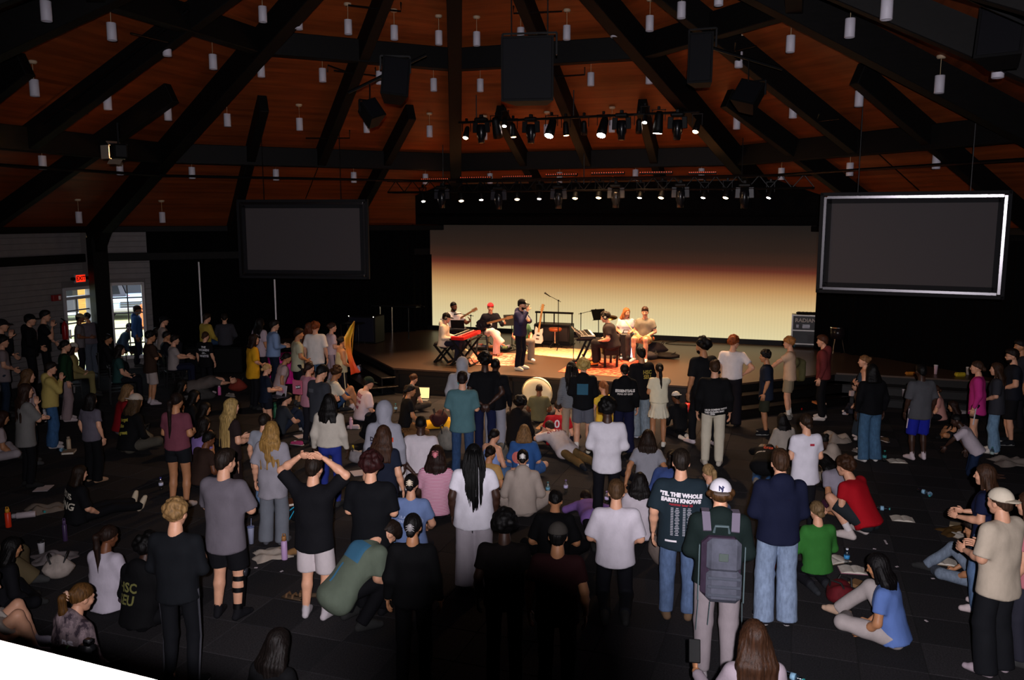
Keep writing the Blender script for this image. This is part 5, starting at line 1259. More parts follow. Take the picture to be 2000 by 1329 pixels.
        if hood: f.cone(T((0, -.02, .48)), hd + Rh @ Vector((0, -.03, -.04)), .095, .10, k=.05)
        v, q = f.mesh(); v = folds(v, q, .0055 if cell < .02 else .007, seed, 24)
        if pose != 'prone': v[:, 2] = np.maximum(v[:, 2], .01)
        link('sweatshirt' if longs else 'top' if tk else 'shirt', mesh_np('top', v * s, q, [tm]), root); shirt = (v, q)
    if hood:
        f = Fld(cell * .8).ell((0, -.015, .022), (.108, .128, .128), k=.03, cuts=[((0, .065, 0), (0, 1, -.15))]).cone((0, -.04, -.03), (0, -.05, -.12), .095, .085, k=.04, cuts=[((0, .05, 0), (0, 1, 0))]); v, q = f.mesh()
        link('hood', mesh_np('hood', folds((v @ Mh.T + ho), q, .003, seed, 30) * s, q, [tm]), root)
    # ---- bottoms
    if bt != 'none':
        f = Fld(cell); Rp = RX(R(-min(lean, 40) * .5))
        bm_ = denim(bc) if bt in ('jeans', 'widejeans', 'jorts') else cloth(bc)
        f.cone(pel + Rp @ Vector((-.07, -.002, .0)), pel + Rp @ Vector((.07, .0, .0)), .099 * b, k=.03)
        for sx in (-1, 1): f.ell(pel + Rp @ Vector((sx * .06, -.025, -.06)), (.08 * b, .08 * b, .08), k=.03)
        if bt == 'skirt':
            f.cone(pel + Vector((0, 0, .03)), pel + Vector((0, .0, -.42)), .125, .255, k=.03, cuts=[(tuple(pel + Vector((0, 0, -.30))), (0, 0, -1)), (tuple(pel + Vector((0, 0, .1))), (0, 0, 1))]); f.cuts.append((tuple(pel + Vector((0, 0, -.30))), (0, 0, -1)))
        elif bt == 'dress': f.cone(pel + Vector((0, 0, .05)), Vector((0, 0, .0)), .125, .2, k=.03, cuts=[((0, 0, .1), (0, 0, -1))])
        else:
            r = {'pants': (.094, .07, .06), 'jeans': (.096, .074, .068), 'wide': (.104, .092, .1), 'widejeans': (.104, .092, .1), 'sweats': (.102, .082, .062), 'slim': (.086, .062, .046), 'shorts': (.104, .106, .1), 'jorts': (.104, .106, .1)}[bt]
            for i in (0, 1):
                sc_ = b ** .6; dd = (kn[i] - hip[i]).normalized()
                if bt in ('shorts', 'jorts'):
                    e = hip[i].lerp(kn[i], .8 if hl is None else hl); f.cone(hip[i], e + dd * .06, r[0] * sc_ * .93, r[1] * sc_, k=.02, cuts=[(tuple(e), tuple(dd))])
                else:
                    d2 = (an[i] - kn[i]).normalized(); e = an[i] + d2 * (.01 if bt not in ('wide', 'widejeans') else .045)
                    f.cone(hip[i], kn[i], r[0] * sc_ * .93, r[1] * sc_, k=.02).cone(kn[i], e + d2 * .05, r[1] * sc_, r[2] * sc_, k=.025, cuts=[(tuple(e), tuple(d2))])
        v, q = f.mesh(); v0_ = v; v = folds(v, q, .0055 if cell < .02 else .007, seed + 1, 22)
        if UPR: v = v0_ + (v - v0_) * np.clip((pel.z - .2 - v0_[:, 2]) / .15, 0, 1)[:, None]
        if bt == 'skirt': a = np.arctan2(v[:, 0] - pel.x, v[:, 1] - pel.y); n_ = vnormals(v, q); v = v + n_ * (.012 * np.sin(a * 16) * np.clip((pel.z - v[:, 2]) * 4, 0, 1))[:, None]
        v[:, 2] = np.maximum(v[:, 2], .012)
        link({'shorts': 'shorts', 'jorts': 'shorts', 'skirt': 'skirt', 'dress': 'dress_skirt', 'jeans': 'jeans', 'widejeans': 'jeans'}.get(bt, 'trousers'), mesh_np('bottoms', v * s, q, [bm_]), root)
        if pants_stripe and bt not in ('skirt', 'dress'):
            m = MB()
            for i, sx in enumerate((-1, 1)):
                o_ = Vector((sx * (r[0] * b ** .6 + .003), 0, 0)); o2 = Vector((sx * (r[1] * b ** .6 + .003), 0, 0)); o3 = Vector((sx * (r[2] * b ** .6 + .003), 0, 0))
                pts = [hip[i] + o_ + (hip[i] - kn[i]) * .05, kn[i] + o2, an[i] + o3] if bt != 'shorts' else [hip[i] + o_ + (hip[i] - kn[i]) * .05, hip[i].lerp(kn[i], .78) + o2]
                m.tube([p * s for p in pts], .012 * s, 5)
            m.obj('side_stripe', [cloth(pants_stripe)], root)
    # ---- feet
    if shoe != 'bare':
        sk_ = shoe.startswith('sock:'); hx_ = shoe.split(':')[-1]; hx2 = hx_.split('/')
        for i in (0, 1):
            f = Fld(max(cell * .85, .0145)); d = (to[i] - an[i]); fl = Vector((d.x, d.y, 0)); fl = fl.normalized() if fl.length > .03 else Vector((0, 1, 0))
            flat = an[i].z < .13 and pose not in ('kneel', 'kneelup', 'bow', 'prone')
            heel = an[i] - fl * .035 + Vector((0, 0, -.045 if flat else 0)); g_ = .0 if sk_ else .006
            f.cone(heel, to[i], .036 + g_, .03 + g_, k=.02).cone(an[i] + Vector((0, 0, -.01)), to[i].lerp(an[i], .35), .04 + g_, .036 + g_, k=.02)
            up_ = (kn[i] - an[i]).normalized(); f.cone(an[i], an[i] + up_ * (.07 if sk_ or sock else .0), .04 + g_ if sk_ else .042, .039, k=.015)
            if flat: f.cuts.append(((0, 0, .006), (0, 0, -1)))
            v, q = f.mesh(); v[:, 2] = np.maximum(v[:, 2], .004)
            link('sock' if sk_ else 'shoe', mesh_mix('footwear', [(v * s, q, NOT, (np.where(v[q].mean(1)[:, 2] < .03, 1, 0),))], [cloth(hx2[0]), cloth(hx2[-1])]), root)
            if sock:
                f = Fld(.014).cone(an[i] + up_ * .03, an[i] + up_ * .13, .043, .044, cuts=[(tuple(an[i] + up_ * .13), tuple(up_))]); v, q = f.mesh(); link('sock', mesh_np('sock', v * s, q, [cloth(sock)]), root)
    # ---- hair and headwear
    g = (Vector((0, 0, -1)) * .3 + (Rh.transposed() @ Vector((0, 0, -1))) * .7).normalized()
    if lean > 40: g = (Vector((0, -.3, -1)) * .4 + (Rh.transposed() @ Vector((0, 0, -1))) * .6).normalized()
    if st_ != 'none' and not hood:
        hp_ = []
        for t_ in hair_parts(st_, wig or .3, .0095 if Yd < 9.3 else .0125 if Yd < 14 else .015, g, seed, hc, bool(cap)): hp_.append(((t_[0] @ Mh.T + ho) * s, t_[1], t_[2] if len(t_) > 2 else NOT, 0))
        link('hair', mesh_mix('hair', hp_, [hairm(hc)]), root)
    if clip:
        m = MB().smooth().ball((0, -.15, .03 if st_ != 'long' else .0), (.03, .018, .04), 8, 6); 
        for sx in (-1, 1):
            for k in range(3): m.tube([(sx * .008, -.15, .05 - k * .02), (sx * .035, -.155, .045 - k * .022), (sx * .04, -.14, .035 - k * .022)], .005, 4)
        v_, q_, t_ = tri4(m); link('hair_clip', mesh_mix('hair_clip', [((v_ @ Mh.T + ho) * s, q_, t_, 0)], [mat('hair_clip', clip, .35)]), root)
    if beard:
        f = Fld(.011).ell((0, .028, -.06), (.062, .072, .066), k=.01, cuts=[((0, .0, -.035), (0, .35, .94)), ((0, .01, 0), (0, -1, 0))]); v, q = f.mesh()
        link('beard', mesh_np('beard', (v @ Mh.T + ho) * s, q, [hairm(beard)]), root)
    if cap:
        kind, ch, *c2 = cap.split(':'); rv = -1 if kind == 'back' else 1
        f = Fld(.0105 if Yd < 13 else .014).ell((0, -.013, .038), (.09, .112, .098), k=.01, cuts=[((0, 0, .03), (0, -.12 * rv, -1))]); v, q = f.mesh()
        ob = link('beanie' if kind == 'beanie' else 'cap', mesh_np('cap', (v @ Mh.T + ho) * s, q, [cloth(ch)]), root)
        if kind != 'beanie':
            f = Fld(.011).ell((0, .118 * rv, .034), (.072, .075, .013), k=.008); v, q = f.mesh(); link('brim', mesh_np('brim', (v @ Mh.T + ho) * s, q, [cloth(c2[0] if c2 else ch)]), ob)
        j['capobj'] = ob
    if glasses:
        m = MB()
        for sx in (-1, 1):
            m.tube([(sx * (.033 + .02 * math.cos(k * .785)), .099, .003 + .016 * math.sin(k * .785)) for k in range(9)], .002, 4, False); m.tube([(sx * .053, .097, .006), (sx * .08, .02, .008)], .002, 4)
        m.tube([(-.012, .101, .006), (.012, .101, .006)], .002, 4); v_, q_, t_ = tri4(m); link('glasses', mesh_mix('glasses', [((v_ @ Mh.T + ho) * s, q_, t_, 0)], [BLACK]), root)
    if phones:
        m = MB().smooth()
        for sx in (-1, 1): m.lathe([(0, -.02), (.04, -.02), (.045, 0), (.04, .022), (0, .026)], 12, (sx * .092, -.006, -.008), RY(R(90)))
        m.tube([(.1 * math.cos(a_ * .314), -.006, .02 + .122 * math.sin(a_ * .314)) for a_ in range(11)], .01, 5); v_, q_, t_ = tri4(m)
        link('headphones', mesh_mix('headphones', [((v_ @ Mh.T + ho) * s, q_, t_, 0)], [mat('headphone', '2a2828', .4)]), root)
    # ---- lettering and emblems printed on the cloth
    j.update(kn=kn, an=an, hip=hip, wr=wr)
    if prints and shirt:
        tree = BVHTree.FromPolygons([tuple(p) for p in shirt[0]], [tuple(int(i) for i in p) for p in shirt[1]])
        for it in prints: print_on(j, tree, it)
    return j
def decal_geo(shape, w, hgt):
    if shape == 'disc': n, R_ = 20, 3; v = [(0, 0, 0)] + [(w / 2 * r / R_ * math.cos(6.2832 * k / n), hgt / 2 * r / R_ * math.sin(6.2832 * k / n), 0) for r in range(1, R_ + 1) for k in range(n)]
    else:
        nx, ny = max(2, int(w / .025)), max(2, int(hgt / .025)); v = [(-w / 2 + w * i / nx, -hgt / 2 + hgt * k / ny, 0) for k in range(ny + 1) for i in range(nx + 1)]; t = []
        for k in range(ny):
            for i in range(nx): a = k * (nx + 1) + i; t += [(a, a + 1, a + nx + 2), (a, a + nx + 2, a + nx + 1)]
        return np.array(v, np.float32), np.array(t, np.int32)
    t = [(0, 1 + k, 1 + (k + 1) % n) for k in range(n)]
    for r in range(1, R_):
        for k in range(n): a, b_ = 1 + (r - 1) * n + k, 1 + (r - 1) * n + (k + 1) % n; t += [(a, a + n, b_ + n), (a, b_ + n, b_)]
    return np.array(v, np.float32), np.array(t, np.int32)
def print_on(j, tree, it):
    """it: (text or shape, x, z, size, colour, 'back'|'front'|'capf'|'capb'[, height, rotation])"""
    what, x0, z0, size, hexc, side = it[:6]; T, Rt, s, root = j['T'], j['Rt'], j['s'], j['root']; rot = it[7] if len(it) > 7 else 0
    if what in ('disc', 'rect'): v, t = decal_geo(what, size, it[6])
    else: v, t = text_geo(what, size, bold=.004 if size > .05 else .002)
    if rot: c, sn = math.cos(R(rot)), math.sin(R(rot)); v = np.stack([v[:, 0] * c - v[:, 1] * sn, v[:, 0] * sn + v[:, 1] * c, v[:, 2]], 1)
    sg = 1 if side == 'back' else -1; P = []; ok = []
    d = Rt @ Vector((0, sg, 0)); lift = .004 if what in ('disc', 'rect') else .0065
    for a, b, _ in v:
        o = T((sg * (a) + x0, -sg * .5, z0 + b)); hit, n, _, _ = tree.ray_cast(o, d)
        ok.append(hit is not None and (hit - T((0, 0, z0))).length < .4); P.append(hit - d * lift if hit is not None else o)
    ok = np.array(ok); t = t[ok[t].all(1)]
    if len(t): link('lettering' if what not in ('disc', 'rect') else 'emblem', mesh_np('print', np.array([tuple(p) for p in P], np.float32) * s, t, [mat('print_ink', hexc, .8)], None, False), root)
# ================================================================ the band on the stage
P = person
Z6 = dict(zb=SZ)
SINGER = P('stand', 1020, 585, 118, 'l', 'short:1a1410', 'hood:2a2a48', 'jeans:14141f', 'd8d0c0', 'singer in navy hoodie and black cap holding microphone to his mouth', fy=723, **Z6, arms=(((.2, .14, .25), (-.02, .24, .3), (-.9, .3, .2)), 'mic'), yaw=-6, pitch=8, cap='front:0c0c10', beard='1a1410',
  prints=[('NY', -.06, .36, .12, 'dcd8dc', 'front')])
mw, mm = world(SINGER, SINGER['wr'][1]), world(SINGER, SINGER['hd'] + SINGER['Rh'] @ Vector((0, .11, -.07)))
t = thing('microphone', 'black handheld microphone held by the singer', 'microphone', mm + (mw - mm).normalized() * .03); mic(t, (0, 0, 0), mm - mw)
P('stool', 886, 590, 150, 'b', 'buzz:0c0908', 'tee:e0d8d4', 'jeans:1a1a22', 'c8b890', 'heavy set bassist in white tee seated behind the red keyboard player', h=1.74, bulk=1.3, **Z6, hs=.5, arms=('gneck', 'gback'), yaw=-14, beard='0c0908')
P('stool', 958, 592, 172, 'l', 'short:16100e', 'long:15141c', 'wide:d8ccc4', 'bare', 'guitarist with red and white bandana and dark sweatshirt on stool', h=1.72, **Z6, hs=.5, arms=('gneck', 'gback'), pitch=2, cap='beanie:b83038', legs=[((-.13, .42, .58), (-.12, .36, .1), (-.14, .52, .05)), ((.0, .46, .66), (-.22, .52, .38), (-.3, .64, .32))], prints=[('rect', .02, .26, .1, 'c8c4c4', 'front', .1)])
P('stool', 872, 612, 96, 'l', 'short:2a1c14', 'hood:d8c8b4', 'jeans:1a1a2a', 'd8d0c8', 'keyboardist in cream hoodie and black cap at the red keyboard', h=1.66, **Z6, hs=.46, arms='keys', pitch=14, cap='front:100f10', phones=True)
P('stool', 1182, 610, -78, 'l', 'curly:1c1410', 'tee:2e2626', 'jeans:1e1a1c', 'b07830', 'synthesizer player in charcoal tee with headphones and topknot', h=1.78, **Z6, hs=.46, arms='keys', bulk=1.4, lean=14, pitch=12, phones=True)
P('stool', 1224, 602, -160, 'l', 'long:a8683c', 'tee:d8d2dc', 'jeans:3a3030', '1a1a1a', 'smiling drummer with long ginger hair and white tee holding sticks', h=1.66, **Z6, hs=.5, arms=('hold', 'fold'), twist=-12, yaw=-35, wig=.25)
P('stool', 1260, 600, -152, 'l', 'short:3a2418', 'tee:7a7468', 'shorts:a8885c', 'c8c0b8', 'smiling man in grey tee and tan shorts on brown stool', h=1.78, **Z6, hs=.5, arms=('fold', 'fold'), yaw=-18)
P('stool', 1020, 614, 160, 'l', 'short:2a1c14', 'tee:3c5a44', 'wide:7a7068', 'd8d0cc', 'seated player in green, mostly hidden behind the singer', h=1.55, **Z6, hs=.48)
def gthing(label, p, neck, body):
    t = thing('electric_guitar', label, 'guitar', p); y = Vector(neck).normalized(); z = Vector((-.1, -1, .15)); x = y.cross(z).normalized(); z = x.cross(y)
    guitar(t, (Matrix((x, y, z)).transposed() * .84).to_4x4(), body)
gthing('sunburst bass guitar held by the bassist in white tee', at_y(885, 631, 22.55), (1, -.15, .62), mat('sunburst', '8a4a1c', .3))
gthing('black electric guitar held by the guitarist in red bandana', at_y(944, 634, 21.0), (1, -.15, .28), mat('guitar_black', '18161a', .2))
for dx, lab in ((0, 'pale wooden drumstick in the hand of the drummer'),): tag(MB().cyl(at_y(1222, 628, 20.7), at_y(1240, 651, 20.3), .012, .008, 6).obj('drumstick', [mat('stick', 'd8a868', .5)]), lab, 'drumstick')

# ================================================================ front rows, lit by the stage
P('stand', 903, 727, 2, 'l', 'short:1c120e', 'over:4c6e74', 'jeans:2c4468', '282830', 'man in teal tee and blue jeans standing before the stage', h=1.74, arms='hold')
P('stand', 903, 699, 6, 'l', 'none', 'hood:9a9aa0', 'shorts:b01c24', 'c8c8c8', 'person in light grey hoodie with hood up and red shorts behind the teal tee', h=1.74, hood=True, pants_stripe='d8d4d8', hl=1.0, prints=[('WL', .0, .36, .09, '3a8a8a', 'back')])
P('stand', 947, 692, -4, 'd', 'afro:0c0909', 'tee:0d0d10', 'pants:181e3c', '1a1a1a', 'tall person in black tee and navy trousers with hands clasped behind', h=1.82, fy=890, arms='back', bulk=1.1)
P('stand', 968, 700, 10, 'd', 'buzz:0c0909', 'long:0e0e12', 'sweats:8e8e98', '1a1a1a', 'person in black top and light grey sweatpants beside the tall person', h=1.76)
P('sit', 1053, 751, 2, 'b', 'buzz:2a1c14', 'tee:5a5840', 'jeans:1c1c22', '2a2a2a', 'person in olive tee sitting in front of round white cushion', h=1.62, fy=824, lean=4)
P('sit', 1016, 777, 25, 'd', 'afro:0a0808', 'hood:0f0e10', 'pants:101014', '1a1a1a', 'person in black hoodie sitting hunched beside the olive tee', h=1.75, lean=18)
P('sit', 1091, 786, 8, 'l', 'short:2a1a12', 'tee:a81c26', 'jeans:1a1c28', 'c8c0c0', 'person in red jersey number 0 sitting bowed on the carpet', h=1.68, lean=26, pitch=30, prints=[('0', .0, .3, .22, 'd8d0d4', 'back')])
P('stand', 1116, 707, -6, 'd', 'braids:120c0a', 'long:2c3038', 'pants:9a8672', '1a1a1a', 'woman with long braids in striped top and beige trousers', h=1.68, fy=877, stripes=('8a8c90', 22), wig=.22)
P('stand', 1140, 704, 6, 'l', 'afro:b89a58', 'hood:0f1013', 'shorts:5c5e68', 'c8c4b4', 'curly blond man in black hoodie with blue back panel and grey shorts', h=1.74, fy=884, arms='hold', sock='d8d0c8', prints=[('rect', -.01, .28, .2, '28566c', 'back', .2)])
P('kneelup', 1178, 744, -20, 'l', 'pony:8a5430', 'cap:d8b43c', 'pants:8a2a34', 'c8c0b0', 'girl with auburn ponytail in bright yellow top kneeling by the stage', h=1.62, wig=.1)
P('stand', 1220, 711, 0, 'l', 'lowbun:1c1410', 'hood:0e0e10', 'wide:181a34', '14141a', 'person in black hoodie lettered ESSENTIALS FEAR OF GOD', h=1.68, fy=886, prints=[('ESSENTIALS', 0, .3, .07, 'dcd4cc', 'back'), ('FEAR OF GOD', 0, .24, .045, 'c8c0b8', 'back')])
P('stand', 1252, 680, -18, 't', 'short:100c0a', 'over:111013', 'widejeans:7c8a94', 'c8ccd8', 'man in black tee with yellow print and pale wide jeans', h=1.76, fy=853, prints=[('HSC', .06, .34, .1, '98883c', 'back'), ('SEU', .06, .25, .1, '98883c', 'back')])
P('stand', 1288, 710, 4, 't', 'pony:140e0c', 'tee:d8d0b4', 'skirt:d8d0b8', 'd8d4c8/3a3a3a', 'woman with long dark ponytail in cream tee and white pleated skirt', h=1.6, fy=872, wig=.26, arms=('hold', 'reach'), hem=.0)
P('kneel', 1320, 766, -30, 'b', 'short:120e0c', 'long:121214', 'pants:0f0f12', 'd0c8bc', 'person in black with white cap crouching beside the pleated skirt', h=1.66, lean=16, cap='back:d8d0c4', fy=852)
P('step', 1372, 656, -24, 't', 'afro:0f0b0a', 'over:141416', 'pants:121216', 'sock:c8bcc0', 'tall man with curly black hair in black tee stepping towards the stage', h=1.86, fy=868, yaw=-20, beard='120e0c')
P('stand', 1397, 704, 12, 'l', 'short:3a2616', 'sweat:0f0f11', 'sweats:c8c0ac', 'b8b0a4', 'person in black sweatshirt with white lettering and cream sweatpants', h=1.74, fy=908, prints=[('HE IS COMING WITH', .03, .02, .036, 'd8d4d0', 'back', 0, 6), ('THE CLOUDS AND', .01, -.02, .036, 'd8d4d0', 'back', 0, 6), ('ALL EYES', -.05, -.06, .034, 'd8d4d0', 'back', 0, 6)])
P('stand', 1434, 657, 18, 'l', 'curly:8a4420', 'tee:d8d0d0', 'wide:16141a', '141418', 'red haired man in white tee tucked in black trousers with hands on hips', h=1.84, fy=832, yaw=38, hem=.0, arms=('down', 'hips'))
P('stand', 1495, 685, -72, 't', 'curly:0e0a09', 'over:1c2230', 'shorts:2f3024', '17171a/d0ccc4', 'boy in navy tee and olive shorts with striped black trainers', h=1.58, fy=848, hl=1.0, hem=-.2)
P('stand', 1541, 659, -66, 'l', 'curly:a8703c', 'tee:c8a88c', 'shorts:8e8068', '6a6660/b8b4ac', 'man in peach tee with olive jacket draped over his shoulder', h=1.78, fy=818, glasses=True, sock='c8c4bc', arms=(((.2, .2, .3), (.1, .42, .1), (-.1, 1, -.2)), 'down'))
P('stand', 1607, 655, -62, 'l', 'short:4a2a1a', 'hood:6a2c2c', 'pants:131214', 'c8bcb4', 'man in maroon hoodie and black trousers by the stage steps', h=1.8, fy=820, prints=[('rect', .1, .1, .06, 'd0c8c4', 'back', .03)])
P('stand', 1688, 694, -74, 'l', 'bun:7a5434', 'tank:2a3a4c', 'dress:26303c', 'c0b0ac', 'fair woman in slate blue dress hugging herself by the steps', h=1.66, fy=858, arms='cross')
P('stand', 1704, 712, -8, 'd', 'bob:0a0808', 'sweat:0c0c0f', 'widejeans:40607e', 'c8c4c0', 'woman in black sweater with white cuffs and blue jeans', h=1.68, fy=900)
P('sit', 1672, 752, -70, 'l', 'short:2a1c14', 'tee:8a7a70', 'pants:2c2c34', 'sock:d0c0c0', 'person sitting on the floor half hidden by the slate blue dress', h=1.5, fy=812)
P('stand', 1800, 713, -6, 'd', 'short:0b0908', 'over:4e4e52', 'shorts:1c2490', 'sock:c8b8bc', 'man in dark grey sweatshirt and bright blue shorts', h=1.78, fy=897, hl=1.05, sleeve=1.0, pants_stripe='c8b8c0')
P('sit', 1826, 772, -60, 'l', 'lowbun:3a2418', 'tee:c08a80', 'pants:17171c', '1a1a1a', 'person in peach tee sitting behind the man in blue shorts', h=1.55, fy=822)
P('sit', 1862, 784, -62, 't', 'long:2a1a14', 'tee:20242c', 'shorts:17181c', '1a1a1a', 'long haired person in dark tee with bare legs crossed on the floor', h=1.66, fy=860)
P('stand', 1909, 705, -58, 'l', 'lowbun:3c281c', 'sweat:b8307c', 'shorts:0e0e12', '2a2a2a', 'woman in hot pink sweatshirt and black running shorts', h=1.7, hem=-.17, hl=.55, pants_stripe='c8c4c8')
P('stand', 1947, 709, -58, 'l', 'long:3a261a', 'over:34343a', 'widejeans:7090ac', 'c8c0b8', 'woman in charcoal tee and pale wide jeans beside the pink sweatshirt', h=1.7, fy=884, wig=.12, arms=('fold', 'down'))
P('stand', 1978, 682, -70, 'l', 'short:1c120e', 'tee:1a1c24', 'shorts:111114', '16181c/a0a09c', 'bearded man in dark tee and black shorts', h=1.84, bulk=1.15, beard='1c120e', glasses=True, arms='fold', fy=868, hl=1.0)
P('stand', 1994, 664, -80, 't', 'short:120c0a', 'tee:22242c', 'pants:14141a', '1a1a1a', 'dark haired man at the back behind the bearded man', h=1.85)
P('kneelup', 1868, 822, -66, 'd', 'buzz:0a0808', 'over:b4a8b0', 'jeans:182640', 'bare', 'man in white tee kneeling bent forward in blue jeans', h=1.76, lean=34, fy=925, arms=('fwdlow', ((.28, .12, .3), (.22, .16, .04), (0, .5, -.9))))

# ================================================================ stage corner with the orange flag
FLAGGER = P('stand', 669, 657, 62, 't', 'bun:120c0a', 'tank:b0a888', 'pants:14141c', '2a2a2a', 'woman in grey tank top holding the orange flag', h=1.66, fy=800, pants_stripe='c8b890', arms=('down', 'fold'))
P('stand', 649, 630, 58, 'l', 'bun:3c2418', 'tee:c4aeb4', 'wide:a08c94', 'c8c0c0', 'woman in pale pink tee and side striped trousers', h=1.7, pants_stripe='1c1c3c', arms='hold', hem=.0)
P('stand', 616, 629, 8, 'l', 'curly:7a3c1c', 'over:d8d2cc', 'jorts:4a6480', 'c8c0b8', 'red haired man in loose white tee seen from behind near the flag', h=1.78)
P('stand', 604, 631, 40, 'l', 'wavy:5a2e1a', 'over:6c645c', 'jeans:2a3444', '8a8a8a', 'auburn person in grey top behind the loose white tee', h=1.72)
P('stand', 583, 642, 62, 't', 'short:24160e', 'polo:a8a68c', 'shorts:17171c', '3a3a3a', 'man in olive polo shirt with clasped hands', h=1.76, arms='fold', hem=-.14)
P('stand', 536, 626, 60, 'l', 'short:1c140f', 'sweat:7c93b8', 'pants:1a2030', '3a3a3a', 'man in light blue sweatshirt clapping', h=1.76, arms='hold', bulk=1.15)
P('stand', 508, 622, 30, 't', 'long:120d0b', 'over:b8a4ac', 'wide:16161c', '2a2a2a', 'woman with long black hair in pinkish white tee', h=1.72, wig=.2, prints=[('rect', .0, .36, .1, '4a3a44', 'front', .02)])
P('stand', 496, 653, 58, 'l', 'bob:20120c', 'over:c8921c', 'pants:101014', '1a1a1a', 'person in mustard yellow tee and glasses', h=1.68, glasses=True, arms='fold', hem=-.2)
P('kneelup', 560, 690, 62, 't', 'lowbun:140e0c', 'tee:b09a98', 'pants:0e0e12', '2a2a2a', 'person in blush tee kneeling by the magenta foil', h=1.66, lean=16, arms=('down', 'down'))
P('stand', 522, 716, 52, 'l', 'lowbun:b08a58', 'tee:141a28', 'shorts:14161e', '3a3a3c', 'blond woman in navy tee holding an open laptop', h=1.64, fy=853, arms='hold', hl=.55, pitch=16)
P('stand', 604, 708, 40, 'l', 'lowbun:2a1812', 'tee:b07a88', 'pants:1a1a20', '2a2a2a', 'woman in pink top beside the dark grey tee man', h=1.56)
P('stand', 628, 715, 38, 'l', 'short:0f0c0b', 'over:34363c', 'pants:0f0f12', 'd0c8c0', 'man with fresh undercut in dark grey tee reading', h=1.76, fy=905, arms='hold', pitch=24, prints=[('rect', -.06, .36, .12, '4a4c52', 'back', .06)])
P('knees', 657, 716, 58, 't', 'curly:3a2414', 'tee:d6cdb8', 'jorts:2a4468', 'd0c0c0', 'man in cream tee with knees up reading a dark book', h=1.86, fy=806, arms=('fwd', 'hug'), yaw=-20)
P('sit', 720, 737, 60, 'l', 'short:1a120e', 'over:cdb8bc', 'jeans:22242c', 'c8c0c0', 'person in white tee with red lettering and black cap sitting', h=1.74, fy=822, cap='front:17231c', prints=[('ABIDE', .0, .4, .1, '8a2030', 'back', 0, -8), ('IN THE', .0, .28, .08, '8a2030', 'back', 0, -6), ('VINE', .0, .16, .08, '8a2030', 'back', 0, -4)])
P('sit', 737, 786, 6, 'd', 'buzz:0a0808', 'hood:0e0e10', 'pants:101014', 'sock:b0a8a8', 'person in black hoodie sitting beside the grey hooded one', h=1.66, fy=868)
P('kneel', 802, 752, 66, 't', 'lowbun:120d0b', 'tee:100f11', 'pants:6a4a2c', '2a2a2a', 'dark haired woman in black tee and tan trousers kneeling', h=1.72, fy=852)
P('sit', 808, 731, 34, 'l', 'bun:4a2c18', 'tee:2e241e', 'pants:3a342e', '3a3a3a', 'person in brown tee at a glowing laptop by the stage', h=1.76, fy=802)
P('prone', 706, 712, 96, 'l', 'short:1a1210', 'long:bcb0c4', 'pants:14141c', 'c0b0bc', 'person in pale top lying curled on the stage steps', loc=at_z(706, 728, .2), h=1.2)

# ================================================================ middle of the floor
P('stand', 643, 770, 6, 'd', 'long:0c0909', 'sweat:b8b0a4', 'slim:24307c', '2a2a2a', 'woman with long black hair in cream sweater and royal blue trousers', h=1.68, arms=('down', 'down'), fem=True, wig=.12, hem=.02)
P('stand', 751, 785, 6, 'd', 'none', 'hood:8c8c96', 'pants:17171c', '2a2a2a', 'person in grey hoodie, hood up, printed with orange red box', h=1.76, fem=True, hood=True, prints=[('DuctZ', -.07, .31, .075, '2a2630', 'back'), ('rect', .1, .31, .09, 'b8452c', 'back', .06), ('rect', -.06, .245, .2, '26305c', 'back', .045)])
P('stand', 749, 832, 12, 'l', 'long:3a2418', 'tee:181d2c', 'jeans:4a6a9a', '3a3a3a', 'woman with long brown hair in navy tee and jeans', h=1.66, wig=.16)
P('stand', 725, 889, 8, 'l', 'afro:2c1010', 'over:0d0e12', 'pants:0c0c10', '17171a', 'person with dark red curly hair in loose black tee', h=1.74, arms='hold', bulk=1.1)
P('stand', 613, 893, 14, 'l', 'short:20160f', 'over:101014', 'shorts:b8aeb0', 'sock:b4acb0', 'man in black tee and white shorts with both hands on his head', h=1.76, fy=1203, arms='head', hl=.95)
P('kneelup', 822, 813, 4, 'd', 'buzz:0b0807', 'over:c0b8be', 'jeans:14161e', '2a2a2a', 'dark skinned man in white tee kneeling upright', h=1.76, arms='back')
P('sit', 790, 858, 8, 'd', 'buzz:0b0807', 'over:c4bcbc', 'pants:3a3844', 'c0b8b8', 'person in long white tee sitting behind the grey hoodie', h=1.7, fy=955)
P('stand', 925, 868, -4, 'd', 'braids:0a0909', 'tee:d4d0da', 'wide:a8a0a8', '2a2a2a', 'woman with very long black braids in bright white tee', h=1.68, bulk=1.42, wig=.62, hem=-.16)
P('sit', 853, 872, 4, 'd', 'long:24140f', 'tee:c06a8c', 'pants:17171c', '2a2a2a', 'woman in pink striped tee with long brown hair and pink clip', h=1.72, fy=1003, stripes=('d8b8c4', 16), wig=.24, clip='d07a84')
P('kneel', 803, 927, 2, 'l', 'claw:110d0c', 'tee:6c80ac', 'pants:2a2c38', '3a3a3a', 'woman in blue tee with white claw clip kneeling', h=1.78, arms='lap', lean=2, clip='d8c8b0', prints=[('ULA', -.09, .3, .05, 'a8b4d4', 'back'), ('SPRINGS', -.07, .25, .045, 'a8b4d4', 'back'), ('disc', .09, .26, .13, '98a6cc', 'back', .1)])
P('sit', 966, 839, 40, 'l', 'lowbun:140f0d', 'tank:7c92c4', 'jorts:48668c', '2a2a2a', 'woman in pale blue strappy top and denim shorts sitting', h=1.7, fy=935, arms=('lap', 'lap'), lean=8)
P('sit', 958, 872, 26, 't', 'claw:1a100c', 'tee:b08a54', 'pants:2a2a30', '2a2a2a', 'woman in tan top sitting behind the braided woman', h=1.66, fy=975)
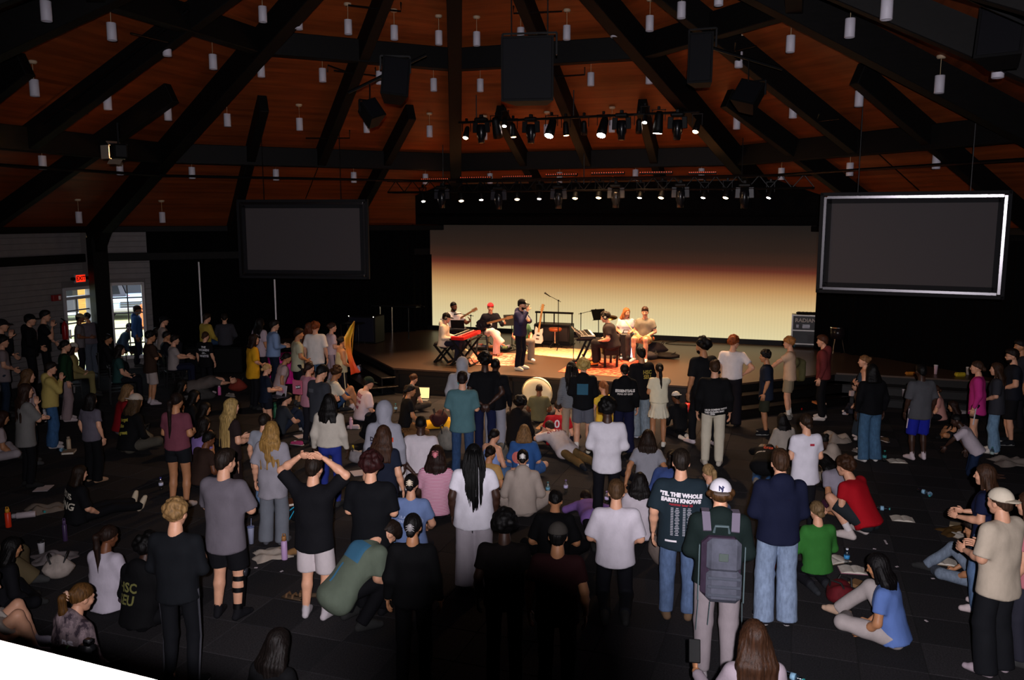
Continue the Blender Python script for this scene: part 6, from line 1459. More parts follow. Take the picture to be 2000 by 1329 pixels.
P('sit', 1024, 831, 4, 'l', 'bob:7a5a38', 'over:2e5288', 'jorts:3a5a8c', '2a2a2a', 'person with wavy blond hair in blue tee with pink disc print', h=1.78, fy=930, fem=True, bulk=1.1, prints=[('disc', -.1, .24, .2, 'd07068', 'back', .2), ('M     PS', .0, .11, .06, 'd8d4dc', 'back'), ('L        F', .0, .03, .06, 'd8d4dc', 'back')])
P('sit', 1021, 880, 2, 'l', 'claw:140f0d', 'hood:a89a90', 'sweats:a89a90', '2a2a2a', 'woman in beige tracksuit sitting cross legged with back turned', h=1.78, fy=1000, bulk=1.12, arms='lap', clip='e0dcd8')
P('prone', 1082, 852, -24, 'l', 'short:2a1a14', 'over:c0b4b4', 'pants:6a5434', '1c2028', 'man in white tee lettered in red lying face down on the carpet', loc=at_z(1104, 892, 0), h=1.7, lean=70, prints=[('ATLANTA', .0, .4, .1, '8a2028', 'back')])
P('stand', 1187, 782, 6, 'd', 'afro:0b0908', 'long:c4c0c8', 'pants:0e0e14', '17171a', 'man with short afro in white long sleeved top', h=1.78, arms='hold', hem=-.14)
P('kneelup', 1204, 940, 6, 'l', 'short:4a3420', 'over:cbc4ce', 'pants:14141a', '2a2a2a', 'brown haired boy in white tee kneeling nearest the dark centre', h=1.82, arms='fold', lean=2)
P('sit', 1250, 925, 8, 't', 'wavy:120d0c', 'over:bdb4bc', 'pants:17171c', '2a2a2a', 'woman with curly dark hair in oversized white tee sitting', h=1.8, wig=.12, fy=1050)
P('sit', 1266, 841, 10, 't', 'long:24170f', 'tee:8a8a92', 'pants:14141a', 'b8b0b0', 'woman with brown hair in grey tee sitting with legs crossed', h=1.74, fy=950, wig=.14, arms=('prop', 'prop'))
P('sit', 1314, 880, 24, 't', 'pony:1c130e', 'sweat:3a4c80', 'pants:2c2c34', '3a3a3a', 'person with short braids in blue sweatshirt hunched over', h=1.72, fy=985, lean=30, wig=.1)
P('sit', 1384, 908, -16, 'l', 'pony:9a7c54', 'tee:b8c0cc', 'pants:4c5c78', '3a3a3a', 'girl with blond ponytail and pale blue tee half hidden behind backpack man', h=1.66, wig=.2)
P('prone', 1150, 962, -4, 't', 'short:1c120e', 'long:7c5c9c', 'pants:14141a', '2a2a2a', 'person in lavender sleeves lying behind the white long sleeved man', loc=at_z(1158, 1028, 0), h=1.62)
P('sit', 1528, 809, -10, 'l', 'long:0e0b0b', 'sweat:9c9288', 'pants:8a8070', 'c0b49c', 'woman with black hair in beige grey sweatshirt sitting', h=1.72, fy=893, wig=.1)
P('stand', 1575, 808, -4, 'l', 'lowbun:2a1c12', 'tee:ccc8d2', 'slim:111116', '2a2a2a', 'person in fitted white sports tee with small red badge', h=1.66, arms='hold', fem=True, hem=-.16, prints=[('rect', .04, .38, .06, '9a1c30', 'back', .03)])
P('bow', 1504, 868, 24, 't', 'short:120d0b', 'over:0f0f11', 'jeans:2c4c74', 'a89c90', 'person in black tee with orange 8 print bowed to the floor', h=1.66, prints=[('88', .02, .36, .16, 'c0442c', 'back'), ('JESUS', -.08, .2, .06, 'c8c4c0', 'back')])
P('sit', 1608, 850, -36, 'd', 'bun:0e0b0a', 'hood:9a8c80', 'pants:7a7064', '3a3a3a', 'person in beige hoodie hunched beside the white sports tee', h=1.66, lean=34, pitch=30)
P('kneel', 1612, 890, -26, 't', 'long:0c0a0a', 'tee:8a8490', 'shorts:3c1c30', '2a2a2a', 'woman with long black hair in grey tee bowing in plum shorts', h=1.66, lean=44, pitch=20, wig=.16)
P('squat', 1652, 893, -38, 'l', 'curly:3a2416', 'tee:a0101c', 'shorts:24282c', 'c0b4b0', 'man in bright red tee squatting in grey shorts', h=1.8, fy=1040, sock='d0c8c8', arms='fwd', lean=30)
P('kneel', 1596, 980, -6, 'l', 'lowbun:6a5438', 'long:2f6a2c', 'pants:17171c', '2a2c30', 'girl with fair bun in green raglan top kneeling', h=1.66, fy=1142, arms='lap', lean=4)

# ================================================================ nearest rows
P('stand', 1525, 880, 4, 'l', 'short:3a2618', 'hood:14182e', 'widejeans:7f90aa', '17171f/d0c8c8', 'man in navy hoodie and light blue jeans with black and white trainers', h=1.82, fy=1213, arms='hold')
P('stand', 1331, 880, 8, 'l', 'short:201812', 'over:1c2830', 'jeans:54688a', '6a5440', "man in dark tee lettered 'TIL THE WHOLE EARTH KNOWS", h=1.84, fy=1203, bulk=1.06, prints=[("'TIL THE WHOLE", .0, .38, .053, 'd8d2d8', 'back', 0, -3), ('EARTH KNOWS', .0, .325, .053, 'd8d2d8', 'back', 0, -3), ('summer tour 25', .0, .285, .034, '8a1c28', 'back', 0, -3)] +
  [('rect', x * .8, .25 - k * .0165, w * .85, 'a8a6b0', 'back', .007) for k in range(17) for x, w in ((-.105, .03), (-.045, .03 + .03 * ((k * 7) % 5) / 5), (.04, .03), (.1, .03 + .03 * ((k * 3) % 5) / 5))] + [('rect', -.09, -.075, .11, 'd8d2d8', 'back', .018), ('rect', .1, -.075, .05, 'd8d2d8', 'back', .018)])
NYM = P('stand', 1408, 937, 10, 'l', 'curly:4a3018', 'hood:15201f', 'sweats:8e8488', 'a0989c', 'man with white NY cap and purple grey backpack in grey sweatpants', loc=None, h=1.88, cap='back:d8d4dc:6a5c54', arms='hold', wig=.1)
P('stand', 1955, 955, -24, 'l', 'short:3a281c', 'over:b8aa98', 'wide:17181c', 'sock:a898a0', 'man in sand tee and backwards cream cap in black trousers', h=1.76, fy=1310, cap='back:d0c4b0:b8ac98', arms='hold')
P('stand', 1925, 908, -48, 'l', 'bob:3a2518', 'tee:161c38', 'widejeans:587092', 'c0b0b0', 'woman in navy tee and blue jeans looking at her hands', h=1.68, fy=1190, arms='hold', fem=True)
P('stand', 2012, 962, -40, 'l', 'bob:3a2518', 'tee:b06a72', 'pants:2a2a34', '3a3a3a', 'person in pink top at the picture edge beyond the cream cap', h=1.68)
P('side', 1716, 1085, -52, 't', 'long:0e0b0c', 'tee:5a74b0', 'sweats:a49a98', 'sock:b89a84', 'girl with long black hair in blue tee sitting in pale sweatpants', h=1.68, fy=1250, wig=.34, lean=14, pitch=18)
P('side', 1902, 1018, -60, 't', 'short:1c120e', 'tee:3a4048', 'jeans:707c8c', '2a2a2a', 'person with grey jeans sitting hidden behind the navy tee woman', h=1.5)
PHONER = P('stand', 1474, 1214, 0, 't', 'long:301c10', 'long:8c8088', 'pants:17171c', '2a2a2a', 'woman with glossy brown hair in pale mesh top holding a phone', h=1.62, wig=.26, arms=(((.3, .06, .2), (.33, .3, .28), (.0, .8, .6)), 'down'))
P('stand', 343, 978, 6, 'l', 'curly:8a6a42', 'long:121418', 'slim:111216', '101014/c8c0c0', 'blond man in black long sleeved top and black track pants', h=1.8, fy=1338, pants_stripe='3a3a40', arms='hold')
KB = P('stand', 439, 879, 14, 'l', 'short:201610', 'over:645e66', 'shorts:101014', 'sock:141418', 'man in grey tee and black shorts with knee brace, arms crossed', h=1.8, fy=1203, arms='cross', hem=-.2, hl=.9, yaw=14)
P('stand', 530, 824, 4, 'l', 'wavy:94703c', 'over:8c8890', 'wide:686c74', '4a4a50', 'woman with long wavy blond hair in grey tee and wide grey trousers', h=1.72, fy=1060, wig=.34, hem=-.24)
P('stand', 516, 822, 12, 'l', 'short:1c140f', 'tee:8a8e98', 'jeans:6a84a8', '3a3a3a', 'person in pale tee just behind the wavy blond woman', fy=1000)
P('stand', 344, 768, 10, 't', 'pony:1c120e', 'tee:6a3844', 'shorts:14161a', 'a89c98', 'woman with dark ponytail in maroon tee and black shorts', h=1.68, fy=990, wig=.42, hl=.5, arms=('hold', 'hold'), hem=-.02)
P('stand', 452, 779, 42, 'l', 'wavy:a08450', 'tee:241a1a', 'dress:201616', '2a2a2a', 'woman with waist length blond hair in long brown dress', h=1.68, wig=.42, arms='hold')
P('sit', 398, 816, 40, 't', 'wavy:160f0d', 'tee:8870ac', 'pants:14141a', '2a2a2a', 'woman with long dark waves in lavender top sitting', h=1.76, fy=915, wig=.24, arms=('lap', 'chin'))
P('sit', 407, 845, 40, 'b', 'short:0e0b0a', 'tee:33241e', 'pants:14141a', '2a2a2a', 'boy in dark brown tee sitting hunched', h=1.74, fy=945, lean=16, bulk=1.1)
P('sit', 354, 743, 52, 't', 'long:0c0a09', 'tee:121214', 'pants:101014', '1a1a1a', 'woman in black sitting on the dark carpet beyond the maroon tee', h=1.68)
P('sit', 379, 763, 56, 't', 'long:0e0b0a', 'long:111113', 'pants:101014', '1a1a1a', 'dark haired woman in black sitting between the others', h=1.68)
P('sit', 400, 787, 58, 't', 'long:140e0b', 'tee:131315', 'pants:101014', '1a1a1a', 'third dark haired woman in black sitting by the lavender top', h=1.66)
P('knees', 560, 768, 58, 'l', 'short:14100d', 'tee:2c3036', 'jeans:1c2434', 'b8b0a8', 'person in dark grey tee sitting with yellow bag', h=1.76, fy=848)
P('bow', 442, 735, 60, 'l', 'short:1a120e', 'over:5a524e', 'pants:3a3836', '5a5654', 'person in grey bowed face down to the carpet', h=1.76)
P('stand', 401, 648, 16, 'l', 'lowbun:3a2414', 'over:0e0e10', 'pants:0e0e12', 'c0b0b4', 'person in black tee lettered THE WOMEN IN WHITE', h=1.68, fy=770, prints=[('THE', .03, .38, .07, 'b8b8bc', 'back'), ('WOMEN', .03, .3, .08, 'b8b8bc', 'back'), ('- IN -', .03, .22, .06, 'b8b8bc', 'back'), ('WHITE', .03, .14, .08, 'b8b8bc', 'back')])
P('stand', 294, 648, 52, 't', 'curly:0e0a09', 'over:33241c', 'shorts:a09490', 'sock:a89ca0', 'man in brown tee and white shorts with folded arms', h=1.76, fy=790, arms='cross', hl=1.0)

# ================================================================ seated along the dark side and by the door
P('chair', 404, 613, 40, 'l', 'short:2a1c12', 'sweat:a8903c', 'jeans:2a3e5a', 'b8a8a4', 'person in mustard sweater and jeans sitting on the black riser', h=1.72, hs=.74)
P('chair', 438, 613, -14, 'l', 'short:1c1410', 'sweat:34343a', 'pants:101014', '2a2a2a', 'person in dark grey sweater sitting beside the mustard sweater', h=1.72, hs=.74)
P('stool', 320, 618, 64, 'l', 'short:14100e', 'tee:8e8078', 'pants:17171c', '2a2a2a', 'man in beige tee and dark cap perched on a stool by the window', h=1.74, hs=.75, cap='front:111114')
P('chair', 306, 640, 60, 'l', 'long:1c1410', 'tee:8a8484', 'pants:17171c', '2a2a2a', 'long haired woman in grey tee sitting behind the brown tee man', h=1.62)
P('chair', 325, 648, 62, 't', 'short:16100d', 'long:14141a', 'pants:14141a', '2a2a2a', 'person in black sitting near the standing brown tee', h=1.66)
P('chair', 341, 655, 58, 'l', 'short:1c130f', 'tee:948a88', 'pants:171a2c', '2a2a2a', 'man in pale tee sitting forward with clasped hands', h=1.72, arms='fwd')
P('chair', 234, 674, 62, 'l', 'bob:17100d', 'tee:24403e', 'pants:14141a', '2a2a2a', 'person in dark green tee sitting with a white cup beside', h=1.72)
P('chair', 210, 653, 64, 't', 'lowbun:120d0b', 'hood:101012', 'pants:101014', '2a2a2a', 'person in black hoodie with yellow collar sitting by the column', h=1.72)
P('chair', 253, 631, 70, 'd', 'buzz:0b0908', 'sweat:2a3a4c', 'pants:101016', '2a2a2a', 'person in blue sweatshirt hunched on chair against the window', h=1.72, lean=26)
P('stand', 268, 597, 76, 'b', 'short:14100e', 'hood:2c4a78', 'jeans:14182a', '2a2a2a', 'man in blue hoodie and cap standing against the bright window', h=1.76, cap='front:241816', prints=[('rect', -.1, .34, .12, 'b0b0b8', 'front', .14)])
P('stand', 169, 611, -60, 't', 'bun:120d0b', 'sweat:5c545c', 'wide:4a505c', '2a2a2a', 'woman in grey tie dye sweatshirt hugging someone at the door', h=1.7, arms='hold', lean=8)
P('stand', 156, 613, 70, 'b', 'short:120d0b', 'tee:6a6468', 'pants:1a1a22', '2a2a2a', 'man in pale cap hugging and holding a phone at the glazed door', h=1.72, cap='front:8a7c60', arms=('out', 'hold'))
P('stand', 87, 607, 66, 'l', 'short:110d0b', 'tee:101013', 'pants:111116', '1a1a1a', 'man in black tee with hand on his chin by the extinguisher', h=1.95, arms=('fold', 'chin'))
P('stand', 58, 614, 62, 'l', 'short:110d0b', 'hood:0f0f12', 'pants:101014', '1a1a1a', 'man in black hoodie and black cap along the white wall', h=1.95, cap='front:0c0c0e', arms='fold', bulk=1.12)
P('stand', 3, 624, 64, 'l', 'short:110d0b', 'long:131318', 'pants:101014', '1a1a1a', 'man in dark jacket and cap at the picture edge by the wall', h=1.98, cap='front:14141a', arms=('fold', 'chin'))
P('stand', 5, 657, 56, 'l', 'short:140f0c', 'tee:7a6e70', 'jeans:1c2838', '2a2a2a', 'man in pale tee under the wall with folded arms', h=1.74, arms='fold', hem=-.16)
P('stand', 127, 665, 60, 'l', 'lowbun:17100c', 'sweat:16301c', 'wide:8a787a', 'b8a8a8', 'woman in dark green sweatshirt and pinkish trousers', h=1.74, fy=822)
P('chair', 143, 670, 62, 'l', 'long:2a1812', 'sweat:8a7c4c', 'pants:7a7048', '2a2a2a', 'woman with pale beanie and cream blanket sitting in a chair', h=1.68, cap='beanie:a8a49c')
P('stand', 98, 708, 60, 'l', 'short:1a120e', 'hood:b09c58', 'widejeans:34567e', 'a8a0a0', 'woman in yellow hoodie with hands to her face', h=1.66, fy=874, arms='pray', fem=True, bulk=1.1)
P('stand', 54, 722, 54, 'l', 'wavy:5a4028', 'sweat:a8989c', 'jeans:1c3040', '3a3a3a', 'woman with fair hair in white sweatshirt behind the grey tee', h=1.66, wig=.2)
P('stand', 49, 750, 44, 'l', 'long:2c1c14', 'over:6e6c6a', 'pants:0e0e11', '1a1a1a', 'woman with long brown hair in oversized grey tee praying', h=1.7, fy=950, wig=.32, arms=('hold', 'chin'), hem=-.22)
P('sit', 4, 804, 50, 't', 'wavy:2a140c', 'tee:a8989a', 'pants:9c9296', '2a2a2a', 'woman with curly auburn hair in white at the picture edge', h=1.72, fy=900, wig=.24)
P('stand', 178, 774, 24, 'l', 'bob:100c0b', 'tee:5a5560', 'wide:0b0b0e', '9a7a60', 'person with dark bob in mauve grey tee and black trousers', h=1.7, fy=940, arms=('down', 'down'))
P('sit', 249, 752, 58, 'l', 'bob:7a5c3c', 'tee:781018', 'pants:5a5058', '2a2a2a', 'blond woman in dark red top sitting', h=1.7, fy=845)
P('sit', 264, 763, 34, 't', 'long:4a3826', 'long:0f0f11', 'pants:4a463e', '2a2a2a', 'woman in backwards white cap and black top with yellow script', h=1.78, fy=880, cap='back:b8aca0', bulk=1.1, prints=[('forget', .0, .38, .07, 'a89c3c', 'back', 0, 10), ('like', -.04, .28, .07, 'a89c3c', 'back', 0, 10), ('a great', .0, .18, .07, 'a89c3c', 'back', 0, 10)])
P('legs', 155, 910, 44, 'l', 'bob:24180f', 'over:0e0e11', 'pants:0d0d10', 'b8a890', 'woman in black tee lettered JESUS KING sitting with legs out', h=1.8, fy=1022, prints=[('JESUS', -.0, .36, .13, 'c0b8a8', 'back', 0, -6), ('KING', .0, .2, .15, 'c0b8a8', 'back', 0, -4)], bulk=1.15)
P('sit', 22, 1052, 46, 't', 'long:0c0a0a', 'sweat:16161a', 'pants:101014', '2a2a2a', 'long black haired person in black top with white sleeve print', h=1.72, fy=1190, prints=[('rect', .1, .3, .1, 'a8a4ac', 'back', .2)])
P('knees', -28, 1118, 60, 'l', 'short:1c140f', 'tee:6a5c48', 'shorts:b0a8a0', 'sock:9a94a4', 'person in khaki tee and white shorts cut by the picture edge', h=1.75)
P('side', -42, 985, 70, 't', 'short:1c140f', 'tee:14141a', 'wide:5a4e38', '3a3a3a', 'person in dark tee and khaki trousers cut by the picture edge', h=1.75)
P('sit', 211, 1028, 22, 'b', 'pony:24160f', 'sweat:b8b0bc', 'pants:2a2028', '2a2a2a', 'woman with long dark ponytail in white sweatshirt sitting', h=1.84, fy=1182, wig=.32, hem=-.12, lean=4)
P('sit', 287, 1050, 20, 'd', 'afro:0b0909', 'hood:0d0d0f', 'pants:0c0c0f', '2a2a2a', 'person in black hoodie with olive block letters sitting', h=1.82, fy=1215, prints=[('HSC', -.06, .3, .13, '6e6c3c', 'back'), ('SEU', -.06, .18, .13, '6e6c3c', 'back')])
P('sit', 158, 1142, 34, 'l', 'pony:5a3c1c', 'camo:7a6a6e', 'pants:17171c', '2a2a2a', 'woman with fair ponytail in camouflage hoodie lettered G ns', h=1.8, wig=.14, bulk=1.15, prints=[('G', -.12, .3, .1, 'c0b8c4', 'back'), ('ns', .12, .34, .11, 'c0b8c4', 'back')], clip='c8a088')
P('squat', 757, 1020, 52, 'l', 'short:20150f', 'over:606a5c', 'pants:101014', '2a2a2a', 'man in sage tee with blue back panel crouching forward', h=1.8, fy=1200, dz=.14, lean=44, pitch=30, prints=[('rect', .0, .36, .26, '3a6a88', 'back', .2), ('rect', -.02, .1, .03, '3a78a0', 'back', .2)])
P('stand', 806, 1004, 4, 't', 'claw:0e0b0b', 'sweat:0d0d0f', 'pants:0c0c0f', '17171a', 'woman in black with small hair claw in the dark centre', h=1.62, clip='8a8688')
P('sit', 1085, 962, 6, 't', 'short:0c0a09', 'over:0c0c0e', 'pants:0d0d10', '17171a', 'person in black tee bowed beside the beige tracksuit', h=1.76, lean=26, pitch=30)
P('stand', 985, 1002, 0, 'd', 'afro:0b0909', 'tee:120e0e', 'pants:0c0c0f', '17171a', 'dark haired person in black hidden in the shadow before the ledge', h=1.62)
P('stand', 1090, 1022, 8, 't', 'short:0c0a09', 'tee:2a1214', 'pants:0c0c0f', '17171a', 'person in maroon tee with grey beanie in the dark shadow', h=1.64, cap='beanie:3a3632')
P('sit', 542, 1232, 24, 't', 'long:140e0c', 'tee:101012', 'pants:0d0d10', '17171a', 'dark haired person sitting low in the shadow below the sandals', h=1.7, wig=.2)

# hinged knee brace on the grey tee man's leg
_s = KB['s']; _k, _a, _h = (KB[q][1] * _s for q in ('kn', 'an', 'hip'))
for f0, f1, nm in ((.35, .62, 'thigh_cuff'), ):
    MB().smooth().tube([_h.lerp(_k, .72), _h.lerp(_k, .9)], [.083, .074], 14, False).obj('brace_cuff', [BLACK], KB['root'])
for f0, f1, r0, r1 in ((.1, .22, .068, .068), (.38, .5, .068, .066), (.78, .92, .052, .05)): MB().smooth().tube([_k.lerp(_a, f0), _k.lerp(_a, f1)], [r0, r1], 14, False).obj('brace_cuff', [BLACK], KB['root'])
_o = Vector((.075, 0, 0)); MB().bar(_h.lerp(_k, .75) + _o, _k + _o, .012, .03).bar(_k + _o, _k.lerp(_a, .85) + _o * .85, .012, .03).obj('brace_bar', [BLACKM], KB['root']); MB().smooth().cyl(_k + _o, _k + _o * 1.3, .045, n=14).obj('brace_hinge', [mat('hinge_grey', '3a3a40', .3, .5)], KB['root'])
# ================================================================ emblem on the white cap, backpack
def cap_print(j, txt, size, hexc, x0, z0, sg=1):
    me = j['capobj'].data; tree = BVHTree.FromPolygons([v.co.copy() for v in me.vertices], [tuple(p.vertices) for p in me.polygons]); s = j['s']
    v, t = text_geo(txt, size * s, bold=.003); o0 = j['hd'] * s; Rh = j['Rh']; P_ = []; ok = []
    for a, b, _ in v:
        o = o0 + Rh @ Vector((sg * a + x0, -.5 * sg, b + z0)); hit, n, _, _ = tree.ray_cast(o, Rh @ Vector((0, sg, 0))); ok.append(hit is not None); P_.append((hit - Rh @ Vector((0, .004 * sg, 0))) if hit is not None else o)
    ok = np.array(ok); t = t[ok[t].all(1)]
    link('lettering', mesh_np('print', np.array([tuple(p) for p in P_], np.float32), t, [mat('print_ink', hexc, .8)], None, False), j['capobj'])
cap_print(NYM, 'N', .05, '2a2c50', -.004, .078); cap_print(NYM, 'Y', .05, '2a2c50', .006, .07)
cap_print(SINGER, 'N', .05, 'c8c8cc', .004, .08, -1); cap_print(SINGER, 'Y', .05, 'c8c8cc', -.006, .072, -1)
t = thing('backpack', 'purple and blue grey backpack worn by the man in the white cap', 'backpack', NYM['loc'], -NYM['A'])
s_ = NYM['s']; gz = mat('pack_grey', '50525e', .8, 0, 'cloth', .2); pu = mat('pack_purple', '3c2f40', .8, 0, 'cloth', .2); tl = mat('pack_strap', '4c5c60', .7)
def PT(x, y, z): return Vector((x * s_, y * s_, z * s_))
m = MB(); m.box(PT(0, -.24, 1.08), (.34, .17, .56), .06); m.obj('pack_body', [pu], t)
m = MB(); m.box(PT(.015, -.34, 1.22), (.29, .09, .3), .05); m.obj('top_pocket', [gz], t)
m = MB(); m.box(PT(.02, -.34, .97), (.3, .1, .3), .045); m.obj('front_pocket', [gz], t)
for z in (1.05, .98, .91): MB().box(PT(.02, -.396, z), (.28, .012, .025), .004).obj('webbing', [mat('pack_web', '454954', .8)], t)
MB().box(PT(.01, -.388, 1.22), (.08, .012, .07), .004).obj('patch', [mat('patch_olive', '4a5450', .9)], t)
MB().tube([PT(-.06, -.22, 1.36), PT(-.05, -.24, 1.42), PT(.05, -.24, 1.42), PT(.06, -.22, 1.36)], .012, 6).obj('handle', [tl], t)
for sx in (-1, 1):
    MB().bar(PT(sx * .11, -.19, 1.36), PT(sx * .12, -.09, 1.475), .07, .02).bar(PT(sx * .12, -.09, 1.475), PT(sx * .12, .05, 1.46), .07, .02).obj('shoulder_strap', [mat('pack_light', '6a6272', .8)], t)
    MB().bar(PT(sx * .17, -.3, .82), PT(sx * .18, -.28, .56), .028, .006).bar(PT(sx * .175, -.34, 1.3), PT(sx * .175, -.34, .84), .02, .01).obj('loose_strap', [tl], t)
MB().bar(PT(-.08, -.33, .82), PT(-.09, -.3, .62), .03, .006).obj('loose_strap', [tl], t)

# ================================================================ things on the carpet
def bottle(x, y, label, capc='2a8a8a', lab='8ab4d0', z=0.0, lying=None, h=.2):
    p = at_z(x, y, z); t = thing('water_bottle', label, 'bottle', p if lying is None else p + Vector((0, 0, .033)), 0)
    M = Matrix.Rotation(0, 3, 'X') if lying is None else RZ(R(lying)) @ RX(R(90)); k = h / .2
    Q = lambda mb, n, mm: mb.obj(n, [mm], t)
    Q(MB().smooth().lathe([(0, .0), (.03, .0), (.033, .01), (.03, .05), (.033, .06), (.033, .125), (.026, .15), (.013, .175), (.013, .185), (0, .185)], 12, (0, 0, 0), M * k), 'bottle_body', glass_mat('bottle_plastic', (.82, .88, .92, 1), .35))
    Q(MB().smooth().lathe([(.0345, .07), (.0345, .115)], 12, (0, 0, 0), M * k), 'bottle_label', mat('bottle_label', lab, .5)); Q(MB().lathe([(0, .183), (.016, .183), (.016, .2), (0, .2)], 10, (0, 0, 0), M * k), 'bottle_cap', mat('bottle_cap', capc, .5))
def flask(x, y, label, hexc, capc, h=.26, r=.038, z=0.0, lying=None, loop=True):
    p = at_z(x, y, z); t = thing('drink_flask', label, 'flask', p if lying is None else p + Vector((0, 0, r))); M = Matrix.Rotation(0, 3, 'X') if lying is None else RZ(R(lying)) @ RX(R(90))
    MB().smooth().lathe([(0, 0), (r * .95, 0), (r, .008), (r, h * .78), (r * .7, h * .82), (0, h * .82)], 16, (0, 0, 0), M).obj('flask_body', [mat('flask_paint', hexc, .4)], t)
    MB().smooth().lathe([(0, h * .8), (r * .75, h * .8), (r * .75, h * .97), (r * .6, h), (0, h)], 14, (0, 0, 0), M).obj('flask_lid', [mat('flask_lid', capc, .45)], t)
    if loop: MB().tube([M @ Vector(q) for q in ((-r * .5, 0, h * .97), (-r * .4, 0, h * 1.1), (r * .4, 0, h * 1.1), (r * .5, 0, h * .97))], .006, 5).obj('carry_loop', [mat('flask_lid', capc, .45)], t)
def cup(x, y, label, hexc='d0c8cc', h=.15, z=0.0, straw=None, lid=None):
    t = thing('drink_cup', label, 'cup', at_z(x, y, z))
    MB().smooth().lathe([(0, 0), (.032, 0), (.045, h), (.047, h + .004), (.0, h + .002)], 16).obj('cup_body', [mat('cup_white', hexc, .5)], t)
    MB().smooth().lathe([(0, h), (.048, h), (.048, h + .012), (.035, h + .022), (0, h + .022)], 16).obj('lid', [mat('cup_lid', lid or 'c8c4c8', .4)], t)
    if straw: MB().tube([(0, 0, h * .5), (.012, 0, h + .12)], .004, 5).obj('straw', [mat('straw', straw, .5)], t)
def book(x, y, label, cover, rz, w=.15, l=.21, open_=True, z=0.0, page='c8c0b4', cat='book'):
    t = thing('book', label, cat, at_z(x, y, z), R(rz)); pm = mat('paper', page, .9, 0, 'paint', .1, amt=.08, scale=6); cm = mat('book_cover', cover, .6)
    if open_:
        MB().box((0, 0, .006), (2 * w + .01, l + .008, .01), .003).obj('cover', [cm], t)
        for s in (-1, 1):
            n = 6; prof = [(s * w * i / n, .012 + .026 * math.sin(math.pi * min(1, .12 + i / n)) ** .7 * (1 - .35 * i / n)) for i in range(n + 1)]
            vs = [(px, yy, pz) for yy in (-l / 2, l / 2) for px, pz in prof] + [(px, yy, .011) for yy in (-l / 2, l / 2) for px, pz in prof]; k = n + 1
            fs = [(i, i + 1, k + i + 1, k + i) for i in range(n)] + [(2 * k + i, 2 * k + i + 1, i + 1, i) for i in range(n)] + [(k + i, k + i + 1, 3 * k + i + 1, 3 * k + i) for i in range(n)] + [(n, 2 * k + n, 3 * k + n, k + n)]
            MB().add(vs, fs).obj('page_block', [pm], t)
    else:
        MB().box((0, 0, .003), (w, l, .006), .002).box((0, 0, .037), (w, l, .006), .002).box((-w / 2, 0, .02), (.006, l, .04), .002).obj('cover', [cm], t); MB().box((.003, 0, .02), (w - .012, l - .01, .028)).obj('page_block', [pm], t)
    return t
def shoe_thing(x, y, label, hexc, rz, kind='sneaker', z=0.0):
    t = thing('sneaker' if kind == 'sneaker' else 'slip_on_shoe', label, 'shoe', at_z(x, y, z), R(rz))
    f = Fld(.011).cone((0, -.1, .035), (0, .1, .03), .036, .036).cone((0, -.09, .06), (0, .0, .05), .034, .034); f.cuts.append(((0, 0, .018), (0, 0, -1))); v, q = f.mesh(); link('upper', mesh_np('upper', v, q, [cloth(hexc)]), t)
    MB().smooth().box((0, 0, .012), (.078, .28, .024), .012).obj('sole', [mat('shoe_sole', 'b8b0ac' if kind == 'sneaker' else '6a5a48', .7)], t)
    if kind == 'sneaker': MB().box((0, .02, .078), (.03, .08, .012), .004).obj('laces', [mat('laces', 'd0c8c8', .8)], t)
def cloth_heap(x, y, label, hexc, s, rz=0, cat='garment', name='folded_garment', seed=1):
    t = thing(name, label, cat, at_z(x, y, 0), R(rz)); rr = random.Random(seed); n = 16; ph = [rr.uniform(0, 6) for _ in range(6)]; vs = []; fs = []
    for i in range(n + 1):
        for k in range(n + 1):
            u, w = i / n * 2 - 1, k / n * 2 - 1; rad = max(abs(u), abs(w)); sh_ = 1 + .14 * math.sin(3 * math.atan2(w, u) + ph[0]) + .08 * math.sin(7 * math.atan2(w, u) + ph[1])
            z = s[2] * (1 - rad ** 3) * (.55 + .25 * math.sin(5 * u + ph[2]) + .25 * math.sin(6 * w + 3 * u + ph[3])) + .006
            vs.append((u * s[0] / 2 * sh_, w * s[1] / 2 * sh_, max(.004, z)))
    fs = [(i * (n + 1) + k, (i + 1) * (n + 1) + k, (i + 1) * (n + 1) + k + 1, i * (n + 1) + k + 1) for i in range(n) for k in range(n)]
    MB().smooth().add(vs, fs).obj('cloth', [cloth(hexc)], t)
    return t
# water bottles
for b_ in [(773, 806, 'clear water bottle standing on the warm carpet near the glowing laptop'), (1148 + 25, 985 - 8, 'clear bottle standing between lavender sleeves and the white long sleeved man'),
           (1185, 985, 'bottle in front of the lavender sleeves', '8a6ab0', 'c8b8e0'), (1105, 962, 'bottle with pale label standing on the dark floor by lavender sleeves', '6a5a90', 'c8c0e8'), (1070, 966, 'blue capped bottle beside the beige tracksuit', '2a6a7a', '6aa0b8'),
           (1653, 1102, 'clear water bottle with blue label beside the green raglan girl', 'c8d0d8', '3a8ac0'), (1727, 902, 'teal capped bottle by the open book near the white socks', '2a8a7a', '3a8a8a'),
           (1937, 895, 'clear bottle on the floor behind the kneeling white tee man', '3a7a7a', '9ab0b0'), (315, 957, 'small bottle with white label left of the white sneakers'.replace('left of', 'behind'), '3a3a8a', 'c8c8e0'),
           (1693, 777, 'clear water bottle standing on the stage steps', 'd0d0d4', 'b04040', .2), (1548, 785, 'blue bottle on the steps behind peach tee man', '2a4aa0', '3a5ab0', .0), (1213, 707, 'water bottle on stage beside the instrument case', 'd0d0d0', 'a8c8d8', SZ), (978, 681, 'clear bottle on the stage by the pedalboard', 'd0d0d0', 'c8b8a0', SZ)]:
    bottle(b_[0], b_[1], b_[2], *(b_[3:5] if len(b_) > 4 else ()), z=b_[5] if len(b_) > 5 else 0.0)
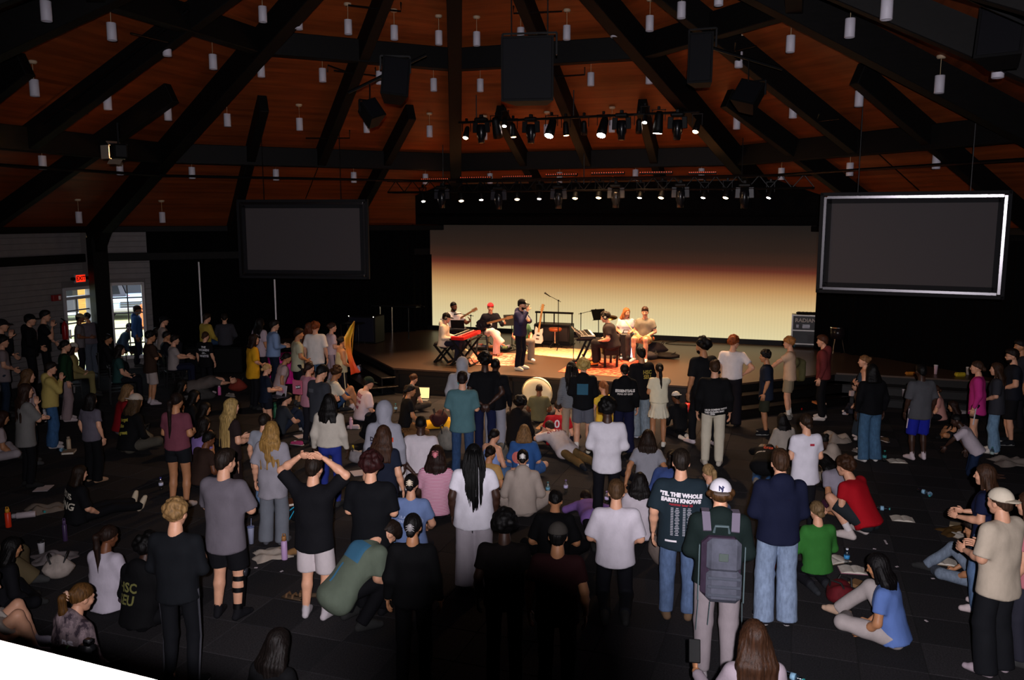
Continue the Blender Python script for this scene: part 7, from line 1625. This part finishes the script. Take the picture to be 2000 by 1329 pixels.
for x, y, a, lab in [(1792, 962, 40, 'empty teal labelled bottle lying on the dark carpet'), (1817, 966, -30, 'crushed clear bottle lying beside the teal labelled one'), (1709, 996, 70, 'clear bottle lying beside the squatting red tee'), (62, 1003, 20, 'small bottle lying by the white bottle and tan bag'), (72, 1000, 60, 'little clear bottle on its side by the tan bag'), (112, 882, 75, 'blue labelled bottle lying by the closed book'), (1300, 1322 - 60, 0, None), (1530, 1322, 50, 'blue capped bottle lying beside the glossy brown hair')]:
    if lab: bottle(x, y, lab, lying=a)
# flasks, tumblers and cups
flask(17, 1030, 'orange red flask with yellow lid near the picture edge', 'c83418', 'c88a28'); flask(556, 1093, 'tall lilac flask with tan lid on the carpet', 'b090b8', '9a6a3c', .3)
flask(429, 772, 'pink flask standing by the bowed grey person', 'c85a94', 'd0a0b8', .24); flask(538, 817, 'dark green flask beside the blond laptop woman', '1e5a3c', '2a6a4a', .3); flask(866 - 180, 838, 'pale pink tumbler standing by the white sneaker', 'c89aa8', 'c8a0b0', .22)
flask(1030, 882, 'mint green flask beside the blue tee with pink disc', '5a9a8c', 'b8c0bc', .28); flask(88, 824, 'white flask standing by the yellow hoodie woman', 'b8b0b4', 'a8a4a4', .26); flask(135, 878, 'cream bottle standing on the closed book', 'a8947c', '8a7a6a', .24, loop=False)
flask(128, 1057, 'slim dark purple bottle near the grey blanket', '3a2a4a', '4a3a5a', .28, .03); flask(690, 894, 'yellow capped spray bottle near the white bag', 'a8a478', 'c8b020', .2, .024); flask(174, 932, 'small beer shaped bottle with yellow label by the black bob woman', '8a7a3c', 'b8a858', .2, .022, loop=False)
t_ = flask(70, 1010, 'white bottle lying on its side, printed with dark letters', 'a89ca0', '8a8488', .3, .045, lying=-70)
flask(1058, 880 - 20, 'black bottle beside the blue tee and white lettered man', '17171a', '2a2a2a', .26)
for c_ in [(82, 1083, 'white foam cup with dark lid beside the grey cloth', 'b8b4b8', .16, 0, None, '1a1a1c'), (491, 1062, 'tall white tumbler with straw by the knee brace man', 'a0a4bc', .22, 0, '8890b0', '5a6488'), (501, 950, 'iced drink cup with red straw behind the wide trousers', 'b09aa0', .18, 0, '8a2a2a', 'b8a8a8'), (238, 741, 'white paper cup near the dark green tee', '8e8888', .15), (144, 768, 'white paper cup on the floor by pinkish trousers', '8e8888', .15), (366, 728, 'coffee cup with white lid beside the clasped hands man', '7a6a58', .14), (1827, 731, 'tall pink and white cup on the stage edge', 'c8a8b4', .2, SZ), (1765, 776, 'white iced drink cup on the steps by the blue shorts', 'a89898', .16, .2), (1890, 732, 'white cup on the stage edge beside the pink sweatshirt', 'b0a8a4', .16, SZ), (1890, 798, 'white cup near the crossed bare legs', '9a9494', .14), (458, 655 + 12, 'white and pink lidded cup on the dark ledge by dark grey sweater', '9a8a94', .2, .5)]:
    cup(*c_[:2], c_[2], *(c_[3:]))
# books
for b_ in [(1752, 903, 'open book lying on the carpet by white socks', '3a2a1c', -8), (1762, 1016, 'open book lying on the dark carpet beyond the red tee', '2a2420', -14), (1665, 1116, 'open pink covered book in front of the blue tee girl', '8a5a6a', -10), (1632, 1096, 'open book half hidden by the green top', '6a5a48', 20), (1870, 1045, 'open book on the carpet beside jeans woman', '5a4632', 30), (1843, 1100, 'open book by the grey jeans', '6a5a48', -20)]: book(*b_)
for b_ in [(135, 885, 'closed tan book under the cream bottle', '8a7866', 15, .2, .26), (1480 + 200, 1146, 'tan bible case beside the blue tee girl', '7a5a3a', 40, .16, .22), (1872, 1030, 'thick closed book on the brown bag', '8a7a60', 60, .16, .22), (565, 985, 'brown leather bible dangling by the wavy blond woman', '5a3018', 30, .16, .23), (1600, 789, 'orange book lying on the stage step', 'b06a3c', 10, .2, .26), (570, 990, None), (640, 852 + 80, None)]:
    if b_[2]: book(*b_[:5], *b_[5:], open_=False, z=(.35 if 'dangling' in b_[2] else .0 if 'step' not in b_[2] else .2))
for x, y, lab, rz in [(85, 955, 'white paper sheet lying near the lettered black tee', 10), (588, 853, 'white paper lying near the dark grey tee man', 35), (100, 815, 'pale folder on the floor by the grey tee woman', 30), (700, 925, 'pink notebook lying open by the white bag', 25), (1925, 1000, 'white paper slip in front of the navy tee woman', 10), (827, 748, None, 0)]:
    if lab: tag(MB().box(at_z(x, y) + Vector((0, 0, .006)), (.22, .3, .008), .002, RZ(R(rz))).obj('paper_sheet', [mat('paper', 'b0a4a8', .9)]), lab, 'paper')
# shoes
for s in [(122, 820, 'white sneaker on the floor by pinkish trousers', 'a89ca0', 70), (580, 870, 'hot pink running shoe on the dark carpet', 'b0406c', 70), (690, 838, 'white sneaker beside the pale pink tumbler', 'b8a4a8', 80), (450, 775, 'beige shoe by the pink flask', '7a7068', 60), (1360, 1240 - 60, None), (1678, 905 - 20, 'grey sneaker by the blue jeans woman', '6a625c', 30), (1725, 862, 'brown sandal like shoe behind the jeans', '4a3a2c', 20), (740, 640, None)]:
    if s[2]: shoe_thing(*s)
shoe_thing(570, 1085, 'tan suede clog beside the lilac flask', '7a5a38', 120, 'slip'); shoe_thing(592, 1070 + 12, 'second tan clog behind the lilac flask', '7a5a38', 100, 'slip')
for dx, lab in ((0, 'brown strapped sandal on the carpet below the white sock'), (26, 'other brown strapped sandal beside it')):
    t = thing('sandal', lab, 'sandal', at_z(572 + dx, 1170 - dx * .15), R(70 + dx)); MB().smooth().box((0, 0, .012), (.09, .26, .024), .01).obj('sole', [mat('sandal_sole', '4a3a2a', .7)], t)
    for y in (-.02, .06): MB().tube([(-.045, y, .02), (-.03, y, .055), (.03, y, .055), (.045, y, .02)], .013, 6).obj('strap', [mat('sandal_strap', '5a4028', .7)], t)
# bags and clothes
def tote(x, y, label, hexc, s, rz=0): return softbag('tote_bag', label, at_z(x, y), s, hexc, R(rz))
tote(116, 1130, 'white woven bag with drawstring on the dark carpet', 'a0948c', (.34, .24, .26), 20); cloth_heap(105, 1092, 'crumpled grey knit lying on the carpet', '6a6262', (.5, .34, .1), 20, seed=3)
cloth_heap(530, 1085, 'white printed tote bag lying flat with papers', 'a89c90', (.42, .4, .07), 30, 'bag', 'canvas_tote', seed=5); tote(700, 905, 'black and white patterned bag with chain on the floor', '8a8486', (.34, .22, .24), 10)
tote(1290, 1105, 'clear crinkled plastic bag hanging by the dark lettered tee', '6a5e58', (.3, .26, .5), 0); tote(1497, 1130, 'red foil crisp bag behind light blue jeans', '6a1418', (.22, .18, .36), 0); tote(1640, 1178, 'dark red bag beside the blue tee girl', '5a1018', (.36, .3, .24), 40)
tote(275, 880, 'patterned grey backpack on the floor behind the yellow script top', '5a5448', (.5, .4, .42), 0); tote(580, 815, 'bright yellow plastic bag beside the reading man', 'b8a010', (.18, .14, .22), 0); cloth_heap(866, 830, 'yellow blanket spread by the red shorts', 'b08a18', (1.0, .6, .14), 10, seed=8); tote(857, 835, 'dark maroon backpack on the yellow blanket', '3a1a1c', (.36, .3, .34), 0)
cloth_heap(1085, 835, 'tan jacket and white bag heap by the red jersey', '7a5c44', (.7, .4, .14), 0, seed=9); tote(1100, 838, 'white crumpled plastic bag with red print', 'b8b0a8', (.34, .26, .22), 0); tote(875, 880, 'silver grey sparkly backpack behind the teal tee', '7a766e', (.4, .3, .4), -15); tote(975, 905, 'grey speckled backpack behind the strappy top', '5c5a54', (.36, .3, .32), 0)
cloth_heap(1870, 1040, 'brown suede bag lying on the carpet', '4a3418', (.5, .3, .08), 10, 'bag', 'suede_bag', seed=11); cloth_heap(1975, 905, 'beige cloth crumpled at the picture edge', '7a7068', (.6, .5, .12), 0, seed=12); cloth_heap(90, 1010 - 12, 'tan sweater crumpled beside the lettered black tee', '6a5e54', (.5, .34, .12), 30, seed=13)
cloth_heap(1635, 862, 'beige jacket heaped beside the hunched hoodie', '8a7e74', (.5, .4, .2), 0, seed=14); tote(465, 765, 'rust red backpack by the pink flask', '7a2e22', (.44, .36, .3), 20); tote(335, 770, None, '2a2a2a', (.3, .3, .3)) if False else None
cloth_heap(580, 930, None, '', (1, 1, 1)) if False else None
tote(585, 1020, 'black drawstring bag with bright cyan line drawing', '101014', (.3, .2, .3), 10)
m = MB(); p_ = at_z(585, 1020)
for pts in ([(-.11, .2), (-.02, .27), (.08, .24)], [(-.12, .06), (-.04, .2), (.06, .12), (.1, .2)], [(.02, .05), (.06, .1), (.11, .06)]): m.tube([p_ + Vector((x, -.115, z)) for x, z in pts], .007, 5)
tag(m.obj('line_drawing', [emat('cyan_ink_glow', '28a0c8', .12)], None), 'cyan line drawing on the black drawstring bag', 'print')  # drawn lines are given a faint glow of their own
tag(MB().smooth().lathe([(0, 0), (.085, 0), (.1, .26), (.0, .27)], 16, at_z(1343, 812)).obj('red_bucket', [mat('red_plastic', 'b01810', .45)]), 'red plastic tub of snacks against the stage front', 'tub')
tag(MB().box(at_z(1558, 803) + Vector((0, 0, .05)), (.2, .12, .1), .03, RZ(.3)).obj('red_snack_bag', [mat('red_foil', 'b81818', .3)]), 'shiny red snack packet at the foot of the steps', 'packet')
tag(MB().box(at_z(1778, 733, SZ) + Vector((0, 0, .04)), (.24, .1, .08), .03).obj('crisp_packet', [mat('orange_foil', 'a86a28', .3)]), 'orange crisp packet on the edge of the stage wing', 'packet')
tag(MB().box(at_z(1875, 736, SZ) + Vector((0, 0, .05)), (.24, .12, .1), .03).obj('crisp_packet', [mat('yellow_foil', 'a89428', .3)]), 'yellow crisp packet near the white cup on the stage edge', 'packet')
tag(MB().box(at_z(1662, 790) + Vector((0, 0, .16)), (.1, .08, .32), .01, RZ(.2)).obj('snack_carton', [mat('carton', 'c0a8a4', .5)]), 'tall white carton with red mark by the slate dress', 'carton')
t = thing('paper_fan', 'pale round folding fan open on the floor by bare legs', 'fan', at_z(1880, 806)); MB().smooth().lathe([(0, .02), (.24, .05), (.25, .06), (0, .03)], 20, (0, 0, .0), RX(R(20))).obj('fan_leaf', [mat('fan_paper', 'a8a0a0', .8)], t)
for i, (x, y) in enumerate([(1822, 1131), (1853, 1120), (1809, 1214), (1708, 1073), (1752, 1108), (1730, 1060), (1842, 1128), (500, 1110), (550, 1117), (1158, 1025)]):
    tag(MB().box(at_z(x, y) + Vector((0, 0, .004)), (.04 if i != 5 else .14, .025, .006), .002, RZ(i * .9)).obj('paper_scrap', [mat('paper', 'b0a4a8', .9)]), ['torn white scrap between the grey jeans and blue tee girl', 'small white scrap near the open book by grey jeans', 'round white scrap beyond the blue tee girl', 'tiny scrap ahead of the open pink book', 'little scrap on the bare carpet', 'thin pale pen lying on the carpet', 'tiny white fleck by the torn scrap', 'white crumb by the knee brace foot', 'second white crumb below the lilac flask', 'bright foil scrap in the shadow by the kneeling boy'][i], 'scrap' if i != 5 else 'pen')
# bright things near the stage
t = thing('round_cushion', 'large round cream white cushion leaning on the stage front', 'cushion', at_z(1049, 797) + Vector((0, 0, .35)), STROT)
MB().smooth().lathe([(0, .05), (.2, .05), (.31, .03), (.345, 0), (.31, -.03), (0, -.05)], 30, (0, 0, 0), RX(R(78))).obj('pad', [mat('cushion_cream', 'e8d8b0', .8)], t); MB().tube([Vector((.345 * math.cos(a * .2618), -.345 * math.sin(a * .2618) * math.cos(R(78)), .345 * math.sin(a * .2618) * math.sin(R(78)))) for a in range(25)], .012, 6).obj('piping', [mat('cushion_pipe', 'c8b488', .8)], t)
t = thing('laptop', 'laptop with bright pale yellow screen open before the brown tee', 'laptop', at_z(824, 788) + Vector((0, 0, .1)), R(-8))
MB().box((0, -.1, 0), (.36, .24, .018), .005).obj('keyboard_deck', [mat('laptop_grey', '5a5a5c', .4)], t); MB().box((0, .03, .14), (.37, .012, .27), .004, RX(R(-14))).obj('lid', [BLACK], t); MB().box((0, .022, .14), (.34, .008, .24), 0, RX(R(-14))).obj('screen', [emat('screen_glow', 'f4dc98', .9)], t)
t = thing('laptop', 'dark laptop with pink stickered lid held by the blond woman', 'laptop', at_y(541, 775, at_z(505, 853).y + .15) , R(-40))
MB().box((0, 0, .0), (.32, .22, .02), .005).obj('keyboard_deck', [mat('laptop_grey', '3a3a44', .4)], t); MB().box((0, .11, .1), (.32, .012, .22), .004, RX(R(-12))).obj('lid', [mat('lid_white', 'b0a8b0', .5)], t); MB().box((.0, .1, .1), (.18, .012, .07), .004, RX(R(-12))).obj('sticker', [mat('sticker_pink', 'b07a8c', .6)], t)
t = thing('notebook', 'pink notebook with black and white label held up before dark grey tee', 'book', at_y(581, 757, 14.6), R(-25)); MB().box((0, 0, 0), (.2, .03, .25), .004).obj('cover', [mat('pink_cover', 'b0566c', .6)], t); MB().box((.03, -.018, .01), (.1, .008, .06), .002, RY(R(-10))).obj('label', [mat('label_black', '1a1418', .6)], t); text_obj('lettering', 'SURF', .045, mat('print_white', 'd8d4d8', .7), t, (.03, -.024, .01), (R(90), R(-10), 0), .002)
t = thing('dark_book', 'dark open book in the hands of the knees up man', 'book', at_y(645, 758, at_z(657, 806).y + .2), R(-40)); MB().box((0, 0, 0), (.3, .2, .02), .004, RX(R(30))).obj('cover', [mat('book_cover', '1a1614', .6)], t); MB().box((0, .0, .016), (.28, .18, .012), .003, RX(R(30))).obj('page_block', [mat('paper', '6a6058', .9)], t)
t = thing('phone', 'black phone held up by the glossy brown haired woman', 'phone', world(PHONER, PHONER['wr'][0] + Vector((0, .07, .12))), R(-10)); MB().box((0, 0, 0), (.08, .012, .16), .005, RX(R(-40))).obj('phone_body', [BLACK], t); MB().box((0, .008, .0), (.072, .004, .15), 0, RX(R(-40))).obj('screen', [mat('phone_glass', '0a0a10', .1)], t)
# orange flag
fl0, fl1 = world(FLAGGER, FLAGGER['wr'][1]), at_y(692, 628, 16.2); FY = fl0.y; t = thing('flag', 'tall orange and yellow flag held upright by the tank top woman', 'flag', (0, 0, 0))
MB().tube([fl0, fl1], .012, 6).obj('flagpole', [mat('flag_pole', 'c8902c', .5)], t)
n = 22; vs = []; wv = [.0, .3, .42, .52, .58, .62, .6, .56, .52, .48, .45, .44, .44, .44, .45, .46, .48, .52, .56, .6, .62, .6, .5]
edge = [(692, 628), (690, 640), (688, 652), (686, 664), (686, 676), (688, 690), (692, 704), (697, 716), (704, 727)]; lead = [(692, 627), (683, 638), (676, 651), (671, 660), (672, 676), (676, 690), (680, 704), (684, 718), (686, 732)]
for i, (e, l_) in enumerate(zip(edge, lead)):
    a, b = at_y(*l_, 16.1 + .05 * math.sin(i)), at_y(*e, 16.35 + .06 * math.cos(i * 1.4))
    for k in range(6): vs.append(a.lerp(b, k / 5) + Vector((0, .05 * math.sin(k * 1.7 + i * .5), 0)))
m = MB().smooth()
for i in range(8):
    m.mat(0 if i < 2 else 1)
    for k in range(5): pass
fs = [(i * 6 + k, i * 6 + k + 1, (i + 1) * 6 + k + 1, (i + 1) * 6 + k) for i in range(8) for k in range(5)]
fm = bpy.data.materials.new('flag_silk'); fm.use_nodes = True; nt = fm.node_tree; tc = nt.nodes.new('ShaderNodeTexCoord'); sx_ = nt.nodes.new('ShaderNodeSeparateXYZ'); mr = nt.nodes.new('ShaderNodeMapRange'); rp = nt.nodes.new('ShaderNodeValToRGB')
nt.links.new(tc.outputs['Object'], sx_.inputs[0]); nt.links.new(sx_.outputs['Z'], mr.inputs[0]); mr.inputs[1].default_value = .9; mr.inputs[2].default_value = 2.2; nt.links.new(mr.outputs[0], rp.inputs[0])
el_ = rp.color_ramp.elements; el_[0].position = 0; el_[0].color = lin('d82c1c'); el_[1].position = .85; el_[1].color = lin('d8a41c'); e = el_.new(.4); e.color = lin('e8541c')
nt.links.new(rp.outputs[0], nt.nodes['Principled BSDF'].inputs['Base Color']); nt.nodes['Principled BSDF'].inputs['Roughness'].default_value = .55
m.add(vs, fs); m.m = [0] * len(m.m); m.obj('silk', [fm], t)
cloth_heap(692, 736, 'red silk pooled at the foot of the orange flag', 'c83028', (.5, .4, .14), 10, seed=21)
# magenta foil tables
fo = mat('magenta_foil', 'd8188c', .3, .2, 'cloth', .5)
for i, (x, y, w, lab) in enumerate([(566, 748, 1.0, 'table draped in shiny magenta foil behind the light blue sweatshirt'), (474, 700, .8, 'small table edge with magenta foil fringe in the dark')]):
    p = at_z(x, y); t = thing('foil_table', lab, 'table', p, R(20)); MB().box((0, 0, .74), (w, .6, .03), .01).obj('table_top', [fo], t)
    k = 40; vs = []; pr = []
    for q in range(k): a = q / k * 4; s_i = int(a); u = a - s_i; c = [(-1, -1), (1, -1), (1, 1), (-1, 1)]; A_, B_ = c[s_i], c[(s_i + 1) % 4]; pr.append(((A_[0] + (B_[0] - A_[0]) * u) * w / 2, (A_[1] + (B_[1] - A_[1]) * u) * .3))
    vs = [(x_ * (1 + .03 * (q % 2)), y_ * (1 + .06 * (q % 2)), z) for z in (.03, .74) for q, (x_, y_) in enumerate(pr)]
    MB().add(vs, [(q, (q + 1) % k, k + (q + 1) % k, k + q) for q in range(k)]).obj('foil_skirt', [fo], t)
# photographer's camera on the floor by the camouflage hoodie
CP = at_y(160, 1275, 6.7); t = thing('tripod_camera', 'black camera with green ringed lens on low tripod behind the camouflage hoodie', 'camera', (CP.x, CP.y, 0), R(-20)); Z0 = CP.z
MB().smooth().box((.06, 0, Z0), (.17, .13, .17), .035).box((.06, .02, Z0 + .1), (.08, .07, .05), .015).obj('camera_body', [mat('camera_grip', '2a2a2e', .35)], t); LM = RZ(R(25)) @ RY(R(-80))
MB().smooth().lathe([(0, 0), (.055, 0), (.06, .1), (.068, .16), (.064, .17), (0, .15)], 20, (0, -.02, Z0 - .01), LM).obj('lens', [BLACK], t)
MB().smooth().lathe([(.0605, .1), (.067, .108), (.064, .116)], 20, (0, -.02, Z0 - .01), LM).obj('lens_ring', [mat('ring_green', '186a28', .3)], t)
for a in (10, 130, 250): MB().tube([(.06, 0, Z0 - .08), (.06 + .22 * math.cos(R(a)), .22 * math.sin(R(a)), .01)], .012, 6).obj('leg', [BLACKM], t)
# olive jacket over the shoulder
p_ = at_y(1556, 715, 18.05); t = thing('olive_jacket', 'olive green jacket draped over the shoulder of the peach tee man', 'jacket', p_, R(66))
f = Fld(.022).cone((-.12, .03, .1), (.14, -.02, .05), .09, .1, k=.06).cone((.14, -.02, .05), (.17, -.05, -.3), .1, .08, k=.06).cone((.05, -.1, .05), (.06, -.12, -.28), .09, .07, k=.06).cone((-.12, .03, .1), (-.16, .1, -.18), .08, .06, k=.05); v, q = f.mesh(); link('jacket_cloth', mesh_np('jacket', folds(v, q, .012, 5, 30), q, [cloth('5a5638')]), t)
# knee brace
for dz, r_ in ((.62, .08), (.42, .068), (.2, .058)): pass
# folding chairs under the seated row
chs = MB().box((0, 0, .445), (.42, .4, .03), .01).mesh('seat', [BLACK]); chb = MB().smooth().box((0, -.2, .72), (.42, .03, .26), .012, RX(R(8))).mesh('backrest', [BLACK]); chl = MB().bar((0, -.2, 0), (0, -.17, .85), .025, .025).bar((0, .18, 0), (0, .16, .44), .025, .025).bar((0, -.19, .3), (0, .17, .3), .02, .02).mesh('leg_frame', [BLACKM])
SEATED = [o for o in S.objects if o.get('category') == 'person' and abs(o.location.z) < .01 and any(k in o['label'] for k in ('on chair', 'sitting behind the brown tee', 'sitting near the standing', 'sitting forward', 'with a white cup', 'sitting by the column', 'sitting in a chair'))]
for o in SEATED:
    w = o['label']; t = thing('stacking_chair', f"black metal chair under the {w[:60].split(' sitting')[0].split(' hunched')[0].split(' with ')[0]}"[:90], 'chair', o.location, o.rotation_euler.z, 'black chairs along the dark side')
    link('seat', chs, t); link('backrest', chb, t)
    for sx in (-.2, .2): link('leg_frame', chl, t, (sx, 0, 0))

pr = (at_z(420, 700) + at_y(421, 660, 23.4)) / 2
RP = [o.location for o in S.objects if o.get('category') == 'person' and ('mustard sweater' in o['label'])]
c = (RP[0] + RP[1]) / 2; d = (RP[1] - RP[0]); L_ = d.length + 1.0
tag(MB().box((0, 0, .35), (L_, .6, .7), .02).box((0, 0, .715), (L_ + .04, .64, .03), .008).obj('black_riser', [BLACK], None, (c.x, c.y + .12, 0), (0, 0, math.atan2(d.y, d.x))), 'black riser platform under the mustard sweater and dark grey sweater', 'platform')
o = next(o for o in S.objects if o.get('label', '').startswith('man in beige tee and dark cap')); roundstool('black topped stool under the beige tee man by the window', o.location, .72, '141414')
